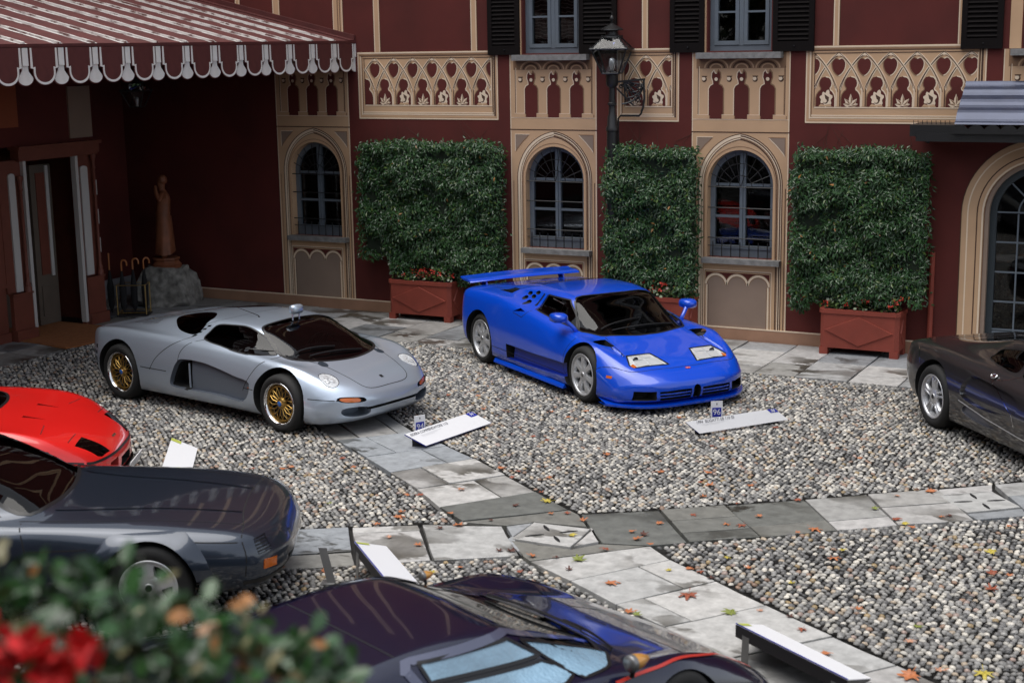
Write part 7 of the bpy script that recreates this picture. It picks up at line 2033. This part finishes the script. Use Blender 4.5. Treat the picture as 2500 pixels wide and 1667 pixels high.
# ------------------------------------------------------------------ navy car at the lower edge
def navy_car():
    pose, T, sw, pw = TAB['navy']
    car = empty('sports_car', (pose[0], pose[1], 0), math.radians(pose[2]))
    tag(car, 'dark navy wedge sports car with red wheel arch piping and wet sky tinted windows', 'car', 'show cars parked on the courtyard')
    B = Body(T, sw, pw); blk = M['black']; dk = M['cabin']
    ws = [(-.93, -.46), (-.60, -.60), (-.33, -.66), (-.20, -.40), (-.15, 0), (-.20, .40), (-.33, .66), (-.60, .60), (-.93, .46), (-.90, 0)]
    up = [(-1.525, 1.022), (-.95, .995), (-.775, .872), (-1.50, .935)]
    lo = [(-1.50, .915), (-.785, .852), (-.73, .825), (-.65, .770), (-1.48, .770)]
    fr = [(-.86, .965), (-.27, .738), (-.62, .760), (-.725, .84)]
    for s in (-1, 1):
        ax = '-y' if s < 0 else '+y'
        B.cyl(0, .31, .335, s*.68, s*1.2, blk); B.cyl(-2.45, .34, .40, s*.55, s*1.2, blk)
    B.cutter(ws, 'z', .12, dk, step=.08)
    B.build('body', M['p_navy'], car)
    for s in (-1, 1):
        ax = '-y' if s < 0 else '+y'
        for nm, q in (('side_window', up), ('lower_window', lo), ('front_quarter_window', fr)):
            B.patch(nm, q, ax, M['carglass_wet_sky'] if s < 0 else M['carglass_dark'], car, .003, .05)
        lines(B, 'window_frame', [(q+q[:1], ax) for q in (up, lo, fr)], M['trim'], car, .022, .006)
        # door frame picked out in a paler blue
        lines(B, 'door_frame', [([(-1.62, .99), (-1.58, 1.033), (-.93, 1.018), (-.30, .765)], ax), ([(-1.60, 1.0), (-1.50, .80)], ax)], M['p_navy2'], car, .055, .004)
        lines(B, 'arch_piping', [(spl([(-.46, .705), (-.30, .705), (-.14, .70), (.07, .690), (.35, .610), (.60, .52), (.80, .44)], 5), ax)], M['piping_red'], car, .020, .006)
        b = MB(); m_ = empty('door_mirror', (-.36, s*.93, .72), 0, car); m_.scale = (.78, .78, .78) if s < 0 else (.5, .5, .5)
        b.tube([(0, 0, 0), (0, s*.02, .07)], .02, 8); b.build('foot', M['trim'], m_)
        b = MB(); b.lathe([(0, .12), (.02, .105), (.045, .05), (.058, .0), (.058, -.03)], 16, axis='x', c=(.02, s*.03, .115)); b.build('cone', M['mirror_gold'], m_, smooth=True)
        b = MB(); b.lathe([(.059, -.03), (.062, -.06), (.058, -.075), (0, -.075)], 16, axis='x', c=(.02, s*.03, .115)); b.build('rim', M['steel'], m_, smooth=True)
        B.patch('headlight_lid', [(.35, s*.35), (.35, s*.68), (.62, s*.66), (.62, s*.35)], 'z', M['p_navy'], car, .002, .06)
    B.patch('windscreen', ws, 'z', M['carglass_dark'], car, -.003, .08)
    lines(B, 'screen_trim', [(ws+ws[:1], 'z')], M['trim'], car, .03, .002)
    sp = [(spl([(-.10, -.86), (-.13, -.75), (-.12, -.67)], 4), 'z'), ([(-1.60, -.50), (-1.62, .50)], 'z')]
    lines(B, 'shut_line', sp, M['gap'], car, .010)
    lines(B, 'roof_rivet', [([(-1.15-.10*k, .53), (-1.18-.10*k, .53)], 'z') for k in range(6)], M['chrome'], car, .012, .004)
    wiper(B, car, (-.16, -.30), (-.28, .42), .02); wiper(B, car, (-.12, -.1), (-.22, -.62), .02)
    for x, R, wd in ((0, .32, .24), (-2.45, .34, .34)):
        for s in (-1, 1): wheel(car, x, s*(.83 if x == 0 else .80), R, R, wd, .20, 'star', s)
M['p_navy2'] = paint('pale_navy_frame', (.085, .095, .15), .3, .35)
M['piping_red'] = mat('red_piping', (.42, .030, .020), .4, coat=.4)
M['mirror_gold'] = mat('amber_gold', (.62, .30, .07), .3, .3, coat=.6)
navy_car()

# ------------------------------------------------------------------ warm grey car at the right edge
def grey_car():
    pose, T, sw, pw = TAB['grey']
    car = empty('sports_car', (pose[0], pose[1], 0), math.radians(pose[2]))
    tag(car, 'dark warm grey sports car with five spoke wheels cut by the right edge', 'car', 'show cars parked on the courtyard')
    B = Body(T, sw, pw); blk = M['black']; dk = M['cabin']
    q = spl([(-.69, .87), (-.66, .915), (-.56, .985), (-.20, 1.04), (-.10, 1.02), (-.10, .86), (-.19, .832), (-.45, .848)], 4, True)
    dw = spl([(0.0, .83), (0.0, 1.02), (.25, 1.04), (.60, .93), (.85, .78), (.45, .80)], 4, True)
    dk_ = [(-1.62, -.30), (-.95, -.40), (-.55, -.40), (-.55, .40), (-.95, .40), (-1.62, .30)]
    for s in (-1, 1):
        ax = '-y' if s < 0 else '+y'
        B.cyl(-1.36, .345, .385, s*.55, s*1.2, blk); B.cyl(1.36, .32, .365, s*.56, s*1.2, blk)
        B.cutter(q, ax, .15, dk, step=.06); B.cutter(dw, ax, .2, dk, step=.08)
        sc = spl([(-.80, .49), (-.75, .66), (-.60, .722), (-.22, .700), (.12, .672), (.26, .60), (.20, .50), (-.1, .44), (-.5, .43)], 4, True)
        B.cutter(sc, ax, .03, M['p_grey'], step=.05, taper=.93)
        B.cutter(spl([(-.74, .33), (-.70, .395), (-.55, .395), (-.28, .335), (-.12, .29), (-.30, .275), (-.60, .29)], 4, True), ax, .02, M['grey_in'], step=.05, taper=.95)
    B.cutter(dk_, 'z', .03, blk, step=.08)
    B.build('body', M['p_grey'], car)
    for s in (-1, 1):
        ax = '-y' if s < 0 else '+y'
        B.patch('rear_quarter_window', q, ax, M['carglass_dark'], car, -.003, .05); B.patch('door_window', dw, ax, M['carglass_dark'], car, -.003, .06)
        lines(B, 'window_trim', [(q+q[:1], ax), (dw+dw[:1], ax)], M['trim'], car, .012, .002)
        p, n = B.hit((-.30, .775), ax); b = MB(); u = n.cross(Vector((0, 0, 1))).normalized(); v = n.cross(u)
        for i in range(1): b.tube([p+n*.012+u*.042*math.cos(a)+v*.026*math.sin(a) for a in [2*PI*k/20 for k in range(21)]], .010, 6, cap=False)
        b.add([p+n*.014+u*.036*math.cos(a)+v*.022*math.sin(a) for a in [2*PI*k/16 for k in range(16)]], [tuple(range(16))]); b.build('filler_cap', M['chrome'], car, smooth=True)
        lines(B, 'bright_edge', [(spl([(-.24, .755), (-.16, .765), (-.05, .80), (.0, .825)], 4), ax), (spl([(-1.66, .64), (-1.74, .74), (-1.80, .80)], 4), ax)], M['chrome'], car, .007, .002)
        lines(B, 'door_cut', [(spl([(-.29, .745), (-.28, .71), (-.16, .67), (.10, .53), (.16, .50), (.22, .38)], 4), ax)], M['chrome'], car, .006, .002)
        b = MB(); V, F = B.line('s', [(-.80, .43), (-.30, .36), (.30, .315), (.90, .29)], ax, None, None, .012, .003); b.add(V, F); b.build('sill_highlight', M['alu'], car)  # bright strip stands in for the highlight along the sill edge
    B.patch('engine_cover_glass', dk_, 'z', M['carglass_dark'], car, -.003, .08)
    lines(B, 'deck_edge', [([(-1.80, -.34), (-1.2, -.42), (-.6, -.43)], 'z'), ([(-1.80, .34), (-1.2, .42), (-.6, .43)], 'z'), ([(-1.3, -.15), (-.7, -.12)], 'z')], M['alu'], car, .010, .003)
    for x, y, R, wd, r in ((-1.36, .755, .338, .30, .232), (1.36, .79, .318, .235, .22)):
        for s in (-1, 1): wheel(car, x, s*y, R, R, wd, r, 'five', s)
M['grey_in'] = mat('grey_panel', (.13, .135, .16), .35, .5)
grey_car()

# ================================================================== FLOWERS ON THE TERRACE EDGE (close to the lens)
RT_ = np.array([(0, 0, 0), (.3, .45, .05), (.75, .42, .02), (1, 0, 0), (.75, -.42, .02), (.3, -.45, .05)]); RF = np.array([(0, 1, 2), (0, 2, 3), (0, 3, 4), (0, 4, 5)])
FB = Vector((-1.68, -17.56, 0)); AXIS = Vector((0.887, 0.461, 0)); BACK = Vector((-.461, .887, 0))
fb = empty('geraniums', (FB.x, FB.y, 2.72)); tag(fb, 'blurred red geraniums and green leaves in a box close to the camera', 'flowers')
r = np.random.default_rng(5)
def topline(u):        # crest of the plants along the box
    return np.interp(u, [-.45, -.206, 0, .18, .275, .344, .37, .42], [.485, .485, .46, .39, .36, .32, .27, .12])
n = 1900; u = r.uniform(-.5, .44, n); t = r.random(n)**.7; v = r.uniform(-.12, .14, n)
z = .10+(topline(u)-.10)*t
P = np.array([AXIS.x, AXIS.y, 0])[None]*u[:, None]+np.array([BACK.x, BACK.y, 0])[None]*v[:, None]; P[:, 2] = z
c = np.array([.022, .062, .018])*r.uniform(.4, 1.5, (n, 1)); pl = r.random(n) < .07; c[pl] = np.array([.22, .20, .11]); od = r.random(n) < .03; c[od] = np.array([.38, .18, .07])
N = np.stack([r.normal(0, .7, n), -.6+r.normal(0, .7, n), .7+r.normal(0, .6, n)], 1)
o = leaf_cloud('foliage', P, N, r.uniform(.028, .055, n), r.uniform(.016, .034, n), c, fb, M['leaf'], .1, 5, RT_, RF); o['kind'] = 'stuff'
for k, (uu_, zz_, s_) in enumerate(((-.175, .462, .040), (-.215, .478, .030), (-.157, .405, .036), (-.118, .425, .028), (-.08, .428, .026), (-.03, .415, .034), (-.146, .365, .030), (0.0, .432, .020), (-.2, .345, .03), (-.06, .395, .022))):
    m_ = 26; b0 = AXIS*uu_+BACK*(-.21); P = np.array([b0.x, b0.y, zz_])+r.normal(0, s_*.48, (m_, 3)); cc = np.tile([[.56, .012, .014]], (m_, 1))*r.uniform(.6, 1.1, (m_, 1))
    leaf_cloud('blossom', P, r.normal(0, 1, (m_, 3)), r.uniform(.02, .032, m_), r.uniform(.02, .032, m_), cc, fb, M['petal'], 0, 50+k, RT_, RF)
for k in range(14):
    uu_ = -.45+.06*k; b0 = AXIS*uu_; b = MB(); b.tube([(b0.x, b0.y, .05), (b0.x+.02*math.sin(k), b0.y, .22), (b0.x+.05*math.sin(k*2.1), b0.y+.02*math.cos(k), float(topline(uu_))-.06)], [.006, .005, .003], 5); b.build('stem', mat('green_stem', (.10, .13, .05), .6) if k == 0 else bpy.data.materials['green_stem'], fb)
bx = empty('flower_box', (FB.x, FB.y, 2.45), math.atan2(AXIS.y, AXIS.x)); tag(bx, 'long terracotta flower box on the terrace parapet under the blurred geraniums', 'planter')
b = MB(); b.box(-.9, .50, -.14, .14, 0, .30); b.box(-.92, .52, -.16, .16, .27, .33); b.build('trough', M['terracotta'], bx)
b = MB(); b.box(-.87, .47, -.12, .12, .30, .345); b.build('soil', M['soil'], bx)
# the terrace wing the photograph is taken from
tw = empty('terrace_wing', (0, 0, 0)); tag(tw, 'villa wing with a first floor terrace opposite the facade', 'building')
b = MB(); b.prism([(-9, -17.85), (8, -17.2), (8, -30), (-9, -30)], xf, -.04, 2.30); b.build('ground_floor', M['burgundy'], tw)
b = MB(); b.prism([(-9.1, -17.75), (8.1, -17.1), (8.1, -17.45), (-9.1, -18.1)], xf, 2.30, 2.44); b.build('parapet', M['base_tan'], tw)

# plane trees of the lakeside garden behind the camera: they shade the horizon and show in the paintwork
M['bark'] = mat('plane_bark', (.20, .18, .13), .9, var=.35, vscale=3)
def plane_tree(x, y, h, s, lab):
    t = empty('plane_tree', (x, y, 0)); tag(t, lab, 'tree', 'plane trees of the garden behind the camera')
    b = MB(); r = np.random.default_rng(s)
    b.tube([(0, 0, -.05), (.05, 0, 1.5), (.0, .1, 3.2), (.1, 0, h*.7)], [.38, .28, .24, .10], 12)
    for k in range(7):
        a = 2*PI*k/7+s; z = 2.6+.35*k; L = 1.8+.25*(k % 3); b.tube([(0, 0, z), (L*.5*math.cos(a), L*.5*math.sin(a), z+.9), (L*1.3*math.cos(a), L*1.3*math.sin(a), z+2.0)], [.12, .08, .03], 7)
    b.build('trunk', M['bark'], t, angle=60)
    n = 5200; c = r.normal(0, 1, (34, 3)); c /= np.linalg.norm(c, axis=1, keepdims=True); c *= r.uniform(.45, 1, (34, 1)); C_ = c*np.array([2.9, 2.6, h*.36])+np.array([0, 0, h*.58])
    P = C_[r.integers(0, 34, n)]+r.normal(0, .62, (n, 3)); P = P[P[:, 2] > 1.2]; n = len(P)
    cc = np.array([.055, .085, .022])*r.uniform(.5, 1.5, (n, 1)); y_ = r.random(n) < .3; cc[y_] = np.array([.20, .13, .03])*r.uniform(.6, 1.2, (y_.sum(), 1))
    o = leaf_cloud('crown', P, r.normal(0, 1, (n, 3))+np.array([0, 0, .6]), r.uniform(.24, .36, n), r.uniform(.22, .34, n), cc, t, M['leaf'], .2, s, RT_, RF); o['kind'] = 'stuff'
for k, x in enumerate((-21, -15.5, -10.5, -5.5, -.5, 4.5, 10)):
    plane_tree(x, -25.5-(k % 2)*1.2, 10.5+.8*(k % 3), 60+k, ('tall plane tree in the garden behind the camera, number of trunks one, ' if False else 'leafy plane tree of the garden row, ')+['far left', 'second from left', 'third from left', 'middle', 'third from right', 'second from right', 'far right'][k]+' behind the terrace')
